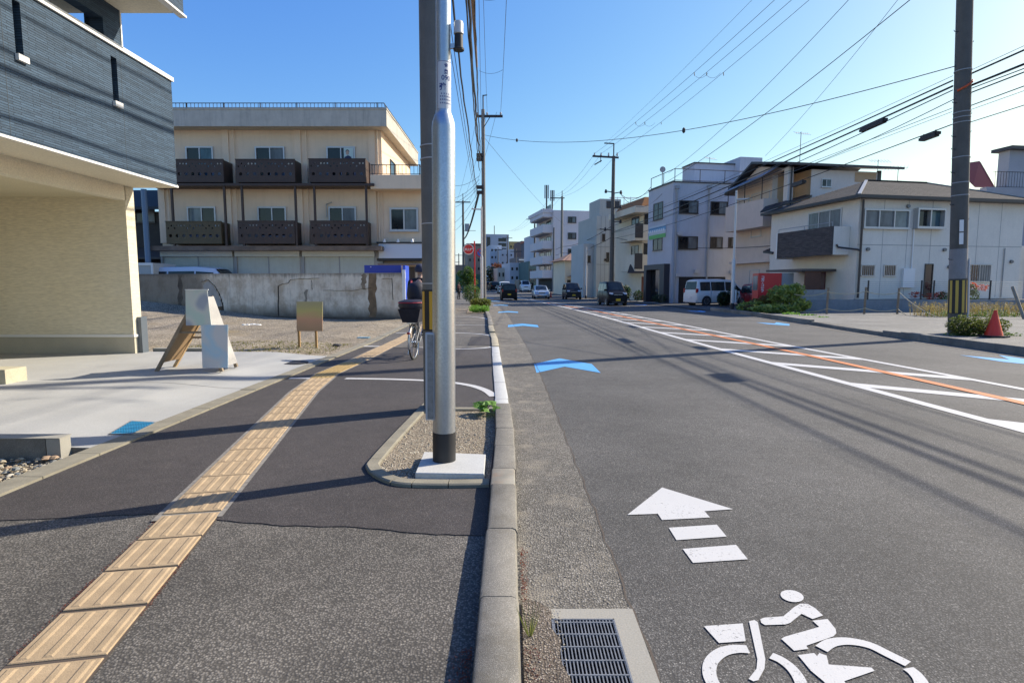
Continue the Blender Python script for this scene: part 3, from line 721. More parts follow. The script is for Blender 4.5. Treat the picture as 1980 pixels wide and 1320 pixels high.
for fz, xs_ in ((.31, (-.04, -.02, .0, .02)), (.255, (-.048, -.034, -.02, -.006, .008, .022, .036)), (.19, (-.048, -.034, -.02, -.006, .008, .022, .036)), (.12, (-.048, -.034, -.02, -.006, .008, .022, .036))):
    for x_ in xs_:
        h_ = .010; wd_ = .008
        fp.add([wrap(x_, z0 + fz * hz), wrap(x_ + wd_, z0 + fz * hz), wrap(x_ + wd_, z0 + fz * hz + h_ * .35), wrap(x_, z0 + fz * hz + h_ * .35)], [(0, 1, 2, 3)])
        fp.add([wrap(x_ + .002, z0 + fz * hz + .0045), wrap(x_ + wd_, z0 + fz * hz + .0045), wrap(x_ + wd_ * .8, z0 + fz * hz + h_), wrap(x_, z0 + fz * hz + h_)], [(0, 1, 2, 3)])
gp.part('fine_print', fp, M['ink'], stuff=True)
em = MB()
for (ex, ez, er) in ((0, 0, .006), (-.010, .004, .005), (.010, .004, .005), (0, .010, .005), (-.006, -.008, .005), (.006, -.008, .005)):
    em.add([wrap(ex + er * math.cos(k * math.pi / 4), z0 + .9 * hz + ez + er * math.sin(k * math.pi / 4)) for k in range(8)], [tuple(range(8))])
gp.part('emblem', em, M['ink'])

def pole_band(th, x, y, z0, z1, r0, r1, n=8, cols=None, a0=0):
    base = MB().lathe((x, y, 0), [(r0 + .006, z0), (r1 + .006, z1)], 40)
    th.part('marker_band', base, M['black'], True)
    k = 0
    for k in range(n):
        a = a0 + 2 * math.pi * k / n; wd = math.pi / n
        mb = MB(); vs = []
        for q_ in range(5):
            b_ = a + wd * q_ / 4 * .92
            vs += [(x + (r0 + .0085) * math.cos(b_), y + (r0 + .0085) * math.sin(b_), z0 + .02), (x + (r1 + .0085) * math.cos(b_), y + (r1 + .0085) * math.sin(b_), z1 - .02)]
        mb.add(vs, [(2 * i, 2 * i + 2, 2 * i + 3, 2 * i + 1) for i in range(4)])
        th.part('yellow_stripe', mb, cols or M['yel'], True)
def steps(th, x, y, zs, r, base=0):
    for i, z in enumerate(zs):
        a = base + (0 if i % 2 else math.pi)
        th.part('climbing_peg', MB().tube([(x + r * .9 * math.cos(a), y + r * .9 * math.sin(a), z), (x + (r + .12) * math.cos(a), y + (r + .12) * math.sin(a), z + .0), (x + (r + .13) * math.cos(a), y + (r + .13) * math.sin(a), z + .035)], .009, 6), M['dsteel'], True)
def crossarm(th, c, ax, L0, L1, z, m=None, ins=(-1, 0, 1), wd=.09):
    c = Vector((c[0], c[1], z)); ax = Vector(ax).normalized()
    th.part('crossarm', MB().bar(c - ax * L0, c + ax * L1, wd, wd * 1.0), m or M['dsteel'])
    for f in ins:
        p = c + ax * f
        th.part('insulator', MB().lathe((p.x, p.y, z), [(.03, .04), (.05, .07), (.03, .1), (.055, .13), (.03, .16), (.045, .19), (.02, .22)], 10), M['grey'], True)
# ---- concrete pole right behind it
cx, cy = -.875, 6.62
cp = Thing('utility_pole', 'weathered concrete utility pole directly behind the galvanised steel pole', 'utility pole', (cx, cy, .05))
cp.part('shaft', MB().lathe((cx, cy, 0), [(.165, .0), (.158, 3), (.15, 6), (.13, 12), (.12, 15.5)], 36), M['polec'], True)
pole_band(cp, cx, cy, P(822, 640, cy - .15).z, P(822, 560, cy - .15).z, .163, .161, 8, a0=rad(-112))
for v_ in (548, 434, 310, 285):
    zc = P(825, v_, cy).z; cp.part('steel_strap', MB().lathe((cx, cy, 0), [(.166, zc - .006), (.166, zc + .006)], 30), M['lgrey'], True)
steps(cp, cx, cy, [3.4, 3.9, 4.4, 4.9, 5.4, 5.9, 6.4], .155, rad(-65))
crossarm(cp, (cx, cy), (1, 0, 0), .5, 1.3, 13.9, ins=(-.4, .5, 1.2))

# ---- dark-clad house with carport
sidemat = brickmat('dark_blue_stone_siding', (.050, .088, .135), (.018, .030, .046), 1, .034, .33, .22, 1.0, .75, .10, .012)
sidematx = brickmat('dark_blue_stone_siding_x', (.050, .088, .135), (.018, .030, .046), 0, .034, .33, .22, 1.0, .75, .10, .012)
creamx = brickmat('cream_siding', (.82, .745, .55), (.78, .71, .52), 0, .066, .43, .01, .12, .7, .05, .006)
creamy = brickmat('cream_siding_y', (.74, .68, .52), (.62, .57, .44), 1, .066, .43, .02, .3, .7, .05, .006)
whitem = plain('white_trim', (.80, .79, .75), .35)
soff = mat('cream_soffit', (.84, .78, .62), .8, .04, 2, 40, bmp=.05)
HY, HX = 11.45, -6.60        # far end of the balcony front, its plane
Zb, Zt = 3.44, 5.42
hs = Thing('dark_clad_house', 'new house with dark blue stone-pattern balcony cladding over a cream carport', 'house', (-9, 6, 0))
# balcony front wall, built round its two slots
def slot_y(u): return (HX * FPX / (u - 990))
slots = [(G(0, 0)[0], 0)]
sl = []
for (ua, ub, va, vb) in ((32, 47, 0, 118), (220, 231, 114, 206)):
    def onp(u, v):
        r = ray(u, v); t = HX / r.x; return r.y * t, CAMH + r.z * t
    ya, za = onp(ua, vb); yb, zb_ = onp(ub, vb); _, zc = onp((ua + ub) / 2, va)
    sl.append((ya, yb, (za + zb_) / 2, min(zc, Zt - .16)))
wall = MB(); T = .16
cuts = [-3.0]
for s_ in sl: cuts += [s_[0], s_[1]]
cuts.append(HY)
for i in range(len(cuts) - 1):
    if i % 2 == 0: wall.box(HX - T, cuts[i], Zb, HX, cuts[i + 1], Zt)
    else:
        s_ = sl[i // 2]; wall.box(HX - T, cuts[i], Zb, HX, cuts[i + 1], s_[2]); wall.box(HX - T, cuts[i], s_[3], HX, cuts[i + 1], Zt)
hs.part('cladding_wall', wall, sidemat)
for i, s_ in enumerate(sl):
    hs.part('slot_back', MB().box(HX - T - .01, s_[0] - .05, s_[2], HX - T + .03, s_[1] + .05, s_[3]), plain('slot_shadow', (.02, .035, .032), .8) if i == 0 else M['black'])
    hs.part('slot_sill', MB().box(HX - .05, s_[0] - .015, s_[2] - .012, HX + .05, s_[1] + .03, s_[2] + .07), whitem)
for yy in (2.5, 6.0, 7.72, 10.0): hs.part('cladding_joint', MB().box(HX - .01, yy, Zb, HX + .002, yy + .008, Zt), plain('joint_blue', (.04, .055, .07), .8))
hs.part('coping', MB().box(HX - T - .03, -3.05, Zt, HX + .035, HY + .04, Zt + .075), whitem)
hs.part('base_trim', MB().box(HX - .05, -3.02, Zb - .035, HX + .022, HY + .02, Zb), whitem)
hs.part('end_wall', MB().box(-12.5, HY - .003, Zb + .001, HX - T, HY + .15, Zt - .002).box(HX - T, HY, Zb, HX - .002, HY + .012, Zt), sidematx)
hs.part('soffit', MB().box(-12.5, -3, Zb - .02, HX - .051, HY + .12, Zb + .04), soff)
bxx = -7.53
hs.part('carport_beam', MB().box(bxx - .18, -3, 3.14, bxx, HY - .14, Zb - .021), soff)
hs.part('carport_ceiling', MB().box(-12.5, -3, 3.20, bxx - .181, HY - .14, 3.26), mat('ceiling_cream', (.72, .65, .46), .8, .04, 2, 40, bmp=.05))
hs.part('rear_wall', MB().box(-12.5, HY - .16, .52, bxx - .181, HY + .1, 3.20), creamx)
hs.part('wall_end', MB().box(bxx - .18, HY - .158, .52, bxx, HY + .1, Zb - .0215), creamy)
hs.part('wall_post_front', MB().box(bxx - .18, HY - .1625, .52, bxx - .001, HY - .158, 3.139), creamx)
hs.part('water_table', MB().box(-12.5, HY - .185, .47, bxx + .02, HY + .1, .52), whitem)
hs.part('foundation', MB().box(-12.5, HY - .15, .0, bxx - .005, HY + .09, .47), mat('foundation_cement', (.52, .48, .37), .85, .05, 4, 60))
hs.part('downpipe_sleeve', MB().box(bxx + .004, HY - .05, .13, bxx + .085, HY + .14, .86), plain('sleeve_grey', (.11, .13, .15), .4))
hs.part('inner_wall', MB().box(-12.6, -3, 0, -12.5, HY + .1, Zb), creamx)
# upper floor: column, lintel, rear wall, overhanging roof soffit
z1u = P(237, 20, 9.0).z
cw = MB(); CX = -6.72
def onX(u, v, X): 
    r = ray(u, v); t = X / r.x; return r.y * t, CAMH + r.z * t
ycol, zlow = onX(235, 97, CX); 
ya_, _ = onX(219, 80, CX)
zs_ = onX(232, 22, CX)[1]
Zs = zs_
yin = onX(219, 80, CX)[0]
cw.box(CX - .22, ycol - .42, Zt + .076, CX, ycol, Zs)
cw.box(CX - .2, -3, Zs - .30, CX - .001, ycol - .421, Zs)
hs.part('upper_column', cw, sidemat)
hs.part('column_return', MB().box(CX - .60, ycol - .012, Zt - .5, CX - .221, ycol, Zs), sidematx)
hs.part('corner_trim', MB().box(CX - .02, ycol + .001, Zt - .5, CX + .012, ycol + .03, Zs), whitem)
hs.part('upper_wall', MB().box(-9.4, -3, Zt - 1, -8.4, ycol - 1.6, Zs), mat('upper_render_grey', (.62, .60, .53), .8, .06, 2, 50))
hs.part('upper_window_trim', MB().box(-8.4, ycol - 1.7, Zt, -8.34, ycol - 1.6, Zs), whitem)
hs.part('roof_soffit', MB().box(-12, -3, Zs, -5.80, ycol + .10, Zs + .06), soff)
hs.part('roof_fascia', MB().box(-5.79, -3, Zs + .0, -5.70, ycol + .15, Zs + 1.2).box(-12, ycol + .11, Zs + .062, -5.79, ycol + .2, Zs + 1.2), sidemat)
hs.part('fascia_trim', MB().box(-5.80, -3, Zs - .035, -5.68, ycol + .21, Zs), whitem)
single('small_kerb_stub', MB().box(-7.42, 11.68, .04, -6.35, 11.83, .2), M['conc2'], 'short pale concrete kerb stub at the back edge of the driveway beside the cream wall', 'kerb block')
# manhole disc
x, y = G(568, 699, .08)
single('manhole_cover', MB().lathe((x, y, 0), [(.26, dz(x) - .01), (.26, dz(x) + .008)], 28), M['black'], 'small round black cover set in the pale driveway near the pavement', 'cover')

# ---- facade faces
class Face:
    def __init__(s, o, e, out): s.o = Vector((o[0], o[1], 0)); s.e = Vector((e[0], e[1], 0)).normalized(); s.n = Vector((out[0], out[1], 0)).normalized()
    def at(s, u, v):
        r = ray(u, v); c = Vector((0, 0, CAMH)); t = (s.o - c).dot(s.n) / r.dot(s.n); p = c + r * t
        return (p - s.o).dot(s.e), p.z
    def pt(s, a, z, d=0): 
        p = s.o + s.e * a + s.n * d; return Vector((p.x, p.y, z))
    def box(s, mb, a0, z0, a1, z1, d0, d1, mi=0): return mb.obox(s.pt(a0, z0, d0), s.e * (a1 - a0), s.n * (d1 - d0), (0, 0, z1 - z0), mi)
    def rect(s, u0, v0, u1, v1):
        a, b, c, d = s.at(u0, v0), s.at(u0, v1), s.at(u1, v0), s.at(u1, v1)
        return (a[0] + b[0]) / 2, (b[1] + d[1]) / 2, (c[0] + d[0]) / 2, (a[1] + c[1]) / 2
def glassm(name, col, rough=.08):
    m, n, b = base_mat(name); nz = noise(n, pos(n, (1, 1, .4)), 2.2, 3)
    n.links.new(mixc(n, ramp(n, nz, .35, .65), tuple(x * .5 for x in col), col), b.inputs['Base Color']); b.inputs['Roughness'].default_value = rough
    b.inputs['Specular IOR Level'].default_value = .45; return m
M['gdark'] = glassm('glass_dark', (.018, .022, .026)); M['gcurt'] = glassm('glass_curtain', (.20, .24, .25), .15); M['gblue'] = glassm('glass_blue', (.08, .16, .20))
M['ggrey'] = glassm('glass_frosted', (.17, .19, .20), .3); M['alu'] = plain('aluminium_frame', (.50, .50, .50), .4, .4); M['alud'] = plain('bronze_frame', (.06, .055, .05), .4, .4)
def window(th, f, r, panes=('gdark', 'gcurt'), frame=None, fw=.05, bars=0, name='window', sill=True, lab=None, proud=.05):
    a0, z0, a1, z1 = r; frame = frame or M['alu']; mb = MB()
    f.box(mb, a0, z0, a1, z0 + fw, .0, proud); f.box(mb, a0, z1 - fw, a1, z1, .0, proud); f.box(mb, a0, z0 + fw, a0 + fw, z1 - fw, .0, proud); f.box(mb, a1 - fw, z0 + fw, a1, z1 - fw, .0, proud)
    n = len(panes)
    for i in range(1, n): xm = a0 + (a1 - a0) * i / n; f.box(mb, xm - fw * .4, z0 + fw, xm + fw * .4, z1 - fw, .0, proud * .8)
    if sill: f.box(mb, a0 - .03, z0 - .04, a1 + .03, z0 - .002, .0, proud + .05)
    w_ = th.part(name, mb, frame, label=lab)
    for i, k in enumerate(panes):
        xa = a0 + (a1 - a0) * i / n; xb = a0 + (a1 - a0) * (i + 1) / n
        th.part('pane', f.box(MB(), xa + .02, z0 + .02, xb - .02, z1 - .02, .002, .016), M[k], parent=w_)
    if bars:
        mb = MB(); k = bars
        for i in range(1, k): xm = a0 + (a1 - a0) * i / k; f.box(mb, xm - .008, z0 + .01, xm + .008, z1 - .01, proud + .02, proud + .035)
        f.box(mb, a0, z1 - .03, a1, z1, proud + .01, proud + .04); f.box(mb, a0, z0, a1, z0 + .03, proud + .01, proud + .04)
        th.part('security_bars', mb, M['alu'], parent=w_, stuff=True)
    return w_
def rail(th, f, a0, a1, z0, z1, m, step=.12, d=0, name='railing', posts=None, r=.02):
    mb = MB(); f.box(mb, a0, z1 - .03, a1, z1, d - .02, d + .02); f.box(mb, a0, z0 + .04, a1, z0 + .065, d - .012, d + .012)
    x = a0 + step
    while x < a1: f.box(mb, x - r / 2, z0 + .065, x + r / 2, z1 - .03, d - r / 2, d + r / 2); x += step
    o = th.part(name, mb, m)
    k = a0
    for q_ in (posts or []): th.part('post', f.box(MB(), q_ - .02, z0, q_ + .02, z1 + .01, d - .022, d + .022), m, parent=o)
    return o

# ---- apartment block
AY = 30.5
stucco = mat('peach_stucco', (.84, .665, .48), .9, .05, .8, 60, streak=.2, bmp=.3, dirt=(.42, .32, .22))
stuc_side = stucco
greyc = mat('roof_fascia_concrete', (.52, .49, .42), .88, .1, 2, 60, streak=.45, bmp=.2, dirt=(.19, .18, .16))
brown = mat('brown_metal', (.05, .03, .024), .55, .12, 3, 40, bmp=.05, streak=.2, dirt=(.13, .07, .04))
af = Face((0, AY), (1, 0), (0, -1))
xl_, _ = af.at(312, 430); xr_, _ = af.at(731, 400); zr_ = af.at(700, 252)[1]; zp = af.at(700, 220)[1]
XR = xr_ + .25
ap = Thing('apartment_block', 'three-storey peach apartment block with brown punched-metal balconies and shutters below', 'apartment block', (xl_ + 6, AY, 0))
ap.part('wall', MB().box(xl_, AY, 0, XR, AY + 8.5, zr_), stucco)
zf2, zf1 = af.at(500, 353)[1], af.at(500, 470)[1]
ap.part('roof_slab', MB().box(xl_ - .3, AY - .75, zr_, XR + .45, AY + 9, zp), greyc)
ap.part('roof_slab_edge', MB().box(xl_ - .33, AY - .78, zp, XR + .48, AY + 9, zp + .07), greyc)
rf = Face((0, AY - .6), (1, 0), (0, -1)); z_r = rf.at(600, 199)[1]
px = [rf.at(u, 200)[0] for u in (360, 432, 503, 574, 648, 729)]
rail(ap, rf, px[0] - 3, XR + .3, zp + .07, z_r, M['dsteel'], .19, posts=px, name='roof_railing')
rs = Face((XR + .3, AY - .6), (0, 1), (1, 0)); rail(ap, rs, 0, 9, zp + .07, z_r, M['dsteel'], .19, posts=[1.8, 3.6, 5.4, 7.2], name='roof_railing')
# pilasters and pipes
for u in (444, 582, 724, 316): 
    a = af.at(u, 400)[0]; ap.part('pilaster', af.box(MB(), a - .22, af.at(u, 470)[1], a + .12, zr_, .0, .07), stucco)
for u, vt in ((452, 252), (590, 252), (726, 260), (322, 366)):
    a = af.at(u, 400)[0]; ap.part('rain_pipe', MB().tube([af.pt(a + .2, af.at(u, 470)[1], .12), af.pt(a + .2, zr_ - .02, .12)], .035, 8), stucco, True)
# windows upper and lower
wins = [(360, 284, 413, 314, ('gdark', 'gblue')), (494, 284, 551, 314, ('gdark', 'ggrey')), (632, 284, 687, 314, ('gdark', 'gdark')),
        (363, 400, 418, 430, ('gcurt', 'gdark')), (499, 400, 554, 430, ('gdark', 'gdark')), (636, 400, 689, 430, ('gdark', 'ggrey'))]
for (u0, v0, u1, v1, pn) in wins:
    r = list(af.rect(u0, v0, u1, v1)); r[1] -= .75; window(ap, af, r, pn, fw=.07, proud=.08)
# poster in the third upper window
pr = af.rect(664, 287, 684, 313)
posb = ap.part('window_poster', af.box(MB(), pr[0] + .05, pr[1] - .1, pr[2], pr[3], .085, .09), plain('poster_paper', (.55, .66, .60), .5), label='pale poster showing a man in a dark suit')
cxp = (pr[0] + pr[2]) / 2 - .03; zc = pr[3] - .24
ap.part('printed_face', MB().add([af.pt(cxp + .085 * math.cos(k * .628), zc + .12 * math.sin(k * .628), .093) for k in range(10)], [tuple(range(10))]), plain('print_skin', (.5, .33, .25), .6), parent=posb)
ap.part('printed_hair', MB().add([af.pt(cxp + .10 * math.cos(k * .45), zc + .03 + .13 * math.sin(k * .45), .092) for k in range(8)], [tuple(range(8))]), M['black'], parent=posb)
ap.part('printed_suit', MB().add([af.pt(cxp - .2, pr[1] - .08, .093), af.pt(cxp + .24, pr[1] - .08, .093), af.pt(cxp + .2, zc - .22, .093), af.pt(cxp + .03, zc - .13, .093), af.pt(cxp - .16, zc - .22, .093)], [(0, 1, 2, 3, 4)]), plain('print_navy', (.02, .03, .08), .6), parent=posb)
# punched balconies
def punched(f, a0, z0, a1, z1, d, dep):
    """front panel with real round holes, plus the returns"""
    mb = MB()
    def cell(x0, zz0, x1, zz1, r):
        cx_, cz_ = (x0 + x1) / 2, (zz0 + zz1) / 2; n = 12; sq = []; ci = []
        for k in range(n):
            t = 2 * math.pi * (k + .5) / n; c_, s_ = math.cos(t), math.sin(t); m_ = max(abs(c_), abs(s_))
            sq.append(f.pt(cx_ + c_ / m_ * (x1 - x0) / 2, cz_ + s_ / m_ * (zz1 - zz0) / 2, d)); ci.append(f.pt(cx_ + c_ * r, cz_ + s_ * r, d))
        ci2 = [p - f.n * .03 for p in ci]
        mb.add(sq + ci + ci2, [(k, (k + 1) % n, n + (k + 1) % n, n + k) for k in range(n)] + [(n + k, n + (k + 1) % n, 2 * n + (k + 1) % n, 2 * n + k) for k in range(n)])
        # corners of the square
        for sx, sz in ((1, 1), (-1, 1), (-1, -1), (1, -1)):
            cr = f.pt(cx_ + sx * (x1 - x0) / 2, cz_ + sz * (zz1 - zz0) / 2, d)
            best = sorted(range(n), key=lambda k: (sq[k] - cr).length)[:2]; mb.add([cr, sq[best[0]], sq[best[1]]], [(0, 1, 2)])
    def solid(x0, zz0, x1, zz1): f.box(mb, x0, zz0, x1, zz1, d - .03, d)
    H = z1 - z0; w = a1 - a0
    ya, yb, yc, yd = z0 + H * .22, z0 + H * .44, z0 + H * .63, z0 + H * .88
    ym = (yc + yd) / 2
    solid(a0, z0, a1, ya); solid(a0, yb, a1, yc); solid(a0, yd, a1, z1)
    nb = 8; cwid = (w - .1) / nb
    solid(a0, ya, a0 + .05, yb); solid(a1 - .05, ya, a1, yb)
    for k in range(nb): cell(a0 + .05 + k * cwid, ya, a0 + .05 + (k + 1) * cwid, yb, min(cwid, yb - ya) * .36)
    ns = 17; cs = (w - .1) / ns
    solid(a0, yc, a0 + .05, yd); solid(a1 - .05, yc, a1, yd)
    pat = '1232123012321232102'
    for k in range(ns):
        x0, x1 = a0 + .05 + k * cs, a0 + .05 + (k + 1) * cs; p_ = (k * 7 // 3) % 4
        if p_ in (0, 2): cell(x0, ym, x1, yd, cs * .27) if k % 2 else solid(x0, ym, x1, yd); (solid if k % 2 else lambda *q: cell(*q, cs * .27))(x0, yc, x1, ym)
        else: cell(x0, ym, x1, yd, cs * .27); solid(x0, yc, x1, ym)
    f.box(mb, a0 - .02, z1, a1 + .02, z1 + .04, d - .05, d + .02)
    f.box(mb, a0, z0, a0 + .03, z1, d - dep, d - .031); f.box(mb, a1 - .03, z0, a1, z1, d - dep, d - .031)
    f.box(mb, a0, z0 - .06, a1, z0 - .001, d - dep, d - .001)
    return mb
D = 1.0
bf = Face((0, AY - D), (1, 0), (0, -1))
brown2 = mat('olive_brown_metal', (.085, .062, .028), .55, .12, 3, 40, bmp=.05)
balc = []
for (u0, v0, u1, v1, mm) in ((325, 309, 432, 350, brown), (456, 309, 570, 350, brown), (597, 308, 707, 350, brown), (321, 429, 428, 469, brown2), (460, 428, 570, 469, brown), (600, 428, 709, 469, brown)):
    r = bf.rect(u0, v0, u1, v1); ap.part('balcony', punched(bf, r[0], r[1], r[2], r[3], 0, D - .02), mm)
zq0 = bf.at(500, 352)[1]; zq1 = bf.at(500, 472)[1]
ap.part('slab_beam', MB().box(xl_, AY - 1.03, zq0 - .19, XR - .2, AY - .002, zq0 - .065), brown)
ap.part('slab_beam', MB().box(xl_ - .2, AY - 1.03, zq1 - .32, XR + .1, AY - .002, zq1 - .09), mat('stained_ledge', (.17, .13, .10), .9, .3, 2, 30))
for u in (332, 434, 468, 571, 608, 708):
    a = bf.at(u, 400)[0]; ap.part('balcony_post', MB().box(a - .05, AY - .98, zq1 - .1, a + .05, AY - .88, zq0 - .19), brown)
# shutters
sf = Face((0, AY - .25), (1, 0), (0, -1))
shut = mat('shutter_pale_blue', (.48, .53, .50), .6, .06, 2, 40, streak=.25, dirt=(.3, .2, .15), bmp=.05)
sh_box = mat('shutter_box', (.55, .59, .57), .55, .05, 2, 40, bmp=.05)
for (u0, u1) in ((312, 454), (455, 583), (585, 727)):
    a0, a1 = sf.at(u0, 500)[0], sf.at(u1, 500)[0]; zt_, zb2 = sf.at(500, 479)[1], sf.at(500, 496)[1]
    s_ = ap.part('shutter_box', sf.box(sf.box(MB(), a0 + .05, zb2, a1 - .05, zt_, -.2, .18), a0 + .03, zt_ - .08, a1 - .03, zt_ + .02, -.2, .22), sh_box)
    z = .1
    mb = MB()
    while z < zb2 - .02: sf.box(mb, a0 + .1, z, a1 - .1, z + .066, -.1, -.02); sf.box(mb, a0 + .1, z + .066, a1 - .1, z + .075, -.1, -.04); z += .075
    ap.part('roller_shutter', mb, shut, stuff=True)
    ap.part('shutter_guide', sf.box(sf.box(MB(), a0, .05, a0 + .1, zt_, -.2, .06), (a0 + a1) / 2 - .03, .05, (a0 + a1) / 2 + .03, zb2, -.09, .0), plain('guide_grey', (.25, .27, .29), .5))
ap.part('shop_bay_back', MB().box(xl_, AY - .2, 0, XR, AY - .005, zq1 - .33), M['grey'])
ap.part('ac_pipe', MB().tube([af.pt(af.at(632, 392)[0], af.at(632, 420)[1], .1), af.pt(af.at(632, 392)[0], af.at(632, 396)[1], .1), af.pt(af.at(643, 392)[0], af.at(640, 392)[1], .12)], .035, 8), greyc, True)
# annex, balcony and sign
ex0, ex1 = XR + .002, af.at(826, 400)[0]; Zn = af.at(760, 366)[1]; Zm = af.at(760, 337)[1]
ap.part('annex_wall', MB().box(ex0, AY + .05, 0, ex1, AY + 7, Zn), stucco)
nf = Face((0, AY + .05), (1, 0), (0, -1)); pf = Face((0, AY - .9), (1, 0), (0, -1))
q0, q1 = pf.at(716, 350)[0], pf.at(815, 350)[0]; zn0, zn1 = pf.at(760, 365)[1], pf.at(760, 338)[1]
ap.part('terrace_parapet', MB().box(q0, AY - .9, zn0, q1, AY - .75, zn1).box(q1 - .15, AY - .749, zn0, q1, AY + 7, zn1).box(q0, AY - .749, zn0, q1 - .151, AY + 7, zn0 + .12), stucco)
rail(ap, pf, q0 + .02, q1 - .05, zn1, pf.at(760, 318)[1], M['dsteel'], .2, d=-.05, posts=[q0 + .1, (q0 + q1) / 2, q1 - .1], name='terrace_railing')
sfc = Face((q1 - .1, AY - .85), (0, 1), (1, 0)); rail(ap, sfc, .1, 6.5, zn1, pf.at(760, 318)[1], M['dsteel'], .2, posts=[2, 4, 6], name='terrace_railing')
window(ap, nf, nf.rect(754, 402, 809, 447), ('gdark', 'gcurt'), fw=.09, proud=.09)
sg = ap.part('shop_sign_board', nf.box(MB(), *nf.rect(736, 472, 826, 500)[:3], nf.rect(736, 472, 826, 500)[3], .05, .45), plain('blank_sign_face', (.56, .60, .68), .4), label='blank pale blue-grey sign board')
ap.part('sign_frame', nf.box(MB(), nf.at(732, 470)[0], nf.at(732, 472)[1], nf.at(828, 470)[0], nf.at(732, 469)[1], .03, .5), M['dsteel'])
ap.part('sign_underframe', nf.box(MB(), nf.at(732, 470)[0], nf.at(732, 505)[1], nf.at(828, 470)[0], nf.at(732, 500)[1] - .002, .03, .46), M['black'])
for u in (747, 773, 800):
    p = nf.pt(nf.at(u, 466)[0], nf.at(u, 467)[1], .45)
    ap.part('sign_lamp', MB().lathe((p.x, p.y, p.z), [(.03, .1), (.05, .05), (.09, -.06), (.09, -.075)], 14).tube([p + Vector((0, 0, .08)), p + Vector((.1, .25, .1))], .012, 6), M['wbright'], True)
ap.part('awning', nf.box(MB(), nf.at(735, 500)[0], nf.at(735, 513)[1], nf.at(815, 500)[0], nf.at(735, 510)[1], .0, .6), plain('awning_brown', (.2, .15, .13), .6))
ap.part('entrance_door', nf.box(MB(), nf.at(790, 500)[0], .1, nf.at(802, 500)[0], nf.at(790, 516)[1], .0, .06), plain('door_dark', (.04, .025, .02), .4))
# upper side windows and aerial
sfa = Face((XR, AY), (0, 1), (1, 0))
window(ap, sfa, (2.0, zn0 + .3, 3.2, zn0 + 2.1), ('gdark',), M['alud'])
def aerial(x, y, z, h, s=1.0, label='', ang=0):
    th = Thing('tv_aerial', label, 'aerial', (x, y, z))
    th.part('mast', MB().tube([(x, y, z), (x, y, z + h)], .02, 6), M['dsteel'])
    e = Vector((math.cos(ang), math.sin(ang), 0)); q = Vector((-e.y, e.x, 0)); c = Vector((x, y, z + h - .1))
    mb = MB().tube([c - e * .55 * s, c + e * .75 * s], .015, 5)
    for k in range(7): p = c + e * (-.5 + k * .2) * s; mb.tube([p - q * .18 * s - Vector((0, 0, .12 * s)), p + q * .18 * s + Vector((0, 0, .12 * s))], .010, 4)
    th.part('antenna', mb, M['lgrey'])
p = P(590, 200, 33); aerial(p.x, p.y, zp, z_r - zp + .55, 1.2, 'thin TV aerial on the roof of the peach apartment block', .2)

# ---- old concrete wall in front (oblique)
WA, WB = Vector((-20.5, 27.0, 0)), Vector((-4.5, 23.45, 0)); we = (WB - WA).normalized(); wn = Vector((we.y, -we.x, 0))
wf = Face(WA, we, wn)
def wallmat():
    m, n, b = base_mat('stained_concrete_wall'); p = pos(n)
    s1 = noise(n, pos(n, (1.2, 1.2, .9)), 1.5, 8, .7); s2 = noise(n, pos(n, (7, 7, .6)), 1.2, 5, .7); s3 = noise(n, p, .8, 5)
    c = mixc(n, ramp(n, s1, .42, .62), (.84, .72, .56), (.56, .44, .31))
    c = mixc(n, math_(n, 'MULTIPLY', ramp(n, s2, .54, .76), .5), c, (.20, .15, .10))
    sx = n.nodes.new('ShaderNodeSeparateXYZ'); n.links.new(p, sx.inputs[0])
    low = ramp(n, math_(n, 'ADD', sx.outputs[2], math_(n, 'MULTIPLY', s3, .6)), .95, .5); c = mixc(n, math_(n, 'MULTIPLY', low, .85), c, (.10, .078, .055))
    left = ramp(n, math_(n, 'ADD', sx.outputs[0], math_(n, 'MULTIPLY', s3, 4.0)), -11.0, -12.4); c = mixc(n, math_(n, 'MULTIPLY', left, .8), c, (.13, .105, .075))
    top = ramp(n, math_(n, 'ADD', sx.outputs[2], math_(n, 'MULTIPLY', s2, .35)), 2.0, 2.14); c = mixc(n, math_(n, 'MULTIPLY', top, .6), c, (.12, .10, .08))
    n.links.new(c, b.inputs['Base Color']); b.inputs['Roughness'].default_value = .95; bump(n, b, noise(n, p, 9, 8, .7), .6, .03); return m
zw = 2.0
cwl = Thing('old_concrete_wall', 'long stained and cracked concrete wall at the back of the gravel lot', 'wall', (-12, 25, 0))
L_ = (WB - WA).length; mb = MB(); N = 40
for k in range(N):      # uneven top and slight thickness changes
    a, b_ = L_ * k / N, L_ * (k + 1) / N; wf.box(mb, a, -.1, b_, zw, -.2, 0)
cwl.part('wall_body', mb, wallmat())
crack = plain('crack_dark', (.05, .04, .03), .95)
def crackline(pts, wd=.03):
    mb = MB(); q = [wf.at(u, v) for u, v in pts]; out = []
    for i in range(len(q) - 1):
        for k in range(5):
            f_ = k / 5; out.append((q[i][0] + (q[i + 1][0] - q[i][0]) * f_ + R.uniform(-.015, .015), q[i][1] + (q[i + 1][1] - q[i][1]) * f_ + R.uniform(-.015, .015)))
    out.append(q[-1])
    for p_, q_ in zip(out, out[1:]): mb.bar(wf.pt(p_[0], p_[1], .004), wf.pt(q_[0], q_[1], .004), wd, .012)
    cwl.part('crack', mb, crack)
crackline([(539, 612), (538, 554), (545, 549), (556, 548), (563, 540), (618, 538)], .05)
crackline([(602, 541), (604, 560)], .02); crackline([(625, 561), (680, 562), (718, 556)], .02)
crackline([(390, 545), (403, 541), (415, 552), (424, 568), (430, 585), (433, 612)], .06)
crackline([(738, 540), (758, 538), (760, 580)], .025)
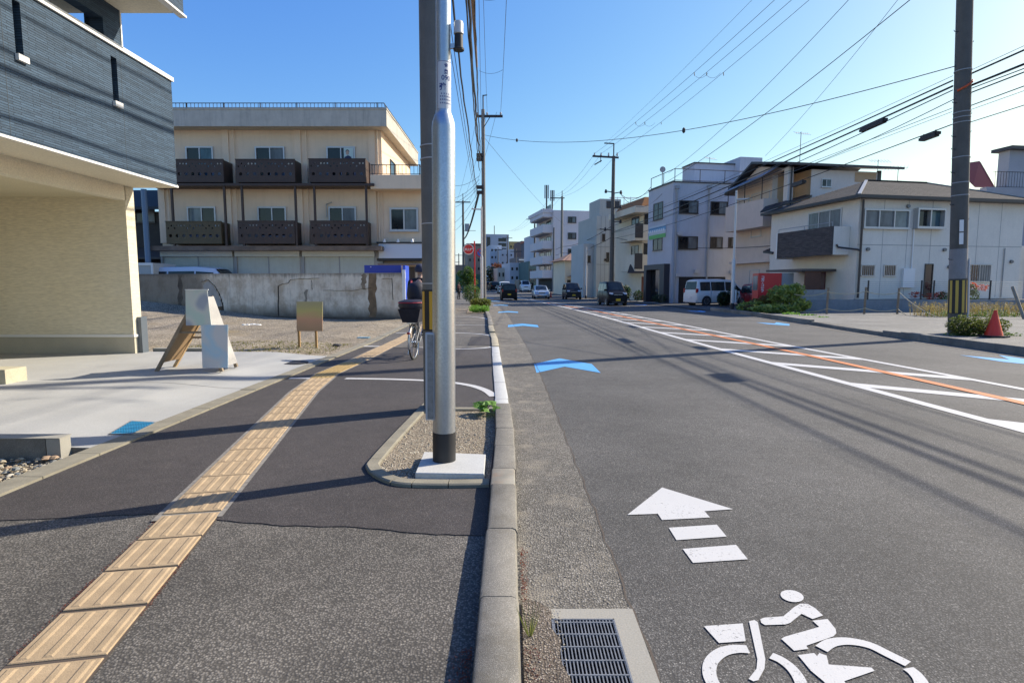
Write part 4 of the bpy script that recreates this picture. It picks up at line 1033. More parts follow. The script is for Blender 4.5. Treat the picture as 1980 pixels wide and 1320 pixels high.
q = [wf.at(u, v) for u, v in ((393, 552), (402, 543), (412, 552), (421, 567), (428, 584), (428, 592), (412, 592), (400, 575))]
cwl.part('exposed_patch', MB().oprism([wf.pt(a, z, .001) for a, z in q], wf.n * .01), mat('patch_pale', (.44, .40, .35), .9, .1, 4, 40))
q = [wf.at(u, v) for u, v in ((413, 594), (430, 592), (431, 622), (413, 624))]
cwl.part('brick_patch', MB().oprism([wf.pt(a, z, .001) for a, z in q], wf.n * .012), mat('patch_brown', (.13, .085, .05), .95, .3, 8, 40))
for (ua, ub, va, vb, c_) in ((713, 727, 529, 616, (.24, .155, .085)), (700, 706, 529, 560, (.27, .2, .13)), (345, 352, 530, 600, (.12, .095, .07)), (590, 594, 560, 612, (.30, .25, .19))):
    q = []; k_n = 9
    for k in range(k_n + 1): a0_ = wf.at(ua, va + (vb - va) * k / k_n); q.append((a0_[0] + R.uniform(-.06, .06), a0_[1]))
    for k in range(k_n, -1, -1): a0_ = wf.at(ub, va + (vb - va) * k / k_n); q.append((a0_[0] + R.uniform(-.08, .08), a0_[1]))
    cwl.part('rust_stain', MB().oprism([wf.pt(a, min(z, 1.99), .001) for a, z in q], wf.n * .003), mat('stain' + str(ua), c_, .95, .35, 3, 25, bmp=.3))
cwl.part('footing', wf.box(MB(), 0, -.1, L_, .16, .001, .14), mat('dark_footing', (.13, .105, .08), .95, .3, 3, 30))
single('soil_mound', MB().oprism([(-19, 24.6, .1), (-16.5, 24.2, .1), (-13, 23.9, .1), (-11.5, 24.2, .08), (-12, 24.9, .28), (-15, 25.55, .58), (-19, 26.3, .95)], (0, .6, .02)), M['gravel'], 'low bank of gravelly soil against the left end of the old concrete wall', 'mound', smooth=True)
# blue hoarding box at the wall's end
bh = Thing('blue_sign_box', 'bright blue sign box rising behind the right end of the old concrete wall', 'sign', (-5.3, 23.9, 0))
bluep = plain('sign_blue', (.045, .10, .56), .4)
bh.part('front_panel', MB().box(-6.15, 23.86, 1.2, -4.62, 23.95, 2.32), plain('sign_blue_front', (.03, .06, .36), .4))
bh.part('side_panel', MB().box(-4.47, 23.45, .15, -4.37, 24.3, 2.30), bluep)
bh.part('white_edge', MB().box(-4.49, 23.38, .12, -4.37, 23.45, 2.12).box(-4.49, 23.37, 1.75, -4.36, 23.446, 2.0), whitem)
for u in (717, 777): p = P(u, 516, 23.85); bh.part('bolt', MB().lathe((p.x, p.y, p.z), [(.02, -.015), (.02, .0)], 8, axis='y'), M['wbright'])
# dark house glimpsed at the far left with blue pole
dh = Thing('dark_old_house', 'dark old two-storey house in the gap left of the peach apartment block', 'house', (-21.5, 33, 0))
dm = mat('dark_boards', (.05, .045, .04), .85, .2, 3, 30); f2 = Face((0, 32.5), (1, 0), (0, -1))
dh.part('wall', MB().box(-26, 32.5, 0, -18.35, 38, 5.6), dm)
dh.part('roof', MB().oprism([(-26.5, 31.6, 5.6), (-18.3, 31.6, 5.6), (-18.3, 34.8, 7.0), (-26.5, 34.8, 7.0)], (0, 0, .15)), plain('roof_tin_grey', (.05, .06, .065), .9, 0, .2))
dh.part('lower_roof', MB().oprism([(-26, 31.2, 2.9), (-18.4, 31.2, 2.9), (-18.4, 32.5, 3.5), (-26, 32.5, 3.5)], (0, 0, .1)), plain('lower_roof_dark', (.07, .06, .055), .6))
r = f2.rect(262, 398, 300, 430); window(dh, f2, r, ('gdark', 'ggrey'), M['alud'])
p = P(283, 450, 29.3)
single('blue_gate_post', MB().lathe((p.x, p.y, 0), [(.13, 0), (.13, 6.3)], 20), plain('post_blue_grey', (.10, .17, .26), .45), 'tall blue-grey round post standing in the gap left of the peach apartment block', 'post', smooth=True)

# ---- A-frame sign
def aframe():
    z0 = .135; a = G(311, 716, z0); b_ = G(420, 720, z0); c = G(336, 709, z0); d = G(447, 710, z0)
    yn = (a[1] + b_[1]) / 2; yf = yn + .48
    xa, xb = a[0], b_[0] + .02; ht = P(375, 562, yn).z; xm = P(368, 562, yn).x + .02; hj = ht - .06
    th = Thing('sandwich_board', 'wooden A-frame sandwich board with pale posters on the driveway', 'sandwich board', ((xa + xb) / 2, yn, z0))
    wood = mat('weathered_wood', (.30, .23, .155), .8, .2, 6, 80, bmp=.3); ply = mat('plywood_brown', (.36, .235, .12), .75, .15, 4, 60, bmp=.1)
    wood2 = mat('new_wood', (.52, .36, .19), .7, .12, 6, 80, bmp=.15)
    for (yy, w2) in ((yn, wood), (yf, wood2)):
        th.part('leg', MB().bar((xa, yy, z0), (xm - .02, yy, ht - (.26 if yy == yn else .3)), .05, .045), w2)
        th.part('leg', MB().bar((xb, yy, z0), (xm + .05, yy, ht - .1), .05, .045), wood)
    def onleg(x0, x1, t_, zt_): return (x0 + (x1 - x0) * t_, z0 + (zt_ - z0) * t_)
    p0 = onleg(xa, xm - .02, .14, ht - .26); p1 = onleg(xa, xm - .02, .98, ht - .26)
    th.part('left_board', MB().oprism([(p0[0] + .012, yn + .02, p0[1]), (p1[0] + .012, yn + .02, p1[1]), (p1[0] + .012, yf - .02, p1[1]), (p0[0] + .012, yf - .02, p0[1])], (.012, 0, 0)), ply)
    p0 = onleg(xb, xm + .05, .06, ht - .1); p1 = onleg(xb, xm + .05, 1.0, ht - .1)
    th.part('right_board', MB().oprism([(p0[0] + .02, yn - .02, p0[1]), (p1[0] + .02, yn - .02, p1[1]), (p1[0] + .02, yf + .02, p1[1]), (p0[0] + .02, yf + .02, p0[1])], (.012, 0, 0)), mat('board_pale', (.40, .38, .35), .6, .1, 4, 60))
    th.part('brace', MB().bar(((xa + xm) / 2 + .05, yn + .04, z0 + .62), ((xb + xm) / 2 - .02, yn + .04, z0 + .62), .035, .03), wood)
    th.part('brace', MB().bar(((xa + xm) / 2 - .0, yf, z0 + .50), ((xb + xm) / 2 + .03, yf, z0 + .50), .035, .03), wood)
    def poster(uv, name, ca, cb, cc, dy, lab):
        m, n, b = base_mat(name); g = n.nodes.new('ShaderNodeNewGeometry'); nz = noise(n, pos(n, (3.4, 3.4, 2.6)), 1.0, 1, .3)
        cr = n.nodes.new('ShaderNodeValToRGB'); el = cr.color_ramp.elements; el[0].position = .38; el[0].color = c4(ca); el[1].position = .5; el[1].color = c4(cb); e = el.new(.62); e.color = c4(cc)
        n.links.new(nz, cr.inputs[0]); n.links.new(cr.outputs[0], b.inputs['Base Color']); b.inputs['Roughness'].default_value = .4
        pts = [P(u, v, yn - dy) for u, v in uv]; o_ = th.part('poster', MB().oprism(pts, (0, -.008, 0)), m, label=lab)
    poster(((359, 560), (401, 561), (409, 629), (360, 629)), 'poster_upper', (.50, .62, .54), (.60, .62, .56), (.36, .40, .46), .04, 'pale green and grey upper poster')
    poster(((389, 628), (441, 628), (441, 711), (392, 711)), 'poster_lower', (.62, .62, .60), (.42, .58, .68), (.60, .60, .60), .06, 'pale blue and white lower poster')
    th.part('poster_top_rail', MB().bar(P(358, 560, yn - .05), P(403, 560, yn - .05), .02, .012), whitem)
aframe()
# ---- small board on two stakes
y0 = G(577, 674, .06)[1]
tb2 = Thing('stake_sign', 'orange and yellow notice board on two wooden stakes in the gravel lot', 'sign', (P(595, 670, y0).x, y0, .05))
m_, n_, b_ = base_mat('notice_print'); nz = noise(n_, pos(n_, (2.6, 2.6, 3.2)), 1.0, 1, .3); cr = n_.nodes.new('ShaderNodeValToRGB'); el = cr.color_ramp.elements
g_ = n_.nodes.new('ShaderNodeNewGeometry'); sx = n_.nodes.new('ShaderNodeSeparateXYZ'); n_.links.new(g_.outputs['Position'], sx.inputs[0])
el[0].position = 0; el[0].color = (.42, .28, .17, 1); el[1].position = 1; el[1].color = (.40, .36, .20, 1); e = el.new(.4); e.color = (.58, .33, .20, 1); e = el.new(.7); e.color = (.50, .45, .17, 1)
n_.links.new(ramp(n_, math_(n_, 'ADD', sx.outputs[2], math_(n_, 'MULTIPLY', nz, .25)), .62, 1.25), cr.inputs[0]); n_.links.new(cr.outputs[0], b_.inputs['Base Color'])
tb2.part('board', MB().oprism([P(574, 640, y0 - .03), P(624, 640, y0 - .03), P(624, 583, y0 - .03), P(574, 583, y0 - .03)], (0, -.015, 0)), m_)
for u in (578, 611): a = P(u, 640, y0); tb2.part('stake', MB().bar((a.x, y0, -.05 + .08), (a.x, y0, P(u, 600, y0).z), .045, .045), mat('stake_wood' + str(u), (.38, .24, .10), .8, .1, 6, 60))
# lot litter
for (u, v, s_, m, lab, nm) in ((488, 628, .28, whitem, 'crumpled white plastic bag lying on the gravel before the wall', 'plastic_bag'), (653, 665, .16, M['black'], 'flat black object lying in the grass near the notice board', 'black_dish')):
    x, y = G(u, v, .1); mb = MB()
    for k in range(9 if nm == 'plastic_bag' else 1): pebble(mb, (x + R.uniform(-s_, s_) * (1 if nm == 'plastic_bag' else 0), y + R.uniform(-.1, .1), .08), s_ * (.4 if nm == 'plastic_bag' else 1), flat=.5 if nm == 'plastic_bag' else .25)
    single(nm, mb, m, lab, 'litter', smooth=True)
x, y = G(703, 653, .06); single('blue_survey_plate', MB().box(x - .16, y - .12, .06, x + .16, y + .12, .075), plain('plate_pale_blue', (.12, .26, .34), .6), 'small light blue plate on the gravel by the pavement border', 'plate')
# ================================================================ RIGHT SIDE BUILDINGS
A11 = rad(11)
ef = (math.cos(A11), math.sin(A11)); er = (-math.sin(A11), math.cos(A11))
class Bld:
    def __init__(s, u, Y, ang=A11):
        p = P(u, 551, Y); s.C = Vector((p.x, Y, 0)); s.a = ang
        s.ef = Vector((math.cos(ang), math.sin(ang), 0)); s.er = Vector((-math.sin(ang), math.cos(ang), 0))
        s.F = Face(s.C, s.ef, -s.er); s.S = Face(s.C, s.er, -s.ef)
    def q(s, a, d, z): p = s.C + s.ef * a + s.er * d; return Vector((p.x, p.y, z))
    def vol(s, mb, a0, d0, z0, a1, d1, z1): return mb.obox(s.q(a0, d0, z0), s.ef * (a1 - a0), s.er * (d1 - d0), (0, 0, z1 - z0))
    def zF(s, u, v): return s.F.at(u, v)[1]
def pipe(th, pts, r, m, name='downpipe'): th.part(name, MB().tube(pts, r, 8), m, True)
panelw = mat('white_panel_siding', (.80, .745, .655), .75, .04, 1.5, 40, streak=.12, bmp=.08, dirt=(.32, .30, .26))
drk = plain('dark_trim', (.035, .033, .035), .45)
# ---- house A: white two-storey with hipped roof
a = Bld(1653, 31); zE = a.zF(1655, 384); W_, D_ = 10.9, 4.9
hA = Thing('white_house', 'white panelled two-storey house with grey hipped roof beside the rope fence', 'house', (a.C.x, a.C.y, .7))
hA.part('wall', a.vol(MB(), 0, 0, .1, W_, 7.4, zE), panelw)
for s_ in (1.55, 3.1, 4.65, 6.2, 7.75, 9.3): hA.part('panel_joint', a.F.box(MB(), s_, .8, s_ + .025, zE, .0, .006), plain('joint_grey', (.36, .35, .33), .8))
zm = a.zF(1700, 474); hA.part('panel_joint', a.F.box(MB(), 0, zm, W_, zm + .03, .0, .008), plain('joint_grey2', (.33, .32, .3), .8))
ov = .5; mb = MB(); e0, e1, g0, g1 = -ov, W_ + ov, -ov, 7.4 + ov; zr = P(1664, 351, 34.8).z
dd = (g1 - g0) / 2
rp = [a.q(e0, g0, zE), a.q(e1, g0, zE), a.q(e1, g1, zE), a.q(e0, g1, zE), a.q(e0 + dd, (g0 + g1) / 2, zr), a.q(e1 - dd + .8, (g0 + g1) / 2, zr)]
tile = brickmat('roof_slate', (.11, .103, .095), (.05, .047, .043), 0, .075, .45, .10, .8, .95, .12, .02, .08)
hA.part('roof', MB().add([p + Vector((0, 0, .14)) for p in rp], [(0, 1, 5, 4), (1, 2, 5), (2, 3, 4, 5), (3, 0, 4)]), tile)
hA.part('fascia', MB().add(rp[:4] + [p + Vector((0, 0, .16)) for p in rp[:4]], [(0, 1, 5, 4), (1, 2, 6, 5), (2, 3, 7, 6), (3, 0, 4, 7), (0, 3, 2, 1)]), drk)
for i, j in ((0, 4), (1, 5)): hA.part('hip_cap', MB().bar(rp[i] + Vector((0, 0, .17)), rp[j] + Vector((0, 0, .17)), .16, .05), plain('hip_cap', (.33, .33, .33), .5))
hA.part('ridge_cap', MB().bar(rp[4] + Vector((0, 0, .17)), rp[5] + Vector((0, 0, .17)), .2, .06), tile)
pipe(hA, [a.F.pt(.12, zE - .05, .12), a.F.pt(.12, .8, .12)], .06, drk)
window(hA, a.F, a.F.rect(1669, 405, 1757, 442), ('ggrey', 'ggrey', 'gcurt'), fw=.08, proud=.1)
o_ = window(hA, a.F, a.F.rect(1766, 404, 1820, 442), ('gdark', 'gblue'), fw=.09, proud=.3)
for (u0, u1) in ((1664, 1691), (1708, 1732)): window(hA, a.F, a.F.rect(u0, 512, u1, 534), ('gdark',), bars=7, sill=False)
window(hA, a.F, a.F.rect(1870, 511, 1915, 545), ('gdark', 'ggrey'), bars=10, sill=False)
window(hA, a.F, a.F.rect(1786, 510, 1802, 575), ('gdark',), frame=M['alud'], sill=False, name='narrow_window')
mt_ = a.F.rect(1742, 519, 1764, 556); hA.part('meter_box', a.F.box(MB(), mt_[0], mt_[1], mt_[2], mt_[3], 0, .16), M['wbright'])
for (u, v) in ((1677, 482), (1825, 483), (1755, 399), (1834, 516), (1954, 506)):
    s_, z_ = a.F.at(u, v); p = a.F.pt(s_, z_, .06); hA.part('vent_cap', MB().lathe((p.x, p.y, p.z), [(.09, -.05), (.10, .04), (.04, .06)], 12, axis='y'), plain('vent_metal', (.18, .18, .18), .4, .6), True)
s_ = a.F.at(1762, 500)[0]; pipe(hA, [a.F.pt(s_, a.zF(1762, 430), .05), a.F.pt(s_, a.zF(1762, 520), .05)], .035, M['wbright'], 'service_pipe')
s_ = a.F.at(1940, 500)[0]; pipe(hA, [a.F.pt(s_, a.zF(1940, 480), .05), a.F.pt(s_, a.zF(1940, 575), .05)], .03, M['grey'], 'service_pipe')
# ground-floor extension at right with terrace rail
z2 = a.zF(1955, 474)
hA.part('extension', a.vol(MB(), W_ + .002, .3, .1, W_ + .75, 6.5, z2), panelw)
hA.part('extension_railing', a.F.box(a.F.box(MB(), W_ + .05, z2, W_ + .08, z2 + 1.2, -.4, -.36), W_ + .05, z2 + 1.15, W_ + .7, z2 + 1.2, -.4, -.36), M['grey'])
pipe(hA, [a.F.pt(W_ + .68, z2 - .1, .0), a.F.pt(W_ + .68, .8, .0)], .06, drk)
# road side: wide window, dark balcony, porch
window(hA, a.S, a.S.rect(1628, 404, 1564, 444) if False else tuple(sorted([a.S.at(1628, 420)[0], a.S.at(1564, 420)[0]])[:1]) + (a.S.at(1600, 444)[1], a.S.at(1564, 420)[0], a.S.at(1600, 406)[1]), ('ggrey', 'ggrey', 'gcurt'), fw=.07)
bz0, bz1 = P(1620, 505, 31.5).z - .5, P(1620, 440, 31.5).z
balm = brickmat('dark_stone_balcony', (.105, .092, .088), (.04, .036, .034), 1, .05, .3, .25, .8, .8)
zb0 = a.S.at(1652, 492)[1] ; zb1 = a.S.at(1652, 437)[1]
hA.part('balcony_panel', a.vol(MB(), -1.15, .55, zb0, -1.02, 5.1, zb1), balm)
hA.part('balcony_end', a.vol(MB(), -1.019, .55, zb0, -.01, .67, zb1), panelw)
hA.part('balcony_floor', a.vol(MB(), -1.019, .671, zb0 + .05, -.01, 5.0, zb0 + .2), soff)
hA.part('balcony_far_end', a.vol(MB(), -1.16, 5.101, zb0 - .05, -.01, 5.2, zb1 + .02), whitem)
hA.part('balcony_rail', MB().tube([a.q(-1.08, .6, zb1 + .22), a.q(-1.08, 5.1, zb1 + .22)], .02, 6).tube([a.q(-1.08, .6, zb1), a.q(-1.08, .6, zb1 + .22)], .015, 6).tube([a.q(-1.08, 2.8, zb1), a.q(-1.08, 2.8, zb1 + .22)], .015, 6).tube([a.q(-1.08, 5.1, zb1), a.q(-1.08, 5.1, zb1 + .22)], .015, 6), M['grey'])
pipe(hA, [a.q(-.85, .5, zb0 + .55), a.q(-.75, .48, zb0 + .4), a.q(-.05, -.1, zb0 + .25), a.q(.1, -.12, zb0 + .2)], .05, drk)
zpz = P(1580, 519, 31.5).z
hA.part('porch_roof', a.vol(MB(), -2.2, 1.4, zpz - .12, -.01, 4.6, zpz), plain('porch_brown', (.09, .075, .07), .5))
hA.part('porch_screen', a.vol(MB(), -1.9, 1.5, .3, -.9, 1.56, zpz - .13), mat('brown_screen', (.15, .065, .04), .7, .1, 5, 30))
hA.part('porch_door', a.vol(MB(), -.06, 2.2, .8, -.002, 3.6, zpz - .15), plain('door_maroon', (.10, .02, .03), .4))
hA.part('base_plinth', a.vol(MB(), -.03, -.03, .05, W_ + .03, .0 - .001, .74), M['conc'])
# low wall and platform before the house
lw = Thing('low_concrete_wall', 'low blue-grey concrete wall with wire netting in front of the white house', 'wall', (22, 30, .1))
z1_ = .74; w0 = P(1532, 580, 29.7); 
lw.part('wall', MB().obox((w0.x, 29.65, 0), (17, .35, 0), (0, .15, 0), (0, 0, z1_)), mat('wall_blue_grey', (.24, .26, .28), .9, .12, 2, 30, streak=.3))
lw.part('platform', MB().obox((w0.x, 29.82, 0), (17, .35, 0), (0, 3, 0), (0, 0, z1_ - .05)), M['conc'])
lf = Face((w0.x, 29.7), (17, .35), (0.02, -1))
for u in (1678, 1781, 1805, 1914): s_ = lf.at(u, 560)[0]; lw.part('net_post', lf.box(MB(), s_ - .03, z1_, s_ + .03, z1_ + 1.0, 0, .05), drk)
mb = MB()
for k in range(9): mb.tube([lf.pt(3.6, z1_ + .12 + k * .1, .02), lf.pt(17, z1_ + .12 + k * .1, .02)], .004, 3)
lw.part('wire_netting', mb, plain('net_green', (.12, .15, .13), .6), stuff=True)
bw = Thing('block_wall', 'short grey block wall joining the vending machine side and the rope fence', 'wall', (15, 31, 0))
b0, b1 = P(1535, 570, 30.6), P(1602, 570, 30.9); z_ = P(1560, 560, 30.7).z; bwm = mat('block_grey', (.34, .34, .33), .9, .1, 3, 50)
for r_ in range(6):
    for c_ in range(5):
        f0, f1 = (c_ - .5 * (r_ % 2)) / 4.5, (c_ + 1 - .5 * (r_ % 2)) / 4.5; f0, f1 = max(0, f0), min(1, f1)
        if f1 - f0 < .02: continue
        pA, pB = b0.lerp(b1, f0), b0.lerp(b1, f1); h = z_ / 6
        bw.part('block', MB().obox((pA.x + .006, pA.y, r_ * h + .006), (pB.x - pA.x - .01, pB.y - pA.y, 0), (0, .14, 0), (0, 0, h - .01)), bwm)
bw.part('mortar_core', MB().obox((b0.x, b0.y + .01, 0), (b1.x - b0.x, b1.y - b0.y, 0), (0, .11, 0), (0, 0, z_ - .02)), M['conc'])

# ---- house B: beige three-storey with black roof edge
b = Bld(1514, 38.5); zT = b.zF(1514, 322)
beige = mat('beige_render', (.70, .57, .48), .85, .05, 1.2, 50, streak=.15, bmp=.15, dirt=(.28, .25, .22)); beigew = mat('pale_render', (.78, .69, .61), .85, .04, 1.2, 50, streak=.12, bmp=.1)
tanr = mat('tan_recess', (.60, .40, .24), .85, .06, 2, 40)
hB = Thing('beige_three_storey_house', 'beige three-storey house with thin black roof edges and deep loggias', 'house', (b.C.x, b.C.y, 0))
sW = b.F.at(1700, 400)[0]; sD = 6.0
uc = b.F.at(1558, 400)[0]
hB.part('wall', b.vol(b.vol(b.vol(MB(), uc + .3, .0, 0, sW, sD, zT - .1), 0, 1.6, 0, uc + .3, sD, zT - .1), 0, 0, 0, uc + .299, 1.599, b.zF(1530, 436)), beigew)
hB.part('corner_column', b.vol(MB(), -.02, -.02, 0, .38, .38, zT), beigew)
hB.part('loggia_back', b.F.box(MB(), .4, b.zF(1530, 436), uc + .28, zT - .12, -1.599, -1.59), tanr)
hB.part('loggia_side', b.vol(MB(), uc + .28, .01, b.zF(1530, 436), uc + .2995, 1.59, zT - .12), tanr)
yk = P(1467, 314, 41).z
pkd = b.S.at(1467, 330)[0]
hB.part('gable', MB().oprism([b.q(.001, 0, zT - .1), b.q(.001, sD, zT - .7), b.q(.001, pkd, yk - .15)], b.ef * .2), beige)
def rl(mb, p0, p1, p2, p3, th_=.16): return mb.oprism([p0, p1, p2, p3], (0, 0, th_))
rwx = b.F.at(1735, 327)[0]
hB.part('roof', rl(rl(MB(), b.q(-.6, -.6, zT + .02), b.q(rwx, -.6, zT + .02), b.q(rwx, pkd, yk), b.q(-.6, pkd, yk)), b.q(-.6, pkd, yk), b.q(rwx, pkd, yk), b.q(rwx, sD + .6, zT - .9), b.q(-.6, sD + .6, zT - .9)), drk)
lr = [P(1470, 412, 37.2), P(1570, 381, 38.6), P(1570, 376, 39.4), P(1480, 402, 37.9)]
hB.part('lower_roof', rl(MB(), *lr, .10), drk)
hB.part('lower_canopy', rl(MB(), b.q(-1.2, -.4, b.zF(1480, 492)), b.q(.4, -.4, b.zF(1520, 475)), b.q(.4, .6, b.zF(1520, 470)), b.q(-1.2, .6, b.zF(1480, 488)), .12), drk)
pipe(hB, [b.q(.2, -.1, zT), b.q(.2, -.1, .2)], .06, drk)
window(hB, b.F, b.F.rect(1588, 346, 1607, 362), ('gdark', 'gcurt'), bars=0)
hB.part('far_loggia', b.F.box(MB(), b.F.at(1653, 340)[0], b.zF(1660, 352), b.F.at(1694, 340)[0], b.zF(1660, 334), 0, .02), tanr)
hB.part('roof_post', b.F.box(MB(), b.F.at(1697, 340)[0], b.zF(1690, 352), b.F.at(1703, 340)[0], zT, -.1, .05), drk)
# road side balcony
za_, zb_ = b.S.at(1480, 440)[1], b.S.at(1480, 386)[1]
s0, s1 = .9, 5.5
zb0, zb1 = P(1480, 437, 39).z, P(1480, 383, 39).z
hB.part('balcony', b.vol(b.vol(MB(), -1.1, s0, zb0, -.95, s1, zb1), -.949, s0, zb0, 0, s0 + .12, zb1), beige)
hB.part('balcony_floor', b.vol(MB(), -.949, s0 + .121, zb0, 0, s1, zb0 + .15), beige)
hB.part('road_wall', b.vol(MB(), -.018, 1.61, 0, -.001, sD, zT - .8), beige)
hB.part('awning', MB().oprism([b.q(-1.5, .6, zb1 + 1.4), b.q(-1.5, 5.8, zb1 + .95), b.q(-.0, 5.8, zb1 + 1.75), b.q(-.0, .6, zb1 + 2.25)], (0, 0, .04)), plain('awning_blue_grey', (.20, .24, .32), .3))
for s_ in (1.2, 3.2, 5.3): hB.part('awning_post', MB().tube([b.q(-1.05, s_, zb1), b.q(-1.05, s_, zb1 + 1.45)], .03, 6), M['dsteel'])
window(hB, b.S, (1.8, zb0 + .4, 3.9, zb0 + 2.6), ('gdark', 'gdark')); window(hB, b.S, (4.2, zb0 + .4, 5.4, zb0 + 2.6), ('gdark',))
window(hB, b.S, (2.6, P(1455, 456, 41).z, 3.8, P(1455, 440, 41).z), ('gdark',)); window(hB, b.S, (2.6, .9, 3.8, 2.6), ('gdark',))
hB.part('ground_recess', b.S.box(MB(), .5, .1, 1.5, 2.9, .0, .03), plain('recess_dark', (.06, .055, .05), .8))
hB.part('storey_band', b.S.box(MB(), 0, P(1455, 508, 41).z - .0, 5.8, P(1455, 503, 41).z, .02, .45), beige)
p = P(1546, 318, 42); aerial(p.x, p.y, yk - .8, P(1546, 255, 42).z - yk + .8, 1.0, 'tall TV aerial above the black roof edge of the beige three-storey house', .3)
p = P(1697, 330, 45); aerial(p.x, p.y, 8.9, 2.2, 1.3, 'low TV aerial behind the right end of the beige three-storey house', .1)
p = P(1735, 355, 44); aerial(p.x, p.y, 7.0, P(1735, 322, 44).z - 7, 1.2, 'TV aerial on a bare mast behind the white house roof', 2.9)

# ---- building C: grey three-storey with roof railing
c = Bld(1297, 46.5); zC = c.zF(1297, 352)
greyw = mat('blue_grey_render', (.52, .545, .60), .85, .05, .8, 50, streak=.2, bmp=.1, dirt=(.2, .2, .21))
hC = Thing('grey_three_storey_building', 'blue-grey three-storey building with rooftop railing and a banner on its street face', 'building', (c.C.x, c.C.y, 0))
wC = 9.5; dC = c.S.at(1254, 400)[0]
hC.part('wall', c.vol(MB(), 0, 0, 0, wC, dC, zC), greyw)
hC.part('parapet_cap', c.vol(c.vol(MB(), -.08, -.08, zC, wC + .05, .12, zC + .08), -.08, .121, zC, .1, dC, zC + .08), drk)
pz0, pz1 = P(1370, 322, 50).z, P(1430, 303, 50).z
u1 = 4.3; hC.part('penthouse', c.vol(c.vol(MB(), 3.4, 3.0, zC, 7.2, dC + .5, pz0 + .3), 7.2, 2.2, zC, 9.3, dC + .5, pz1), greyw)
hC.part('penthouse_cap', c.vol(MB(), 3.3, 2.9, pz0 + .3, 7.19, dC + .5, pz0 + .38), drk)
for (u0, v0, u1_, v1) in ((1313, 388, 1350, 413), (1374, 390, 1406, 415)): window(hC, c.F, c.F.rect(u0, v0, u1_, v1), ('gdark', 'gcurt'), M['alud'], fw=.07)
for (u0, v0, u1_, v1) in ((1311, 457, 1349, 482), (1373, 458, 1397, 480), (1408, 459, 1420, 478)): window(hC, c.F, c.F.rect(u0, v0, u1_, v1), ('gdark', 'ggrey'), M['alud'], fw=.07)
def Sr(bld, u0, v0, u1, v1):
    x = bld.S.rect(u0, v0, u1, v1); return (min(x[0], x[2]), x[1], max(x[0], x[2]), x[3])
window(hC, c.S, Sr(c, 1264, 392, 1282, 425), ('gdark', 'gdark'), M['alud'], fw=.07); window(hC, c.S, Sr(c, 1263, 461, 1281, 484), ('gdark', 'gdark'), M['alud'], fw=.07)
for u in (1306, 1368): s_ = c.F.at(u, 450)[0]; pipe(hC, [c.F.pt(s_, c.zF(u, 362), .1), c.F.pt(s_, .1, .1)], .07, M['grey']); p = c.F.pt(s_, c.zF(u, 363), .1); hC.part('rain_hopper', MB().box(p.x - .16, p.y - .12, p.z - .1, p.x + .16, p.y + .12, p.z + .18), M['grey'])
r = Sr(c, 1256, 436, 1288, 470); bn = hC.part('banner', c.S.box(MB(), r[0], r[1] + .55, r[2], r[3], .02, .05), plain('banner_white', (.50, .56, .60), .5))
hC.part('banner_blue_band', c.S.box(MB(), r[0], r[1] + .55 + (r[3] - r[1] - .55) * .5, r[2], r[3] - .15, .051, .056), plain('banner_blue', (.10, .32, .55), .5), parent=bn)
hC.part('banner_green_band', c.S.box(MB(), r[0], r[1] + .4, r[2], r[1] + .72, .051, .058), plain('banner_green', (.10, .42, .10), .5), parent=bn)
mb = MB()
for k in range(9): c.S.box(mb, r[0] + .25 + k * .36, r[1] + .95, r[0] + .45 + k * .36, r[1] + 1.15, .052, .057)
hC.part('banner_lettering', mb, plain('banner_print', (.75, .78, .8), .5), parent=bn, stuff=True)
for (u, v) in ((1309, 532), (1345, 525), (1414, 527), (1312, 452)): s_, z_ = c.F.at(u, v); hC.part('wall_lamp', c.F.box(MB(), s_ - .2, z_ - .12, s_ + .2, z_ + .15, 0, .3), M['lgrey'])
hC.part('garage_opening', c.F.box(MB(), c.F.at(1312, 560)[0], .05, c.F.at(1350, 560)[0] + 2.4, c.zF(1320, 535), 0, .02), plain('opening_dark', (.015, .015, .018), .8))
# entrance porch of the shop
ent = plain('entrance_charcoal', (.035, .035, .045), .5); r = Sr(c, 1248, 512, 1291, 580)
hC.part('entrance_frame', c.S.box(c.S.box(c.S.box(MB(), .25, 2.8, 4.2, r[3], 0, .5), .25, .05, 1.1, 2.8, 0, .5), 3.7, .05, 4.2, 2.8, 0, .5), ent)
hC.part('shop_glass', c.S.box(MB(), 1.11, .05, 3.69, 2.79, .0, .05), M['gdark'])
hC.part('shop_glow_wall', c.S.box(MB(), 1.5, .4, 2.1, 2.6, .051, .06), plain('cream_panel', (.5, .42, .28), .6))
hC.part('shop_notice', c.S.box(MB(), 1.3, 1.5, 1.55, 2.5, .06, .1), M['wbright'])
# roof railing
rz = P(1297, 325, 46.5).z
for z_ in (rz - .9, rz): hC.part('roof_rail', MB().tube([c.q(.2, dC, z_), c.q(.2, .2, z_), c.q(wC - .3, .2, z_)], .03, 6), M['dsteel'])
for k in range(5): p = c.q(.2 + k * 2.2, .2, zC); hC.part('rail_post', MB().tube([p, p + Vector((0, 0, rz - zC))], .03, 6), M['dsteel'])
for d_ in (2.2, dC): p = c.q(.2, d_, zC); hC.part('rail_post', MB().tube([p, p + Vector((0, 0, rz - zC))], .03, 6), M['dsteel'])
p = P(1281, 328, 49); ds = Thing('satellite_dish', 'small round satellite dish on the rooftop railing of the blue-grey building', 'satellite dish', (p.x, p.y, zC))
ds.part('mast', MB().tube([(p.x, p.y, zC - .1), (p.x, p.y, p.z)], .03, 6), M['dsteel']); ds.part('dish', MB().lathe((p.x, p.y, p.z), [(.05, .08), (.16, .03), (.24, -.05), (.245, -.06), (.24, -.07)], 18, axis='y'), M['grey'], True)
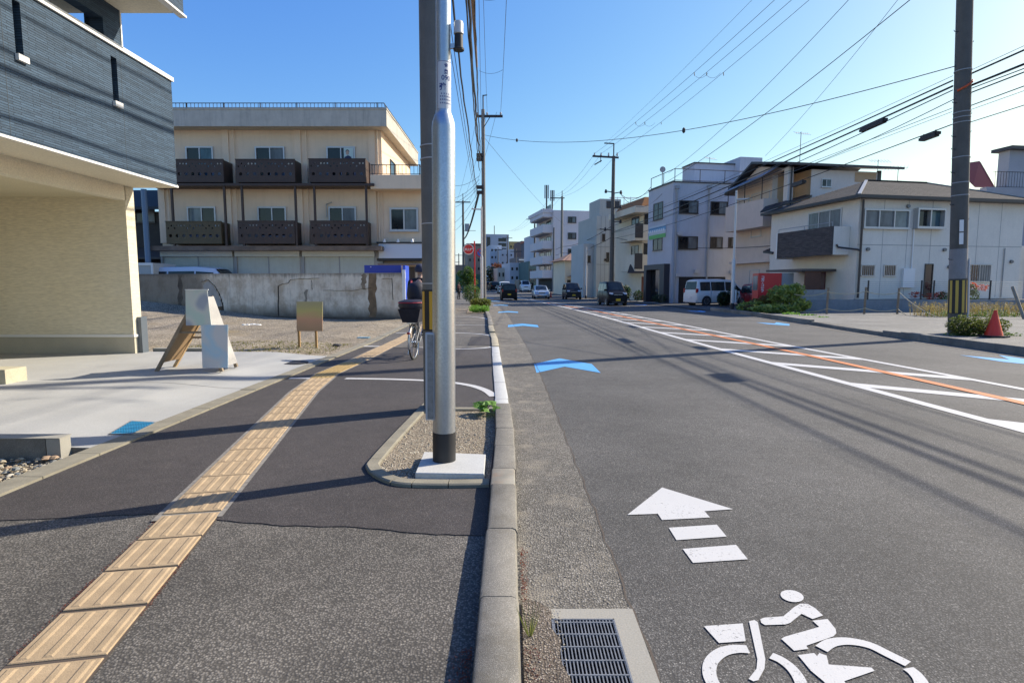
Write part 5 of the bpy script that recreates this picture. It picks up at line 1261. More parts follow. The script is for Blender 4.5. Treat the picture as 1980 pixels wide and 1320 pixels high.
p = P(1372, 318, 51); aerial(p.x, p.y, pz0, 1.0, 1.0, 'TV aerial with several rods on the penthouse of the blue-grey building', .5)

# ---- building D: narrow with orange roof and balconies
d = Bld(1240, 55); zD = d.zF(1240, 407)
creamw = mat('cream_render_far', (.74, .66, .51), .85, .05, 1, 40, streak=.15); hD = Thing('orange_roofed_building', 'narrow cream building with an orange mansard roof and rounded balconies', 'building', (d.C.x, d.C.y, 0))
hD.part('wall', d.vol(MB(), 0, 0, 0, 5, 7, zD), creamw)
zo = P(1245, 388, 55).z
hD.part('mansard_roof', MB().add([d.q(-.3, -.3, zD + .3), d.q(5, -.3, zD + .3), d.q(5, 7, zD + .3), d.q(-.3, 7, zD + .3), d.q(.3, .3, zo + .4), d.q(5, .3, zo + .4), d.q(5, 6.4, zo + .4), d.q(.3, 6.4, zo + .4)], [(0, 1, 5, 4), (1, 2, 6, 5), (2, 3, 7, 6), (3, 0, 4, 7), (4, 5, 6, 7)]), mat('orange_roof', (.34, .14, .04), .8, .1, 4, 30))
hD.part('eave_band', d.vol(MB(), -1.2, -1.0, zD - .3, 4, 6, zD + .29), creamw)
for (v0, v1, nm) in ((434, 460, 1), (492, 520, 2)):
    z0_, z1_ = P(1240, v1, 54).z, P(1240, v0, 54).z
    hD.part('balcony', d.vol(d.vol(MB(), -1.1, -.9, z0_ - .2, .8, -.78, z1_), -1.1, -.779, z0_ - .2, -.98, 3, z1_), creamw)
    hD.part('balcony_floor', d.vol(MB(), -.979, -.778, z0_ - .2, -.01, 3, z0_), creamw)
    hD.part('balcony_grille', d.vol(MB(), -1.14, -.94, z0_, -.35, -.901, z1_ + .1), drk)
    window(hD, d.F, (.15, z0_ + .1, .7, z1_ + 1.1), ('gdark',), M['alud']); window(hD, d.S, (.8, z0_, 2.6, z1_ + 1.0), ('gdark', 'gdark'), M['alud'])
hD.part('street_awning', MB().oprism([d.q(-1.9, -1.1, 2.6), d.q(.6, -1.1, 2.6), d.q(.6, 0, 3.4), d.q(-1.2, 0, 3.4)], (0, 0, .06)), drk)
hD.part('shop_door', d.F.box(MB(), -.0, .05, .45, 2.3, .01, .06), plain('door_redbrown', (.14, .04, .02), .5))
hD.part('shop_panel', d.F.box(MB(), .46, .05, 1.0, 2.3, .01, .05), plain('panel_orange', (.40, .25, .11), .6))
# ---- building E: green-grey block with stair tower
e = Bld(1152, 67); zE_ = e.zF(1180, 418); sE = e.F.at(1210, 500)[0]
gg = mat('green_grey_render', (.47, .48, .44), .88, .05, .6, 40, streak=.2); ggl = mat('pale_green_render', (.52, .54, .52), .88, .05, .6, 40, streak=.15)
hE = Thing('green_grey_building', 'green-grey four-storey building with a square stair tower behind the utility pole', 'building', (e.C.x, e.C.y, 0))
hE.part('wall', e.vol(MB(), 0, 0, 0, sE, 7, zE_), gg)
tw0, tw1 = e.F.at(1161, 400)[0], e.F.at(1183, 400)[0]
hE.part('stair_tower', e.vol(MB(), tw0, .2, zE_, tw1 + 1.2, 4, e.zF(1170, 384)), gg)
hE.part('tower_louvre', e.F.box(MB(), tw0 + .8, e.zF(1170, 402), tw1 + 1.0, e.zF(1170, 388), -.2, -.15), drk)
hE.part('annex', e.vol(MB(), -1.2, 1.0, 0, -.01, 6, e.zF(1150, 470)), ggl)
hE.part('lit_side', e.vol(MB(), sE + .01, .3, 0, sE + 1.5, 6, e.zF(1215, 420)), mat('cream_blockwork', (.58, .54, .42), .9, .06, 1, 40))
for (u0, v0, u1_, v1) in ((1172, 488, 1178, 506), (1136, 494, 1142, 508), (1168, 500, 1175, 504)): window(hE, e.F, e.F.rect(u0, v0, u1_, v1), ('gdark',), M['alud'], fw=.06)
for k in range(1, 7): hE.part('panel_joint', e.F.box(MB(), sE * k / 7, .3, sE * k / 7 + .05, zE_, .0, .012), plain('joint_e', (.25, .26, .25), .8))
for v_ in (445, 478, 512): hE.part('panel_joint', e.F.box(MB(), 0, e.zF(1180, v_), sE, e.zF(1180, v_) + .06, .012, .02), plain('joint_e2', (.27, .28, .26), .8))
pipe(hE, [e.F.pt(sE * .52, zE_, .1), e.F.pt(sE * .52, .2, .1)], .06, M['grey'])
window(hE, e.F, e.F.rect(1196, 432, 1203, 444), ('gdark',), M['alud'], fw=.06); window(hE, e.F, e.F.rect(1164, 452, 1170, 466), ('gdark',), M['alud'], fw=.06)
hE.part('canopy', MB().oprism([e.F.pt(e.F.at(1190, 540)[0], 2.9, .0), e.F.pt(e.F.at(1215, 540)[0], 2.9, .0), e.F.pt(e.F.at(1215, 540)[0], 2.9, 2.5), e.F.pt(e.F.at(1190, 540)[0], 2.7, 2.5)], (0, 0, .12)), M['lgrey'])
hE.part('ground_opening', e.F.box(MB(), e.F.at(1192, 560)[0], .1, e.F.at(1204, 560)[0], 2.7, .0, .03), plain('opening_dark2', (.02, .018, .016), .8))
# roof water tank frame and aerials
p = P(1200, 400, 70); mb = MB()
for dx in (-1.2, -.4, .4, 1.2): mb.tube([(p.x + dx, p.y, zE_), (p.x + dx, p.y, zE_ + 2.6)], .04, 5)
for dz_ in (1.2, 2.5): mb.tube([(p.x - 1.4, p.y, zE_ + dz_), (p.x + 2.2, p.y, zE_ + dz_)], .04, 5)
hE.part('roof_frame', mb, M['lgrey'])
# ---- building G: small house with brown roof
g = Bld(1092, 78); gw = g.F.at(1137, 520)[0]; zG = g.zF(1110, 504)
hG = Thing('brown_roofed_house', 'small cream house with brown tiled roof between the white block and the green-grey building', 'house', (g.C.x, g.C.y, gz(78)))
hG.part('wall', g.vol(MB(), 0, 0, 0, gw, 6, zG), creamw)
pk = P(1119, 488, 80).z; bt_ = mat('brown_tiles', (.26, .15, .11), .85, .15, 5, 30)
hG.part('roof', MB().add([g.q(-.6, -.6, zG), g.q(gw + .4, -.6, zG), g.q(gw + .4, 6.6, zG), g.q(-.6, 6.6, zG), g.q(gw * .55, 2.8, pk), g.q(gw * .75, 3.2, pk)], [(0, 1, 5, 4), (1, 2, 5), (2, 3, 4, 5), (3, 0, 4), (0, 3, 2, 1)]), bt_)
hG.part('porch_roof', MB().add([g.q(.3, -2.2, g.zF(1100, 535)), g.q(gw, -2.2, g.zF(1100, 535)), g.q(gw, 0, g.zF(1100, 535)), g.q(.3, 0, g.zF(1100, 535)), g.q(gw * .5, -1, g.zF(1115, 527)), g.q(gw * .7, 0, g.zF(1115, 527))], [(0, 1, 4), (1, 2, 5, 4), (0, 4, 5, 3), (0, 3, 2, 1)]), bt_)
hG.part('door', g.F.box(MB(), gw * .3, .2, gw * .7, 2.4, 0, .04), plain('door_dark3', (.03, .02, .015), .5)); hG.part('ac_unit', g.F.box(MB(), gw * .6, g.zF(1120, 527), gw * .85, g.zF(1120, 519), .1, .5), M['wbright'])
window(hG, g.F, (gw * .1, 1.0, gw * .25, 2.2), ('gdark',), M['alud'])
# ---- building F: white five-storey flats
f = Bld(1069, 96); sF = f.F.at(1162, 450)[0]; zF_ = f.zF(1100, 407)
lav = mat('lavender_white_tiles', (.70, .65, .66), .8, .04, .5, 30, streak=.12); hF = Thing('white_five_storey_flats', 'pale lavender five-storey flats with stacked street balconies and phone antennas on the roof', 'building', (f.C.x, f.C.y, gz(96)))
hF.part('wall', f.vol(MB(), 0, 0, 0, sF, 12, zF_), lav)
for (u0, u1_) in ((1098, 1114), (1150, 1160)):
    for (v0, v1) in ((419, 431), (450, 462), (481, 494)):
        if u0 > 1140 and v0 > 430: continue
        window(hF, f.F, f.F.rect(u0, v0, u1_, v1), ('gdark', 'gcurt') if v0 == 419 else ('gdark', 'ggrey'), M['alud'], fw=.12, proud=.1)
zs = [P(1060, v, 97).z for v in (418, 448, 479, 508, 535)]
for i, z_ in enumerate(zs):
    hF.part('balcony', f.vol(f.vol(MB(), -1.7, .4, z_ - .2, -1.5, 10, z_ + 1.1), -1.499, .4, z_ - .2, 0, .6, z_ + 1.1), lav)
    hF.part('balcony_floor', f.vol(MB(), -1.499, .6, z_ - .3, 0, 10, z_ - .05), lav)
    window(hF, f.S, (1.5, z_ + .1, 4.5, z_ + 2.0), ('gdark', 'gdark'), M['alud']); window(hF, f.S, (6, z_ + .1, 9, z_ + 2.0), ('gdark', 'gdark'), M['alud'])
hF.part('roof_eave', f.vol(MB(), -1.8, .3, zF_ - .4, 0, 11, zF_ + .2), lav)
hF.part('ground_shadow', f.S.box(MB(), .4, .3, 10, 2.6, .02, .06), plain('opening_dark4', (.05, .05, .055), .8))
for (u, v) in ((1057, 358), (1068, 368)):
    p = P(u, v, 98); th = Thing('phone_antenna', 'tall mobile antenna mast at the roof corner of the lavender flats' if u == 1057 else 'shorter mobile antenna mast beside the tall one on the lavender flats', 'antenna', (p.x, p.y, zF_))
    th.part('mast', MB().tube([(p.x, p.y, zF_), (p.x, p.y, p.z)], .12, 8), M['dsteel']); hh = p.z - zF_
    for dx in (-.28, .28): th.part('antenna_panel', MB().box(p.x + dx - .09, p.y - .1, p.z - hh * .5, p.x + dx + .09, p.y + .1, p.z), M['grey'])
# ---- far blocks
def block(u0, u1, v0, Y, m, label, dep=10, name='building', ang=A11, wins=None, cap=None, vz=None):
    bb = Bld(u0, Y, ang); s_ = bb.F.at(u1, 500)[0]; z_ = bb.F.at((u0 + u1) / 2, v0)[1]; th = Thing(name, label, 'building', (bb.C.x, bb.C.y, gz(Y)))
    th.part('wall', bb.vol(MB(), 0, 0, 0, s_, dep, z_), m)
    if wins:
        nc, nr, wf_, hf, kinds = wins
        for r_ in range(nr):
            for c_ in range(nc):
                a0 = s_ * (c_ + .5 - wf_ / 2) / nc; zz0 = z_ * (r_ + .45) / (nr + .3)
                window(th, bb.F, (a0, zz0, a0 + s_ / nc * wf_, zz0 + z_ / nr * hf), kinds, M['alud'], fw=.1, sill=False)
    if cap: th.part('roof_edge', bb.vol(MB(), -.2, -.2, z_, s_ + .2, dep, z_ + .4), cap)
    return th, bb, s_, z_
bluew = mat('far_hazed_blue_white', (.40, .44, .50), .85, .04, .4, 20); bluew2 = mat('far_hazed_pale_blue', (.50, .54, .60), .85, .04, .4, 20)  # bluish tint in both wall colours stands in for distance haze
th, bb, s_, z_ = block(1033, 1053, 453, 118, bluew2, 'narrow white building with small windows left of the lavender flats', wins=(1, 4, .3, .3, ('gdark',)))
dk = mat('dark_slate_far', (.09, .10, .13), .8, .1, .5, 20)
block(1024, 1034, 466, 138, dk, 'dark slate building with a red roof edge in the far middle', cap=plain('red_cap', (.30, .06, .03), .6))
block(1008, 1025, 466, 150, mat('brown_brick_far', (.16, .11, .10), .85, .1, .5, 20), 'brown-purple brick tower in the far middle', wins=(3, 7, .4, .35, ('gdark',)))
th, bb, s_, z_ = block(1001, 1022, 497, 130, mat('far_grey', (.16, .165, .18), .85, .1, .5, 20), 'low dark grey building carrying a white billboard far down the street')
th.part('billboard', bb.F.box(MB(), s_ * .12, z_ * .25, s_ * .85, z_ * .68, .1, .3), M['white']); th.part('upper_stripes', bb.F.box(bb.F.box(MB(), s_ * .1, z_ * .8, s_ * .9, z_ * .84, .02, .2), s_ * .1, z_ * .9, s_ * .9, z_ * .94, .02, .2), M['wbright'])
block(985, 1010, 467, 215, mat('mustard_far', (.42, .31, .13), .85, .1, .4, 20), 'mustard yellow flats far down the street', wins=(4, 6, .5, .3, ('gdark',)))
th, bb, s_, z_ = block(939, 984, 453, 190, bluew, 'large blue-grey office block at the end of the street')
for k, f_ in enumerate((.93, .84, .75)): th.part('strip_window', bb.F.box(MB(), s_ * .55, z_ * f_ - 1, s_ * .88, z_ * f_, .02, .2), M['gdark'])
th.part('stair_window', bb.F.box(MB(), s_ * .06, z_ * .72, s_ * .2, z_ * .95, .02, .2), M['gdark']); th.part('roof_mast', MB().tube([bb.F.pt(s_ * .42, z_, -2), bb.F.pt(s_ * .42, z_ + 3, -2)], .12, 5), M['dsteel'])
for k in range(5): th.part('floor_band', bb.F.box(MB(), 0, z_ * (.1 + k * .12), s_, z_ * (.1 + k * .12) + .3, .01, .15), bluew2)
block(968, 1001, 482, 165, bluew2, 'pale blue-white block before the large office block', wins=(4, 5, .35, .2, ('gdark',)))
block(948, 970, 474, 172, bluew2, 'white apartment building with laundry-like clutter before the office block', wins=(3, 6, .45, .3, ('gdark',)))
th, bb, s_, z_ = block(905, 938, 474, 140, mat('far_taupe', (.28, .24, .19), .85, .1, .4, 20), 'taupe building behind the fire hydrant sign', wins=(4, 5, .4, .3, ('gdark',)), cap=plain('taupe_cap', (.12, .10, .08), .7))
block(872, 904, 512, 125, mat('far_rust', (.30, .22, .17), .85, .1, .4, 20), 'low brown building behind the left pavement tree', wins=(3, 2, .4, .3, ('gdark',)))
for (u0, u1_, v0, Y, c_, lab) in ((868, 940, 530, 105, (.05, .13, .09), 'green construction netting behind the left hedge'), ):
    block(u0, u1_, v0, Y, mat('netting', c_, .9, .2, 2, 10), lab, dep=2, name='netting_fence')
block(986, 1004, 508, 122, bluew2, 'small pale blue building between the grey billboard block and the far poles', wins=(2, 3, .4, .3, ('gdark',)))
block(962, 984, 518, 128, mat('far_cream', (.55, .50, .42), .85, .05, .5, 20), 'low cream building at the foot of the pale blue-white block', wins=(3, 2, .4, .35, ('gdark',)))
block(1022, 1037, 505, 113, mat('far_dark_teal', (.10, .17, .17), .85, .1, .5, 20), 'low dark teal shopfront left of the narrow white building', wins=(2, 1, .5, .4, ('gcurt',)))
block(1003, 1022, 541, 118, mat('far_tan', (.38, .32, .25), .85, .1, .5, 20), 'low tan shop under the white billboard', dep=5, wins=(2, 1, .5, .4, ('gdark',)))
# ---- far right neighbours
k_ = Bld(1893, 40, rad(8)); hK = Thing('grey_neighbour_house', 'blue-grey house with roof terrace cut off by the right edge of the picture', 'house', (k_.C.x, k_.C.y, 0))
zk0 = k_.zF(1930, 362); hK.part('wall', k_.vol(MB(), 0, 0, 0, 10, .5, zk0), mat('neighbour_grey', (.32, .34, .38), .85, .05, 1, 40))
k2 = k_.F.at(1938, 300)[0] + .7; hK.part('upper_storey', k_.vol(MB(), k2, .1, zk0, 12, .9, k_.zF(1950, 298) + .3), mat('neighbour_grey2', (.36, .38, .42), .85, .05, 1, 40)); hK.part('roof_edge', k_.vol(MB(), k2 - .3, -.3, k_.zF(1950, 298) + .3, 12, 1.2, k_.zF(1950, 293) + .35), drk)
rail(hK, k_.F, k_.F.at(1921, 350)[0], 10, zk0, k_.zF(1940, 331), M['dsteel'], .22, name='terrace_railing', d=-.1)
mr = Bld(1872, 42, rad(8)); hM = Thing('maroon_roof_house', 'house with a steep maroon roof showing beside the big utility pole', 'house', (mr.C.x, mr.C.y, 0))
z0_, z1_ = mr.zF(1890, 364), mr.zF(1935, 306); s0_, s1_ = 0, mr.F.at(1923, 350)[0]
hM.part('wall', mr.vol(MB(), 0, .5, 0, s1_, 2, z0_), creamw)
hM.part('roof', MB().oprism([mr.F.pt(-.4, z0_, .3), mr.F.pt(s1_ - .2, z0_, .3), mr.F.pt(mr.F.at(1935, 306)[0], z1_, -1.5), mr.F.pt(-.4, mr.zF(1880, 314), -1.5)], (0, .15, .15)), plain('roof_maroon', (.09, .016, .045), .95, 0, .05))
# ---- vending machine and grey cabinet
vy = 33.0; v0 = P(1470, 528, vy); v1 = P(1512, 528, vy); zv = v0.z
vm = Thing('vending_machine', 'bright red drinks vending machine beside the red car', 'vending machine', ((v0.x + v1.x) / 2, vy + .4, 0))
vm.part('cabinet', MB().box(v0.x, vy, .12, v1.x, vy + .8, zv), plain('vending_red', (.62, .012, .018), .35))
vm.part('door', MB().box(v0.x - .09, vy - .0, .2, v0.x - .001, vy + .8, zv - .02), plain('vending_front', (.55, .02, .02), .3)); vm.part('display_window', MB().box(v0.x - .1, vy + .08, 1.2, v0.x - .091, vy + .72, zv - .15), M['gblue'])
text_part(vm, 'lettering', 'コ\nカ\n・\nコ\nー\nラ', (v0.x + .16, vy - .004, zv - .32), (1, 0, 0), (0, 0, 1), .21, M['wbright'], spacing=.72, bold=.006)
v2 = P(1536, 528, vy); 
single('grey_cabinet', MB().box(v1.x + .02, vy + .05, .12, v2.x, vy + .75, zv - .02).box(v1.x + .01, vy + .03, zv - .02, v2.x + .01, vy + .77, zv + .01), mat('cabinet_grey', (.36, .37, .38), .6, .05, 2, 30, streak=.2), 'plain grey metal cabinet standing right of the red vending machine', 'cabinet')

# ================================================================ POLES
PR = Vector((12.74, 16.25, 0)); LEAN = .052
RX = lambda z: PR.x - LEAN * (z - .12)
rp_ = Thing('utility_pole', 'large dark concrete utility pole by the right kerb with a yellow and black band', 'utility pole', (PR.x, PR.y, .12))
rp_.part('shaft', MB().lathe((PR.x, PR.y, 0), [(.212, .1), (.205, 3), (.195, 7), (.18, 12), (.17, 15.5)], 36), M['polec_d'], True)
pole_band(rp_, PR.x, PR.y, P(1850, 606, 16).z, P(1850, 540, 16).z, .212, .208, 9, M['yel2'], a0=rad(-140))
rp_.part('sheet_wrap', MB().lathe((PR.x, PR.y, 0), [(.214, P(1850, 538, 16).z), (.212, P(1850, 480, 16).z)], 36), mat('sheet_grey', (.24, .24, .25), .6, .08, 4, 40), True)
rp_.part('cable_guard', MB().tube([(PR.x + .225, PR.y - .1, .12), (PR.x + .225, PR.y - .1, P(1870, 500, 16).z)], .035, 8), M['lgrey'], True)
mb = MB()
for k, v_ in enumerate((130, 300, 350, 222, 212, 232, 375)): z_ = P(1850, v_, 16).z; rp_.part('steel_strap', MB().lathe((PR.x, PR.y, 0), [(.206, z_ - .012), (.206, z_ + .012)], 30), M['grey'], True)
steps(rp_, PR.x, PR.y, [P(1850, v_, 16).z for v_ in (53, 72, 193, 214, 259, 250, 284, 301, 330, 345, 393, 423, 500)], .2, .2)
for k, v_ in enumerate((435, 460)): z_ = P(1839, v_, 15.95).z; rp_.part('number_plate', MB().box(PR.x - .16, 16.02, z_ - .16, PR.x - .05, 16.035, z_ + .16), M['wbright'])
crossarm(rp_, (PR.x, PR.y), (1, .1, 0), .3, 2.6, 14.6, ins=(0.2, 1.2, 2.3))
rp_.o.rotation_euler = (0, -math.atan(LEAN), 0)
def upole(u, vt, Y, r, label, x=None, m=None, arm=None, name='utility_pole', steelv=None, extra=None):
    p = P(u, vt, Y); z0 = gz(Y); th = Thing(name, label, 'utility pole', (p.x, Y, z0))
    zt_ = p.z if steelv is None else P(u, steelv, Y).z
    th.part('shaft', MB().lathe((p.x, Y, 0), [(r * 1.15, z0 - .2), (r * .8, zt_)], 16), m or M['polec_d'], True)
    if steelv: th.part('steel_top', MB().tube([(p.x, Y, zt_ - .3), (p.x, Y, p.z)], r * .3, 8), M['dsteel'], True)
    return th, p
tp2, p2 = upole(1187, 277, 58, .2, 'dark utility pole with a long crossarm in front of the green-grey building', steelv=302)
p2z = P(1170, 304, 58).z
tp2.part('crossarm', MB().bar((p2.x - 2.1, 58, p2z + .1), (p2.x + .5, 58, p2z - .05), .16, .16), M['dsteel'])
tp2.part('top_bracket', MB().bar((p2.x, 58, p2.z - .05), (p2.x - .95, 58, p2.z), .1, .1), M['dsteel'])
tp2.part('side_bracket', MB().bar((p2.x - 1.9, 57.9, p2z - .75), (p2.x - 1.2, 57.9, p2z - .35), .1, .1).bar((p2.x - 1.3, 57.9, p2z), (p2.x - 1.3, 57.9, p2z - .5), .06, .06), M['dsteel'])
for dx in (-1.9, -1.25, -.5, .35): tp2.part('insulator', MB().lathe((p2.x + dx, 58, p2z), [(.06, .1), (.1, .2), (.05, .3), (.09, .4)], 8), M['grey'])
for (v_, s_) in ((372, -1), (374, 1), (402, 1), (430, 1), (445, -1)):
    z_ = P(1187, v_, 58).z; tp2.part('bracket', MB().bar((p2.x, 58, z_), (p2.x + s_ * (.8 if v_ < 440 else 1.3), 57.8, z_ + .1), .08, .08).lathe((p2.x + s_ * .75, 57.8, z_ - .1), [(.1, 0), (.14, .1), (.08, .35)], 8), M['dsteel'])
tp3, p3 = upole(1087, 369, 92, .2, 'pale-topped utility pole before the lavender flats', m=M['polec'], steelv=380)
tp3.part('crossarm', MB().bar((p3.x - 1.9, 92, P(1087, 383, 92).z), (p3.x + .4, 92, P(1087, 383, 92).z), .14, .14), M['dsteel'])
tp3.part('lower_pole', MB().lathe((p3.x - .35, 91.7, 0), [(.14, gz(92)), (.12, P(1080, 490, 92).z)], 10), M['lgrey'], True)
tp4, p4 = upole(1034, 412, 116, .19, 'utility pole before the narrow white building', steelv=422)
tp4.part('crossarm', MB().bar((p4.x - 1.7, 116, P(1034, 424, 116).z), (p4.x + .3, 116, P(1034, 424, 116).z), .14, .14), M['dsteel'])
for (u, v, Y, lab) in ((998, 480, 128, 'thin utility pole in the street distance before the mustard flats'), (981, 455, 150, 'tall thin utility pole before the large office block'), (963, 478, 160, 'thin utility pole before the pale blue-white block'), (1071, 440, 93, 'slim dark post at the balcony corner of the lavender flats')):
    th, p = upole(u, v, Y, .14, lab); 
    if u != 1071: th.part('crossarm', MB().bar((p.x - 1.3, Y, p.z - .7), (p.x + 1.3, Y, p.z - .7), .14, .14), M['dsteel'])
tl2, q2 = upole(934, 184, 43.6, .155, 'tall pale utility pole at the left hedge with a crossarm near its top', m=M['polec'], steelv=212)
zL = P(948, 225, 43.6).z
tl2.part('crossarm', MB().bar((q2.x - .5, 43.6, zL), (q2.x + 1.45, 43.6, zL), .14, .16), M['dsteel']); tl2.part('crossarm_brace', MB().bar((q2.x, 43.5, zL - .9), (q2.x + .5, 43.5, zL - .1), .05, .05), M['dsteel'])
for dx in (-.4, .3, 1.3): tl2.part('insulator', MB().lathe((q2.x + dx, 43.6, zL), [(.05, .1), (.08, .2), (.04, .3)], 8), M['grey'])
tl2.part('top_bracket', MB().bar((q2.x, 43.6, q2.z - .04), (q2.x + .3, 43.6, q2.z), .06, .06), M['dsteel'])
for v_, sx_ in ((300, -1), (308, -1), (362, -1), (372, -1)): z_ = P(934, v_, 43.4).z; tl2.part('cable_clamp', MB().box(q2.x - .5, 43.3, z_ - .12, q2.x, 43.55, z_ + .12), M['black'])
tl3, q3 = upole(895, 374, 92, .19, 'dark utility pole with a transformer box on the left pavement', steelv=388)
zc3 = P(895, 391, 92).z; tl3.part('crossarm', MB().bar((q3.x - 1.2, 92, zc3), (q3.x + 1.2, 92, zc3), .16, .16), M['dsteel'])
tl3.part('transformer', MB().box(q3.x + .3, 91.6, P(895, 447, 92).z, q3.x + 1.0, 92.4, P(895, 433, 92).z), M['grey']); tl3.part('lamp_arm', MB().bar((q3.x, 92, P(895, 446, 92).z), (q3.x + 2.0, 92, P(895, 446, 92).z), .06, .06), M['dsteel'])
for (u, v, Y, lab) in ((879, 503, 140, 'short utility pole at the far left end of the pavement'), (887, 490, 160, 'very distant utility pole on the left side')):
    th, p = upole(u, v, Y, .15, lab); th.part('crossarm', MB().bar((p.x - 1.2, Y, p.z - .5), (p.x + 1.2, Y, p.z - .5), .14, .14), M['dsteel'])
# ---- street lamps
def lamp(u, vt, Y, label, side=1, lv=None, base=True, arm=1.0):
    p = P(u, vt, Y); z0 = .12 if Y < 40 else gz(Y); th = Thing('street_lamp', label, 'street lamp', (p.x, Y, z0)); zl = P(u, 505, Y).z if Y < 40 else z0 + 3.5
    pm = plain('lamp_white_metal', (.50, .52, .54), .4, .2)
    th.part('base_band', MB().lathe((p.x, Y, 0), [(.105, z0 - .1), (.105, z0 + .32)], 16), M['black'], True)
    th.part('lower_post', MB().lathe((p.x, Y, 0), [(.10, z0 + .32), (.10, zl), (.07, zl + .12)], 20), pm, True); th.part('upper_post', MB().lathe((p.x, Y, 0), [(.065, zl), (.055, p.z)], 16), pm, True)
    zl2 = P(u, lv, Y).z; th.part('lamp_head', MB().oprism([(p.x, Y - .1, zl2), (p.x + side * arm, Y - .1, zl2 + .04), (p.x + side * arm, Y + .1, zl2 + .04), (p.x, Y + .1, zl2)], (0, 0, .07)), pm)
    return th, p
lt, lp = lamp(1424, 368, 33.6, 'white street lamp post standing at the tip of the right planting strip', 1, 387, arm=.75)
lt.part('cable_box', MB().box(lp.x + .10, 33.5, P(1424, 585, 33.6).z, lp.x + .2, 33.65, P(1424, 560, 33.6).z), M['lgrey'])
lamp(931, 400, 41.8, 'street lamp on a slim post just left of the tall pale utility pole', -1, 406, arm=.72)
lamp(1134, 478, 63, 'slim white street lamp beside the annex of the green-grey building', 1, 484, arm=.5)
lamp(1043, 503, 112, 'distant white street lamp before the lavender flats', -1, 506)
# ---- signs on red pole
rx = P(918, 560, 46)
hs2 = Thing('hydrant_sign', 'round red fire hydrant sign with white Japanese characters on a red pole', 'road sign', (rx.x, 46, 0))
redp = plain('sign_red', (.58, .02, .025), .4)
zc_ = P(906, 482, 46); zt_ = P(906, 462, 46).z
hs2.part('pole', MB().tube([(rx.x, 46, 0), (rx.x, 46, P(918, 466, 46).z)], .055, 10), redp, True)
hs2.part('arm', MB().bar((rx.x, 46, zc_.z + .42), (zc_.x + .2, 46, zc_.z + .46), .05, .05), redp)
hs2.part('sign_rim', MB().lathe((zc_.x, 45.95, zc_.z), [(.43, -.03), (.43, .03)], 32, axis='y'), M['wbright'], True)
fd = hs2.part('sign_face', MB().lathe((zc_.x, 45.91, zc_.z), [(.365, -.015), (.365, .01)], 32, axis='y'), redp, True)
text_part(hs2, 'lettering', '消火栓', (zc_.x, 45.89, zc_.z - .10), (1, 0, 0), (0, 0, 1), .23, M['wbright'], bold=.005)
np_ = P(929, 489, 44.6); ns = Thing('no_parking_sign', 'round blue no-parking sign with red rim and slash, partly behind the pale pole', 'road sign', (np_.x, 44.6, 0))
ns.part('post', MB().tube([(np_.x + .02, 44.7, 0), (np_.x + .02, 44.7, np_.z + .3)], .03, 8), M['lgrey'], True)
ns.part('rim', MB().lathe((np_.x, 44.6, np_.z), [(.345, -.02), (.345, .02)], 32, axis='y'), plain('sign_crimson', (.40, .02, .05), .4), True)
ns.part('blue_disc', MB().lathe((np_.x, 44.57, np_.z), [(.25, -.01), (.25, .01)], 32, axis='y'), plain('sign_blue2', (.02, .10, .48), .4), True)
ns.part('slash', MB().obox((np_.x - .20, 44.55, np_.z + .15), (.36, 0, -.36), (0, .008, 0), (.05, 0, .05)), plain('sign_crimson2', (.40, .02, .05), .4))
# ================================================================ WIRES
def sagline(p, q, sag, n=16): 
    p, q = Vector(p), Vector(q); return [p.lerp(q, i / n) - Vector((0, 0, 4 * sag * (i / n) * (1 - i / n))) for i in range(n + 1)]
wires = []
def wire(p, q, sag, r, label, group=None, m=None, n=16, wob=0, extras=None):
    L = sagline(p, q, sag, n)
    if wob: L = [L[0]] + [x + Vector((R.uniform(-wob, wob), 0, R.uniform(-wob, wob))) for x in L[1:-1]] + [L[-1]]
    o = single('overhead_cable', MB().tube(L, r, 5), m or M['wire'], label, 'cable', group, loc=tuple(L[0])); return o, L
GRP = 'overhead cables along the street'
# right-hand upper trio
for k, (dx1, u, v, lab) in enumerate(((-1.9, 1503, 0, 'left'), (-1.25, 1536, 0, 'middle'), (.35, 1570, 0, 'right'))):
    Yv = 26.0; a_ = P(u, v, Yv); e_ = Vector((p2.x + dx1, 58, p2z + .35)); dirv = (a_ - e_); b_ = e_ + dirv * 1.6; b_.z = e_.z + .2
    o, L = wire(e_, b_, .75, .011, lab + ' one of the three thin high cables rising right from the long crossarm', 'three high cables of the right pole line', n=24)
    for f_ in (6, 11, 16, 20):
        pp = L[f_]; mb = MB().tube([pp, pp + Vector((.02, 0, -.18))], .025, 5)
        if k < 2: mb.tube(sagline(pp + Vector((0, 0, -.15)), pp + Vector((.75, -.2, -.1)), .22, 6), .008, 4)
        link('spacer', mb, M['dsteel'], tuple(L[0]) if False else (0, 0, 0), False, o).location = -Vector(L[0])
    e3 = Vector((p3.x - 1.7 + k * .8, 92, P(1087, 382, 92).z + .2)); wire(e_, e3, .9, .012, lab + ' one of three high cables between the two middle right poles', 'high cables between right poles')
    e4 = Vector((p4.x - 1.5 + k * .7, 116, P(1034, 424, 116).z + .2)); wire(e3, e4, .6, .014, lab + ' one of three far high cables left of the lavender flats', 'far high cables')
    wire(e4, (P(983, 470, 150).x + k * .7, 150, 15.5), .6, .014, lab + ' one of the farthest high cables over the office block', 'farthest high cables')
wire((p2.x - .9, 58, p2.z), P(1445, 0, 26) + (P(1445, 0, 26) - Vector((p2.x - .9, 58, p2.z))) * .3, .3, .007, 'thinnest high cable rising right above the three crossarm cables')
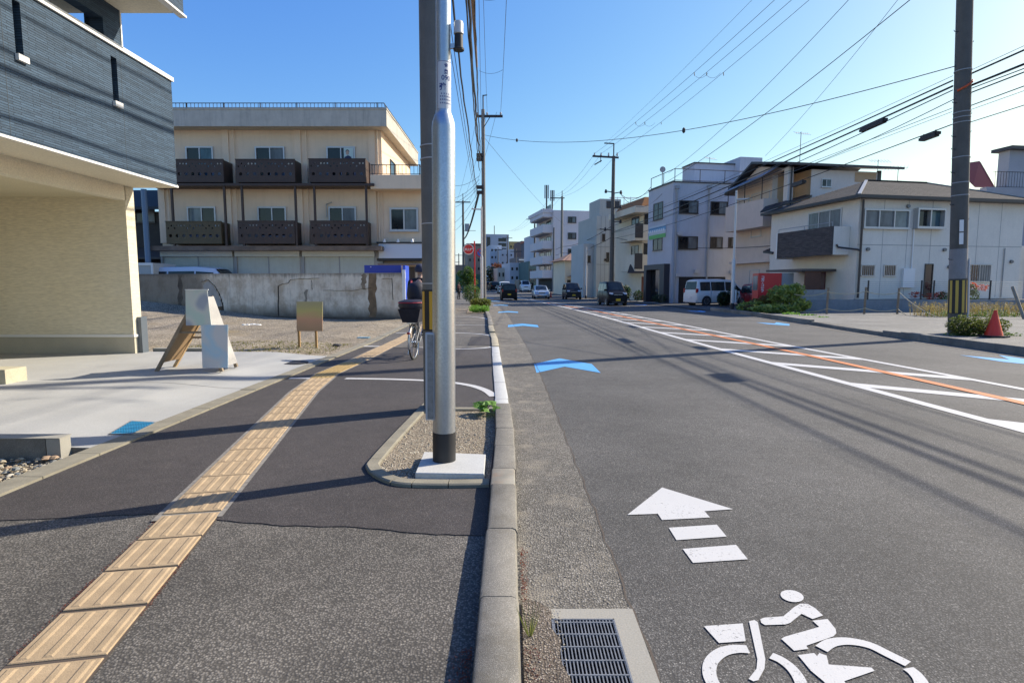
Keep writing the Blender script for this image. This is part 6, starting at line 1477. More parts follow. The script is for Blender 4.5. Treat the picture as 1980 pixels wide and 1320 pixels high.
# right main cables: pole R to pole 2, and towards the camera
def zR(v): return P(1850, v, 16.2).z
for (v, zz2, sag, r, lab) in ((152, 7.35, .15, .020, 'upper thick black cable with clips between the right poles'), (143, 7.45, .12, .006, 'thin carrier wire just above the upper thick black cable'),
                         (163, 6.75, .15, .026, 'bundled black cable carrying the long splice box between the right poles'), (171, 6.7, .3, .014, 'loose black cable looping along the splice box cable'),
                         (206, 6.1, .12, .008, 'thin clipped cable below the bundled one on the right'), (213, 6.0, .13, .006, 'faint thin wire under the thin clipped cable on the right'),
                         (238, 5.5, .22, .014, 'lowest black cable with the triangular splice box on the right')):
    p_ = Vector((RX(zR(v)) - .2, PR.y + .1, zR(v))); q_ = Vector((p2.x - .1, 57.8, zz2 + .6 if v > 200 else zz2))
    wire(p_, q_, sag * 1.6, r * 1.1, lab, None, n=22, wob=.015 if 'loose' in lab else 0)
p_ = Vector((PR.x - .25, PR.y + .1, zR(152))); q_ = Vector((p2.x - .1, 57.8, 7.35))
def onw(v0, z2, sag, Y):
    a_ = Vector((RX(zR(v0)) - .2, PR.y + .1, zR(v0))); b_ = Vector((p2.x - .1, 57.8, z2)); t_ = (Y - a_.y) / (b_.y - a_.y); return a_.lerp(b_, t_) - Vector((0, 0, 4 * sag * 1.6 * t_ * (1 - t_)))
def splice(Y0, Y1, v0, z2, sag, r, label):
    a_, b_ = onw(v0, z2, sag, Y0), onw(v0, z2, sag, Y1); d_ = (b_ - a_).normalized(); off = Vector((0, 0, -.10))
    th = Thing('splice_box', label, 'splice box', tuple(a_ + off)); L0 = (b_ - a_).length
    th.part('body', MB().bar(a_ + off + d_ * .1, b_ + off - d_ * .1, .145, .145), M['black'])
    th.part('end_cap', MB().bar(a_ + off, a_ + off + d_ * .1, .08, .08), M['blackr']); th.part('end_cap', MB().bar(b_ + off - d_ * .1, b_ + off, .08, .08), M['blackr'])
    for f_ in (.2, .8): c_ = a_.lerp(b_, f_); th.part('hanger', MB().bar(c_ + off, c_ + Vector((0, 0, .02)), .03, .03), M['dsteel'])
splice(18.9, 20.2, 163, 6.75, .15, .1, 'long black splice box hanging from the bundled cable left of the big pole')
splice(16.75, 17.5, 238, 6.1, .22, .1, 'black splice box hanging from the lowest cable next to the big pole')
splice(23.5, 24.5, 238, 6.1, .22, .1, 'small black splice box on the lowest cable before the beige house')
for (v, zc2, sag, r, lab) in ((143, 7.9, .25, .022, 'thick black cable running right from the big pole out of the picture'), (136, 8.0, .2, .006, 'carrier wire above the thick cable right of the big pole'), (166, 7.2, .3, .028, 'bundled black cable running right from the big pole'), (172, 7.15, .45, .012, 'loose cable beside the bundled one right of the big pole'),
                         (205, 6.5, .2, .012, 'clipped cable running right below the bundled ones'), (213, 6.35, .2, .006, 'thin wire under the clipped cable right of the big pole'), (237, 6.0, .3, .010, 'lowest single cable running right from the big pole'), (180, 7.0, .3, .016, 'second loose cable beside the bundled one right of the big pole')):
    wire((RX(zR(v)) + .18, PR.y - .1, zR(v)), (RX(zR(v)) + .5, -22, zc2), sag, r * 1.1, lab, n=20)
rp_.part('orange_sleeve', MB().tube([(PR.x - .21, PR.y - .08, zR(175)), (PR.x - .08, PR.y - .21, zR(170)), (PR.x + .1, PR.y - .2, zR(162)), (PR.x + .21, PR.y - .08, zR(156))], .03, 8), plain('sleeve_orange', (.60, .10, .03), .5), True)
splice(16.6, 16.61, 163, 6.75, .15, .1, 'x') if False else None
sb3a = Vector((PR.x + .25, 13.2, 7.2))
th = Thing('splice_box', 'black splice box on the cables just beyond the right edge of the picture', 'splice box', tuple(sb3a)); th.part('body', MB().bar(sb3a, sb3a + Vector((0, .8, .0)), .2, .2), M['black'])
# span wire across the road
o, L = wire((q2.x + .1, 43.5, P(940, 262, 43.6).z), (RX(7.8) - .2, PR.y, zR(127)), 1.15, .013, 'long thin cable spanning the whole street from the pale pole to the big right pole', n=30)
for f_ in (5, 20):
    pp = L[f_]; link('insulator_ball', MB().lathe(tuple(pp - L[0]), [(.02, -.12), (.07, -.06), (.07, .06), (.02, .12)], 10), M['dsteel'], (0, 0, 0), True, o)
pc = c.q(1.0, 3, zC + 1.3)
wire((q2.x + .1, 43.5, P(940, 262, 43.6).z - .2), (9.5, 100, 11.5), .5, .012, 'faint cable sloping down right from the pale pole towards the lavender flats')
wire(tuple(pc), (PR.x + 1.0, PR.y, 14.4), .8, .012, 'thin cable rising right from the satellite dish to the top of the big pole', n=20)
wire(tuple(b.q(1, 4, yk + .8)), (PR.x + 1.6, PR.y + .2, 14.4), .5, .010, 'thin cable with insulators rising from the beige house to the big pole', n=20)
wire((p2.x + .7, 57.8, P(1197, 375, 58).z), tuple(c.q(.2, dC, zC + .4)), .8, .02, 'sagging service cable from the crossarm pole to the blue-grey building')
wire((p2.x + .7, 57.8, P(1197, 375, 58).z), tuple(c.q(0, 2, zC - .6)), 1.2, .02, 'second lower service cable to the street face of the blue-grey building')
wire((p2.x + .3, 57.6, 6.2), tuple(hB.loc + Vector((-.3, 1.5, 4.2))), .5, .02, 'black service cable sagging past the banner to the beige house')
for k, (za2, zb2, r, lab) in enumerate(((7.3, 7.6, .03, 'upper thick black cable before the green-grey building'), (6.2, 6.6, .03, 'lower thick black cable before the green-grey building'))):
    wire((p2.x - .2, 57.8, za2), (p3.x, 91.8, zb2), .5, r, lab); wire((p3.x, 92, zb2), (p4.x, 116, zb2 + .3), .4, r, lab.replace('before the green-grey building', 'beyond the lavender flats'))
wire((p2.x + .1, 57.9, 9.2), (RX(10) - .2, PR.y, 10.2), .9, .014, 'single high service cable between the crossarm pole and the top of the big pole', n=22)
wire((c.q(4, 0, zC - .3)), (RX(6.6) - .2, PR.y, 6.6), .6, .012, 'thin service cable from the blue-grey building to the big right pole', n=20)
# left side bundle: near pole to pale pole
LN = [('-', -.45, 13.9, q2.x - .4, zL + .3, .9, .010, 'brown-topped thin high cable left of the crossarm'), ('-', .35, 13.9, q2.x + .3, zL + .3, 1.1, .010, 'middle high cable to the crossarm of the pale pole'), ('-', 1.2, 13.9, q2.x + 1.3, zL + .3, 1.2, .012, 'rightmost high cable with tie wires to the crossarm of the pale pole')]
for (_, x0, z0_, x1, z1_, sg_, r, lab) in LN:
    o, L = wire((cx + x0 * 1.0, cy, z0_), (x1, 43.5, z1_), sg_, r, lab, n=26)
    if x0 == 1.2:
        for f_ in (8, 12, 18): pp = L[f_] - L[0]; link('tie_wire', MB().tube(sagline(pp, pp + Vector((-1.3, 0, -.05)), .18, 8), .008, 4), M['wire'], (0, 0, 0), False, o)
for (x0, z0_, x1, v1, sg_, r, wob, lab) in ((-.10, 8.6, -.25, 312, .5, .042, .03, 'thickest black twisted cable of the left bundle'), (-.16, 8.9, -.3, 330, .5, .026, .02, 'twisted cable hugging the thickest one of the left bundle'),
        (.05, 9.6, -.2, 300, .6, .020, .02, 'black cable between the bundle and the high cables on the left'), (-.42, 7.9, -.45, 372, .5, .026, .02, 'lower thick cable of the left bundle'), (-.5, 7.6, -.5, 378, .45, .010, .0, 'thin lower cable of the left bundle'),
        (-.56, 7.3, -.55, 384, .35, .009, 0, 'lowest thin cable of the left bundle'), (.18, 10.6, -.1, 290, .7, .009, 0, 'thin cable right of the left bundle'), (.0, 11.5, -.3, 270, .6, .012, .0, 'upper single cable of the left bundle')):
    o, L = wire((cx + x0 + .25, cy + .1, z0_), (q2.x + x1, 43.5, P(932, v1, 43.5).z), sg_, r, lab, n=34, wob=wob)
for (x0, z0_, lab, r) in ((-.1, 8.6, 'thick cable from the near left pole passing overhead behind the viewer', .03), (-.4, 7.9, 'lower cable from the near left pole passing overhead behind the viewer', .02), (.1, 9.6, 'upper cable from the near left pole passing overhead behind the viewer', .02)):
    wire((cx + x0 + .2, cy - .1, z0_), (cx + x0 + .5, -28, z0_ + .4), .5, r, lab)
wire((q2.x - .35, 43.6, P(932, 372, 43.5).z), (q3.x + .1, 92, P(895, 462, 92).z), .7, .09, 'heavy black cable dropping from the pale pole to the transformer pole', n=18)
for k in range(3): wire((q2.x - .4 + k * .7, 43.6, zL + .3), (q3.x - 1 + k, 92, zc3 + .2), .8, .012, ('left', 'middle', 'right')[k] + ' one of the high cables from the pale pole to the transformer pole')
for k, (u, v) in enumerate(((868, 352), (868, 380), (866, 390), (864, 400), (872, 430), (880, 440))):
    p_ = P(u, v, 47 + k * 3); wire((q2.x - .3, 43.5, P(922, 340 + k * 7, 43.5).z), tuple(p_ + (p_ - Vector((q2.x, 43.5, 9))) * .15), .5, .013, ['topmost', 'second', 'third', 'fourth', 'fifth', 'lowest'][k] + ' of the service wires fanning left from the pale pole')
# brown guard tube high on the left
o = single('cable_guard_tube', MB().tube([P(912, -60, 16), P(914, 0, 17.5), P(922, 130, 27)], [.06, .06, .045], 8), mat('guard_brown', (.30, .19, .11), .7, .1, 5, 30), 'long brown guard tube on a high cable beside the left bundle', 'cable guard', smooth=True)
# ================================================================ VEHICLES
def carpaint(name, col, metal=.3): 
    m, n, b = base_mat(name); b.inputs['Base Color'].default_value = c4(col); b.inputs['Metallic'].default_value = metal; b.inputs['Roughness'].default_value = .3; b.inputs['Specular IOR Level'].default_value = .12 if max(col) < .15 else .5
    b.inputs['Coat Weight'].default_value = .0 if max(col) < .15 else .5; b.inputs['Coat Roughness'].default_value = .05
    d = noise(n, pos(n), 2.5, 4); n.links.new(mixc(n, math_(n, 'MULTIPLY', d, .04), col, (.25, .23, .2)), b.inputs['Base Color']); return m
M['tyre'] = plain('tyre_rubber', (.02, .02, .02), .85); M['rim'] = plain('wheel_rim', (.45, .46, .48), .3, .8); M['carglass'] = glassm('car_glass', (.02, .028, .033), .04)
M['hl'] = plain('headlight_lens', (.55, .58, .6), .1, .2); M['tl'] = plain('taillight_red', (.35, .01, .012), .2); M['plasticd'] = plain('bumper_dark', (.03, .03, .032), .6)
PROF = {  # t rear->front, belt height, roof height, roof half-width factor (fractions of H, W/2)
 'kei': [(0, .42, .44, .9), (.008, .54, .60, .86), (.03, .57, .93, .80), (.08, .57, .985, .78), (.45, .57, 1, .78), (.70, .57, .975, .77), (.865, .57, .60, .86), (.93, .54, .565, .84), (.985, .47, .50, .80), (1, .36, .38, .78)],
 'van': [(0, .42, .44, .9), (.008, .52, .62, .86), (.03, .53, .94, .80), (.07, .53, .985, .78), (.5, .53, 1, .79), (.68, .53, .965, .77), (.86, .53, .57, .86), (.95, .48, .51, .82), (.99, .42, .44, .80), (1, .3, .32, .78)],
 'wagon': [(0, .45, .47, .88), (.01, .58, .62, .84), (.05, .60, .90, .74), (.12, .60, .965, .73), (.4, .60, 1, .74), (.55, .60, .975, .73), (.73, .60, .635, .82), (.90, .55, .585, .80), (.98, .47, .49, .76), (1, .34, .36, .74)],
 'suv': [(0, .45, .47, .88), (.01, .56, .60, .86), (.04, .58, .90, .78), (.10, .58, .98, .77), (.42, .58, 1, .77), (.60, .58, .97, .76), (.75, .58, .62, .86), (.93, .56, .59, .84), (.985, .50, .52, .8), (1, .36, .38, .78)],
}
def make_car(label, x, y, heading, L, W, H, kind, paint, cat='car', name='parked_car', plate='white', group=None, z=None):
    """local frame: +y is forward; heading turns it about z"""
    z = gz(y) if z is None else z
    th = Thing(name, label, cat, (x, y, z), group, rot=heading); pf = PROF[kind]; hw = W / 2
    def st(t):
        for (a, b1, r1, w1), (c_, b2, r2, w2) in zip(pf, pf[1:]):
            if t <= c_: k = (t - a) / (c_ - a) if c_ > a else 0; return (b1 + (b2 - b1) * k) * H, (r1 + (r2 - r1) * k) * H, (w1 + (w2 - w1) * k) * hw
        return pf[-1][1] * H, pf[-1][2] * H, pf[-1][3] * hw
    yy = lambda t: -L / 2 + t * L
    endw = lambda t: 1 - .10 * max(0, (t - .90) / .10) ** 2 - .08 * max(0, (.08 - t) / .08) ** 2
    ts = sorted(set([p_[0] for p_ in pf] + [.02, .2, .32, .58, .78, .97]))
    mb = MB(); N = 15; zb = .19
    for t in ts:
        bz, rz, rw = st(t); e = endw(t); w_ = hw * e; rw = min(rw * e, w_ * .97)
        low = zb + (.06 if t < .02 or t > .98 else 0)
        half = [(0, low), (w_ * .86, low), (w_ * .95, low + .06), (w_, low + (bz - low) * .45), (w_ * .985, bz - .04), (w_ * .955, bz), (rw + (w_ * .955 - rw) * .12, bz + (rz - bz) * .86), (rw * .93, rz - (rz - bz) * .03 - .01), (0, rz + .012)]
        loop = half + [(-a_, b_) for a_, b_ in half[-2:0:-1]]; N = len(loop)
        mb.v += [(a_, yy(t), b_) for a_, b_ in loop]
    n = len(ts)
    for i in range(n - 1):
        for k in range(N): mb.f.append((i * N + k, i * N + (k + 1) % N, (i + 1) * N + (k + 1) % N, (i + 1) * N + k)); mb.mi.append(0)
    mb.f.append(tuple(range(N - 1, -1, -1))); mb.f.append(tuple(range((n - 1) * N, n * N))); mb.mi += [0, 0]
    th.part('body', mb, paint, True)
    tr, tf = pf[2][0], pf[5][0]; tw = pf[6][0]
    def side(t, f_, s_, o_=.012):
        bz, rz, rw = st(t); e = endw(t); w_ = hw * e; rw = min(rw * e, w_ * .97); xb, xt = w_ * .955, rw + (w_ * .955 - rw) * .12
        zt_ = bz + (rz - bz) * .86; return Vector((s_ * (xb + (xt - xb) * f_ + o_), yy(t), bz + (zt_ - bz) * f_))
    cuts = {'kei': [(tr + .03, .26), (.275, .50), (.515, tf + .01)], 'van': [(tr + .03, .24), (.255, .50), (.515, tf)], 'wagon': [(tr + .05, .20), (.215, .40), (.415, tf + .01)], 'suv': [(tr + .04, .22), (.235, .42), (.435, tf + .01)]}[kind]
    for s_ in (-1, 1):
        for (a_, b_) in cuts:
            m2 = MB(); kk = 4; vs = []
            for k in range(kk + 1): t = a_ + (b_ - a_) * k / kk; vs += [side(t, .08, s_), side(t, .90, s_)]
            m2.add(vs, [(2 * k, 2 * k + 2, 2 * k + 3, 2 * k + 1) for k in range(kk)]); th.part('side_window', m2, M['carglass'])
        # front quarter glass
        m2 = MB(); m2.add([side(tf + .02, .08, s_), side(tw - .03, .08, s_), side(tf + .03, .80, s_)], [(0, 1, 2)]); th.part('quarter_window', m2, M['carglass'])
        th.part('mirror', MB().box(s_ * hw * .96 if s_ > 0 else -hw * .96 - .17, yy(tw - .06), .60 * H, s_ * hw * .96 + .17 if s_ > 0 else -hw * .96, yy(tw - .06) + .10, .60 * H + .14), paint)
        for t in (cuts[0][1] + .007, cuts[1][1] + .007): 
            bz = st(t)[0]; th.part('door_seam', MB().box(s_ * hw * 1.0 - .012, yy(t) - .005, .26, s_ * hw * 1.0 + .004, yy(t) + .005, bz), M['plasticd'])
        th.part('door_handle', MB().box(s_ * hw - .012, yy(cuts[1][0] + .03), .5 * H, s_ * hw + .02, yy(cuts[1][0] + .03) + .16, .5 * H + .03), M['rim'] if kind == 'kei' else paint)
    def topq(t, f_, up=.012):
        bz, rz, rw = st(t); e = endw(t); rw = min(rw * e, hw * e * .97) * .97; return Vector((f_ * rw * .97, yy(t), rz + up - abs(f_) ** 4 * .03))
    vs = []; ta, tb_ = tf + .012, tw - .012
    for k in range(4):
        t = ta + (tb_ - ta) * k / 3
        for f_ in (-.93, -.5, 0, .5, .93): vs.append(topq(t, f_, .022))
    th.part('windshield', MB().add(vs, [(5 * i + j, 5 * i + j + 1, 5 * i + j + 6, 5 * i + j + 5) for i in range(3) for j in range(4)]), M['carglass'])
    yr = yy(.008) - .012; z0_, z1_ = .60 * H, .90 * H
    y_top = yy(pf[2][0]) - .02
    th.part('rear_window', MB().add([(-hw * .76, yr, z0_), (hw * .76, yr, z0_), (hw * .70, y_top, z1_), (-hw * .70, y_top, z1_), (-hw * .76, yr + .02, z0_ - .01), (hw * .76, yr + .02, z0_ - .01)], [(0, 1, 2, 3), (4, 5, 1, 0)]), M['carglass'])
    # lights, grille, bumper, plates
    for s_ in (-1, 1):
        zl = .46 * H if kind != 'wagon' else .46 * H
        a0, a1 = (hw * .50, hw * .86) if s_ > 0 else (-hw * .86, -hw * .50)
        th.part('headlight', MB().add([(a0, yy(.992), zl), (a1, yy(.972), zl), (a1, yy(.965), zl + .14), (a0, yy(.985), zl + .12), (a0, yy(.992) + .03, zl + .01), (a1, yy(.972) + .04, zl + .01), (a1, yy(.965) + .03, zl + .13), (a0, yy(.985) + .03, zl + .11)], [(4, 5, 6, 7), (0, 1, 5, 4), (1, 2, 6, 5), (2, 3, 7, 6), (3, 0, 4, 7)]), M['hl'])
        th.part('taillight', MB().box(min(s_ * hw * .76, s_ * hw * .93), yy(0) - .01, .48 * H, max(s_ * hw * .76, s_ * hw * .93), yy(0) + .12, .48 * H + (.30 if kind in ('kei', 'van') else .16)), M['tl'])
    th.part('grille', MB().box(-hw * .42, yy(.995), .42 * H, hw * .42, yy(1) + .015, .42 * H + .12), M['plasticd'])
    th.part('grille_bar', MB().box(-hw * .42, yy(1) + .015, .445 * H, hw * .42, yy(1) + .03, .445 * H + .03), M['rim'])
    th.part('lower_intake', MB().box(-hw * .6, yy(.995), .22, hw * .6, yy(1) + .012, .34), M['plasticd'])
    th.part('rear_bumper', MB().box(-hw * .86, yy(0) - .035, .24, hw * .86, yy(0) + .05, .44), paint)
    pc_ = {'white': M['wbright'], 'yellow': plain('plate_yellow', (.62, .42, .02), .5)}[plate]
    th.part('number_plate', MB().box(-.165, yy(1) + .016, .36, .165, yy(1) + .03, .525), pc_); th.part('number_plate', MB().box(-.165, yy(0) - .055, .5, .165, yy(0) - .037, .665), pc_)
    rw_ = .29 if kind == 'kei' else .32
    for s_ in (-1, 1):
        for t in (.17, .82):
            cx_ = s_ * (hw - .10); cy_ = yy(t)
            th.part('wheel_arch', MB().lathe((s_ * (hw - .05), cy_, rw_ + .01), [(rw_ + .055, -.06), (rw_ + .055, .054)], 22, axis='x'), M['plasticd'])
            w2 = th.part('wheel', MB().lathe((cx_, cy_, rw_), [(rw_ * .6, -.09), (rw_ * .93, -.09), (rw_, -.06), (rw_, .07), (rw_ * .95, .1), (rw_ * .66, .105)] if s_ > 0 else [(rw_ * .66, -.105), (rw_ * .95, -.1), (rw_, -.07), (rw_, .06), (rw_ * .93, .09), (rw_ * .6, .09)], 24, axis='x'), M['tyre'], True)
            mb = MB().lathe((cx_, cy_, rw_), [(rw_ * .64, -.07 * s_), (rw_ * .66, .112 * s_), (rw_ * .56, .106 * s_), (rw_ * .5, .07 * s_)], 20, axis='x', cap=False)
            for k in range(6): a_ = k * math.pi / 3; mb.bar((cx_ + s_ * .085, cy_, rw_), (cx_ + s_ * .095, cy_ + rw_ * .6 * math.cos(a_), rw_ + rw_ * .6 * math.sin(a_)), .035, .03)
            th.part('rim', mb, M['rim'], parent=w2)
    return th
blk = carpaint('paint_black', (.006, .006, .009), 0); slv = carpaint('paint_silver', (.42, .45, .48), .6); wht = carpaint('paint_white', (.70, .71, .70), 0); redc = carpaint('paint_dark_red', (.22, .012, .02)); wht2 = carpaint('paint_van_white', (.52, .58, .66), 0)
def cx_at(u, Y): return P(u, 560, Y).x
PI = math.pi
make_car('black kei van with yellow plate and chrome grille driving towards the viewer', cx_at(1184, 42.4), 42.6, PI + .10, 3.4, 1.475, 1.78, 'kei', blk, 'car', 'kei_van', 'yellow')
make_car('black boxy hatchback seen from behind driving away in the left lane', cx_at(983, 58), 58, .06, 3.6, 1.6, 1.68, 'kei', blk, 'car', 'hatchback', 'yellow')
make_car('silver station wagon driving towards the viewer down the street', cx_at(1046, 62), 63, PI + .03, 4.4, 1.7, 1.45, 'wagon', slv, 'car', 'station_wagon')
make_car('dark minivan with yellow plate parked before the brown-roofed house', cx_at(1107, 60), 61, PI + .04, 3.6, 1.65, 1.75, 'van', carpaint('paint_dark_grey', (.022, .022, .026), 0), 'car', 'minivan', 'yellow')
make_car('white kei delivery van in the right lane behind the silver wagon', cx_at(1015, 96), 96, PI + .1, 3.4, 1.6, 1.9, 'kei', wht, 'van', 'delivery_van')
make_car('black sport utility vehicle driving away far ahead in the left lane', cx_at(955, 108), 108, .2, 4.5, 1.85, 1.7, 'suv', blk, 'car', 'sport_utility_vehicle')
make_car('dark grey car driving away farthest ahead beside the hedge', cx_at(944, 122), 122, .25, 4.4, 1.8, 1.65, 'suv', carpaint('paint_grey_blue', (.03, .036, .05), 0), 'car', 'distant_car')
make_car('white estate car half hidden behind the black boxy hatchback', cx_at(974, 84), 84, .1, 4.2, 1.7, 1.75, 'van', wht, 'car', 'estate_car')
make_car('large white minivan parked beside the blue-grey building, its rear with red lights towards the road', 14.85, 41.3, -PI / 2 + rad(16), 4.5, 1.8, 1.88, 'van', wht, 'car', 'white_minivan', z=.05)
make_car('dark red kei car parked nose out beside the vending machine', 15.95, 36.6, PI + .0, 3.3, 1.475, 1.55, 'kei', redc, 'car', 'red_kei_car', 'yellow', z=.05)
make_car('pale high-roof van parked behind the old concrete wall', -15.6, 28.9, -PI / 2, 5.2, 1.85, 2.38, 'van', wht2, 'van', 'high_roof_van', z=.05)
tb_ = Thing('box_truck', 'white box truck body behind the old wall at the cream house edge', 'truck', (-19.4, 28.2, 0))
q_ = P(301, 508, 27.6)
tb_.part('cargo_box', MB().box(-22.5, 27.7, .9, -17.35, 29.6, q_.z - .0), mat('truck_box_grey', (.50, .50, .48), .6, .04, 2, 30)); tb_.part('box_rail', MB().box(-22.5, 27.66, q_.z - .12, -17.33, 27.7, q_.z).box(-17.42, 27.66, .9, -17.33, 27.7, q_.z - .121), M['wbright'])
tb_.part('wheel', MB().lathe((-18.3, 27.75, .38), [(.38, -.0), (.38, .22)], 20, axis='y'), M['tyre'], True); tb_.part('wheel', MB().lathe((-21.3, 27.75, .38), [(.38, -.0), (.38, .22)], 20, axis='y'), M['tyre'], True)
tb_.part('chassis', MB().box(-22.4, 27.9, .5, -17.4, 29.4, .88), M['plasticd'])
# ================================================================ PEOPLE AND BICYCLE
def skin_mesh(name, verts, edges, radii, m, parent, sub=2, root=0, loc=(0, 0, 0)):
    me = bpy.data.meshes.new(name); me.from_pydata(verts, edges, []); o = bpy.data.objects.new(name, me); sc.collection.objects.link(o)
    md = o.modifiers.new('s', 'SKIN'); md.use_smooth_shade = True
    for i, r in enumerate(radii): 
        d_ = me.skin_vertices[0].data[i]; d_.radius = (r, r) if not isinstance(r, tuple) else r; d_.use_root = (i == root)
    s2 = o.modifiers.new('d', 'SUBSURF'); s2.levels = sub; s2.render_levels = sub
    dg = bpy.context.evaluated_depsgraph_get(); nm = bpy.data.meshes.new_from_object(o.evaluated_get(dg)); bpy.data.objects.remove(o)
    nm.materials.clear(); nm.materials.append(m)
    ob = bpy.data.objects.new(name, nm); sc.collection.objects.link(ob); ob.parent = parent; ob.location = loc
    for p_ in nm.polygons: p_.use_smooth = True
    return ob
skinm = plain('skin', (.42, .26, .19), .55)
def person(label, x, y, z, heading, pose, tops, legs, hair, s=1.0, shoes=None):
    th = Thing('person', label, 'person', (x, y, z), rot=heading); J = {k: Vector(v) * s for k, v in pose.items()}
    names = list(J); idx = {k: i for i, k in enumerate(names)}
    E_ = [('pelvis', 'waist'), ('waist', 'chest'), ('chest', 'neck'), ('neck', 'chin'), ('chin', 'crown')]
    for S in 'LR': E_ += [('pelvis', 'hip' + S), ('hip' + S, 'knee' + S), ('knee' + S, 'ankle' + S), ('ankle' + S, 'toe' + S), ('chest', 'sho' + S), ('sho' + S, 'elb' + S), ('elb' + S, 'wri' + S), ('wri' + S, 'hand' + S)]
    rad_ = {'pelvis': (.145, .11), 'waist': (.14, .10), 'chest': (.17, .115), 'neck': .055, 'chin': .07, 'crown': .085, 'hip': .085, 'knee': .055, 'ankle': .038, 'toe': .035, 'sho': .066, 'elb': .05, 'wri': .028, 'hand': .03}
    rr = lambda k: rad_.get(k, rad_.get(k[:-1]))
    sc_r = lambda r, f_: tuple(a_ * f_ * s for a_ in r) if isinstance(r, tuple) else r * f_ * s
    skin_mesh('body', [tuple(J[k]) for k in names], [(idx[a_], idx[b_]) for a_, b_ in E_], [sc_r(rr(k), .92) for k in names], skinm, th.o, root=idx['pelvis'])
    def sub(name, keys, ed, f_, m, rt): 
        ii = {k: i for i, k in enumerate(keys)}; return skin_mesh(name, [tuple(J[k]) for k in keys], [(ii[a_], ii[b_]) for a_, b_ in ed], [sc_r(rr(k), f_) for k in keys], m, th.o, root=ii[rt])
    sub('jacket', ['pelvis', 'waist', 'chest', 'neck', 'shoL', 'elbL', 'wriL', 'shoR', 'elbR', 'wriR'], [('pelvis', 'waist'), ('waist', 'chest'), ('chest', 'neck'), ('chest', 'shoL'), ('shoL', 'elbL'), ('elbL', 'wriL'), ('chest', 'shoR'), ('shoR', 'elbR'), ('elbR', 'wriR')], 1.22, tops, 'chest')
    sub('trousers', ['pelvis', 'hipL', 'kneeL', 'ankleL', 'hipR', 'kneeR', 'ankleR'], [('pelvis', 'hipL'), ('hipL', 'kneeL'), ('kneeL', 'ankleL'), ('pelvis', 'hipR'), ('hipR', 'kneeR'), ('kneeR', 'ankleR')], 1.2, legs, 'pelvis')
    for S in 'LR':
        a_, b_ = J['ankle' + S], J['toe' + S]; th.part('shoe', MB().tube([a_ + (a_ - b_) * .3 - Vector((0, 0, .035 * s)), a_ - Vector((0, 0, .03 * s)), b_], [.035 * s, .05 * s, .035 * s], 8), shoes or M['black'], True)
    # hair shell
    c_ = (J['chin'] + J['crown']) / 2 + Vector((0, -.012, .03)) * s; th.part('hair', MB().lathe(tuple(c_), [(.098 * s, -.05 * s), (.108 * s, 0), (.10 * s, .05 * s), (.075 * s, .09 * s), (.02 * s, .115 * s)], 16), hair, True)
    fw = Vector((0, 1, 0)); hc = (J['chin'] + J['crown']) / 2
    th.part('nose', MB().tube([hc + fw * .075 * s + Vector((0, 0, -.005)) * s, hc + fw * .10 * s + Vector((0, 0, -.03)) * s], [.008 * s, .013 * s], 6), skinm)
    for sx_ in (-1, 1):
        th.part('eye', MB().lathe(tuple(hc + Vector((sx_ * .032, .082, .012)) * s), [(.003 * s, -.008), (.011 * s, 0), (.003 * s, .008)], 8, axis='y'), M['black'])
        th.part('ear', MB().tube([hc + Vector((sx_ * .085, 0, .02)) * s, hc + Vector((sx_ * .09, 0, -.02)) * s], .014 * s, 6), skinm)
    for S in 'LR':
        h_ = J['hand' + S]; w_ = J['wri' + S]; d_ = (h_ - w_).normalized(); side_ = d_.cross(Vector((0, 0, 1)));
        side_ = side_.normalized() if side_.length > .1 else Vector((1, 0, 0))
        for k in range(4):
            b0 = h_ + side_ * (k - 1.5) * .018 * s; l_ = (.07, .08, .075, .06)[k] * s; th.part('finger', MB().tube([b0, b0 + d_ * l_ * .6 - Vector((0, 0, .008)), b0 + d_ * l_ * .8 - Vector((0, 0, .03)) * s], [.0095 * s, .009 * s, .007 * s], 6), skinm, True)
        th.part('thumb', MB().tube([w_ + d_ * .03 * s, w_ + d_ * .06 * s + side_ * .035 * s, w_ + d_ * .09 * s + side_ * .04 * s], [.012 * s, .011 * s, .008 * s], 6), skinm, True)
    return th, J
navy = mat('jacket_black', (.014, .014, .018), .85, .2, 12, 60); trou = mat('trouser_black', (.02, .02, .022), .9, .2, 12, 60)
# cyclist riding away (forward is +y)
bx_, by_ = P(806, 690, 11.2).x, 11.75
bike = Thing('bicycle', 'city bicycle with a covered black rear basket ridden away along the tactile path', 'bicycle', (bx_, by_, .04), rot=-.10)
wr = .335; rimm = plain('bike_rim', (.55, .56, .57), .25, .9)
def bwheel(y_):
    n = 30; w_ = MB()
    w_.tube([(0, y_ + wr * math.cos(a_), wr + wr * math.sin(a_)) for a_ in [i * 2 * PI / n for i in range(n + 1)]], .019, 8, cap=False); o_ = bike.part('wheel', w_, M['tyre'], True)
    bike.part('rim', MB().tube([(0, y_ + (wr - .024) * math.cos(a_), wr + (wr - .024) * math.sin(a_)) for a_ in [i * 2 * PI / n for i in range(n + 1)]], .012, 6, cap=False), rimm, True, parent=o_)
    sp = MB()
    for k in range(28): a_ = k * 2 * PI / 28; sp.tube([((-1) ** k * .025, y_, wr), (0, y_ + (wr - .03) * math.cos(a_), wr + (wr - .03) * math.sin(a_))], .0018, 3, cap=False)
    bike.part('spokes', sp, rimm, parent=o_, stuff=True); bike.part('hub', MB().lathe((0, y_, wr), [(.02, -.05), (.035, -.03), (.018, 0), (.035, .03), (.02, .05)], 10, axis='x'), rimm, True, parent=o_)
bwheel(-.55); bwheel(.55)
fm = plain('bike_frame_silver', (.35, .36, .38), .3, .6)
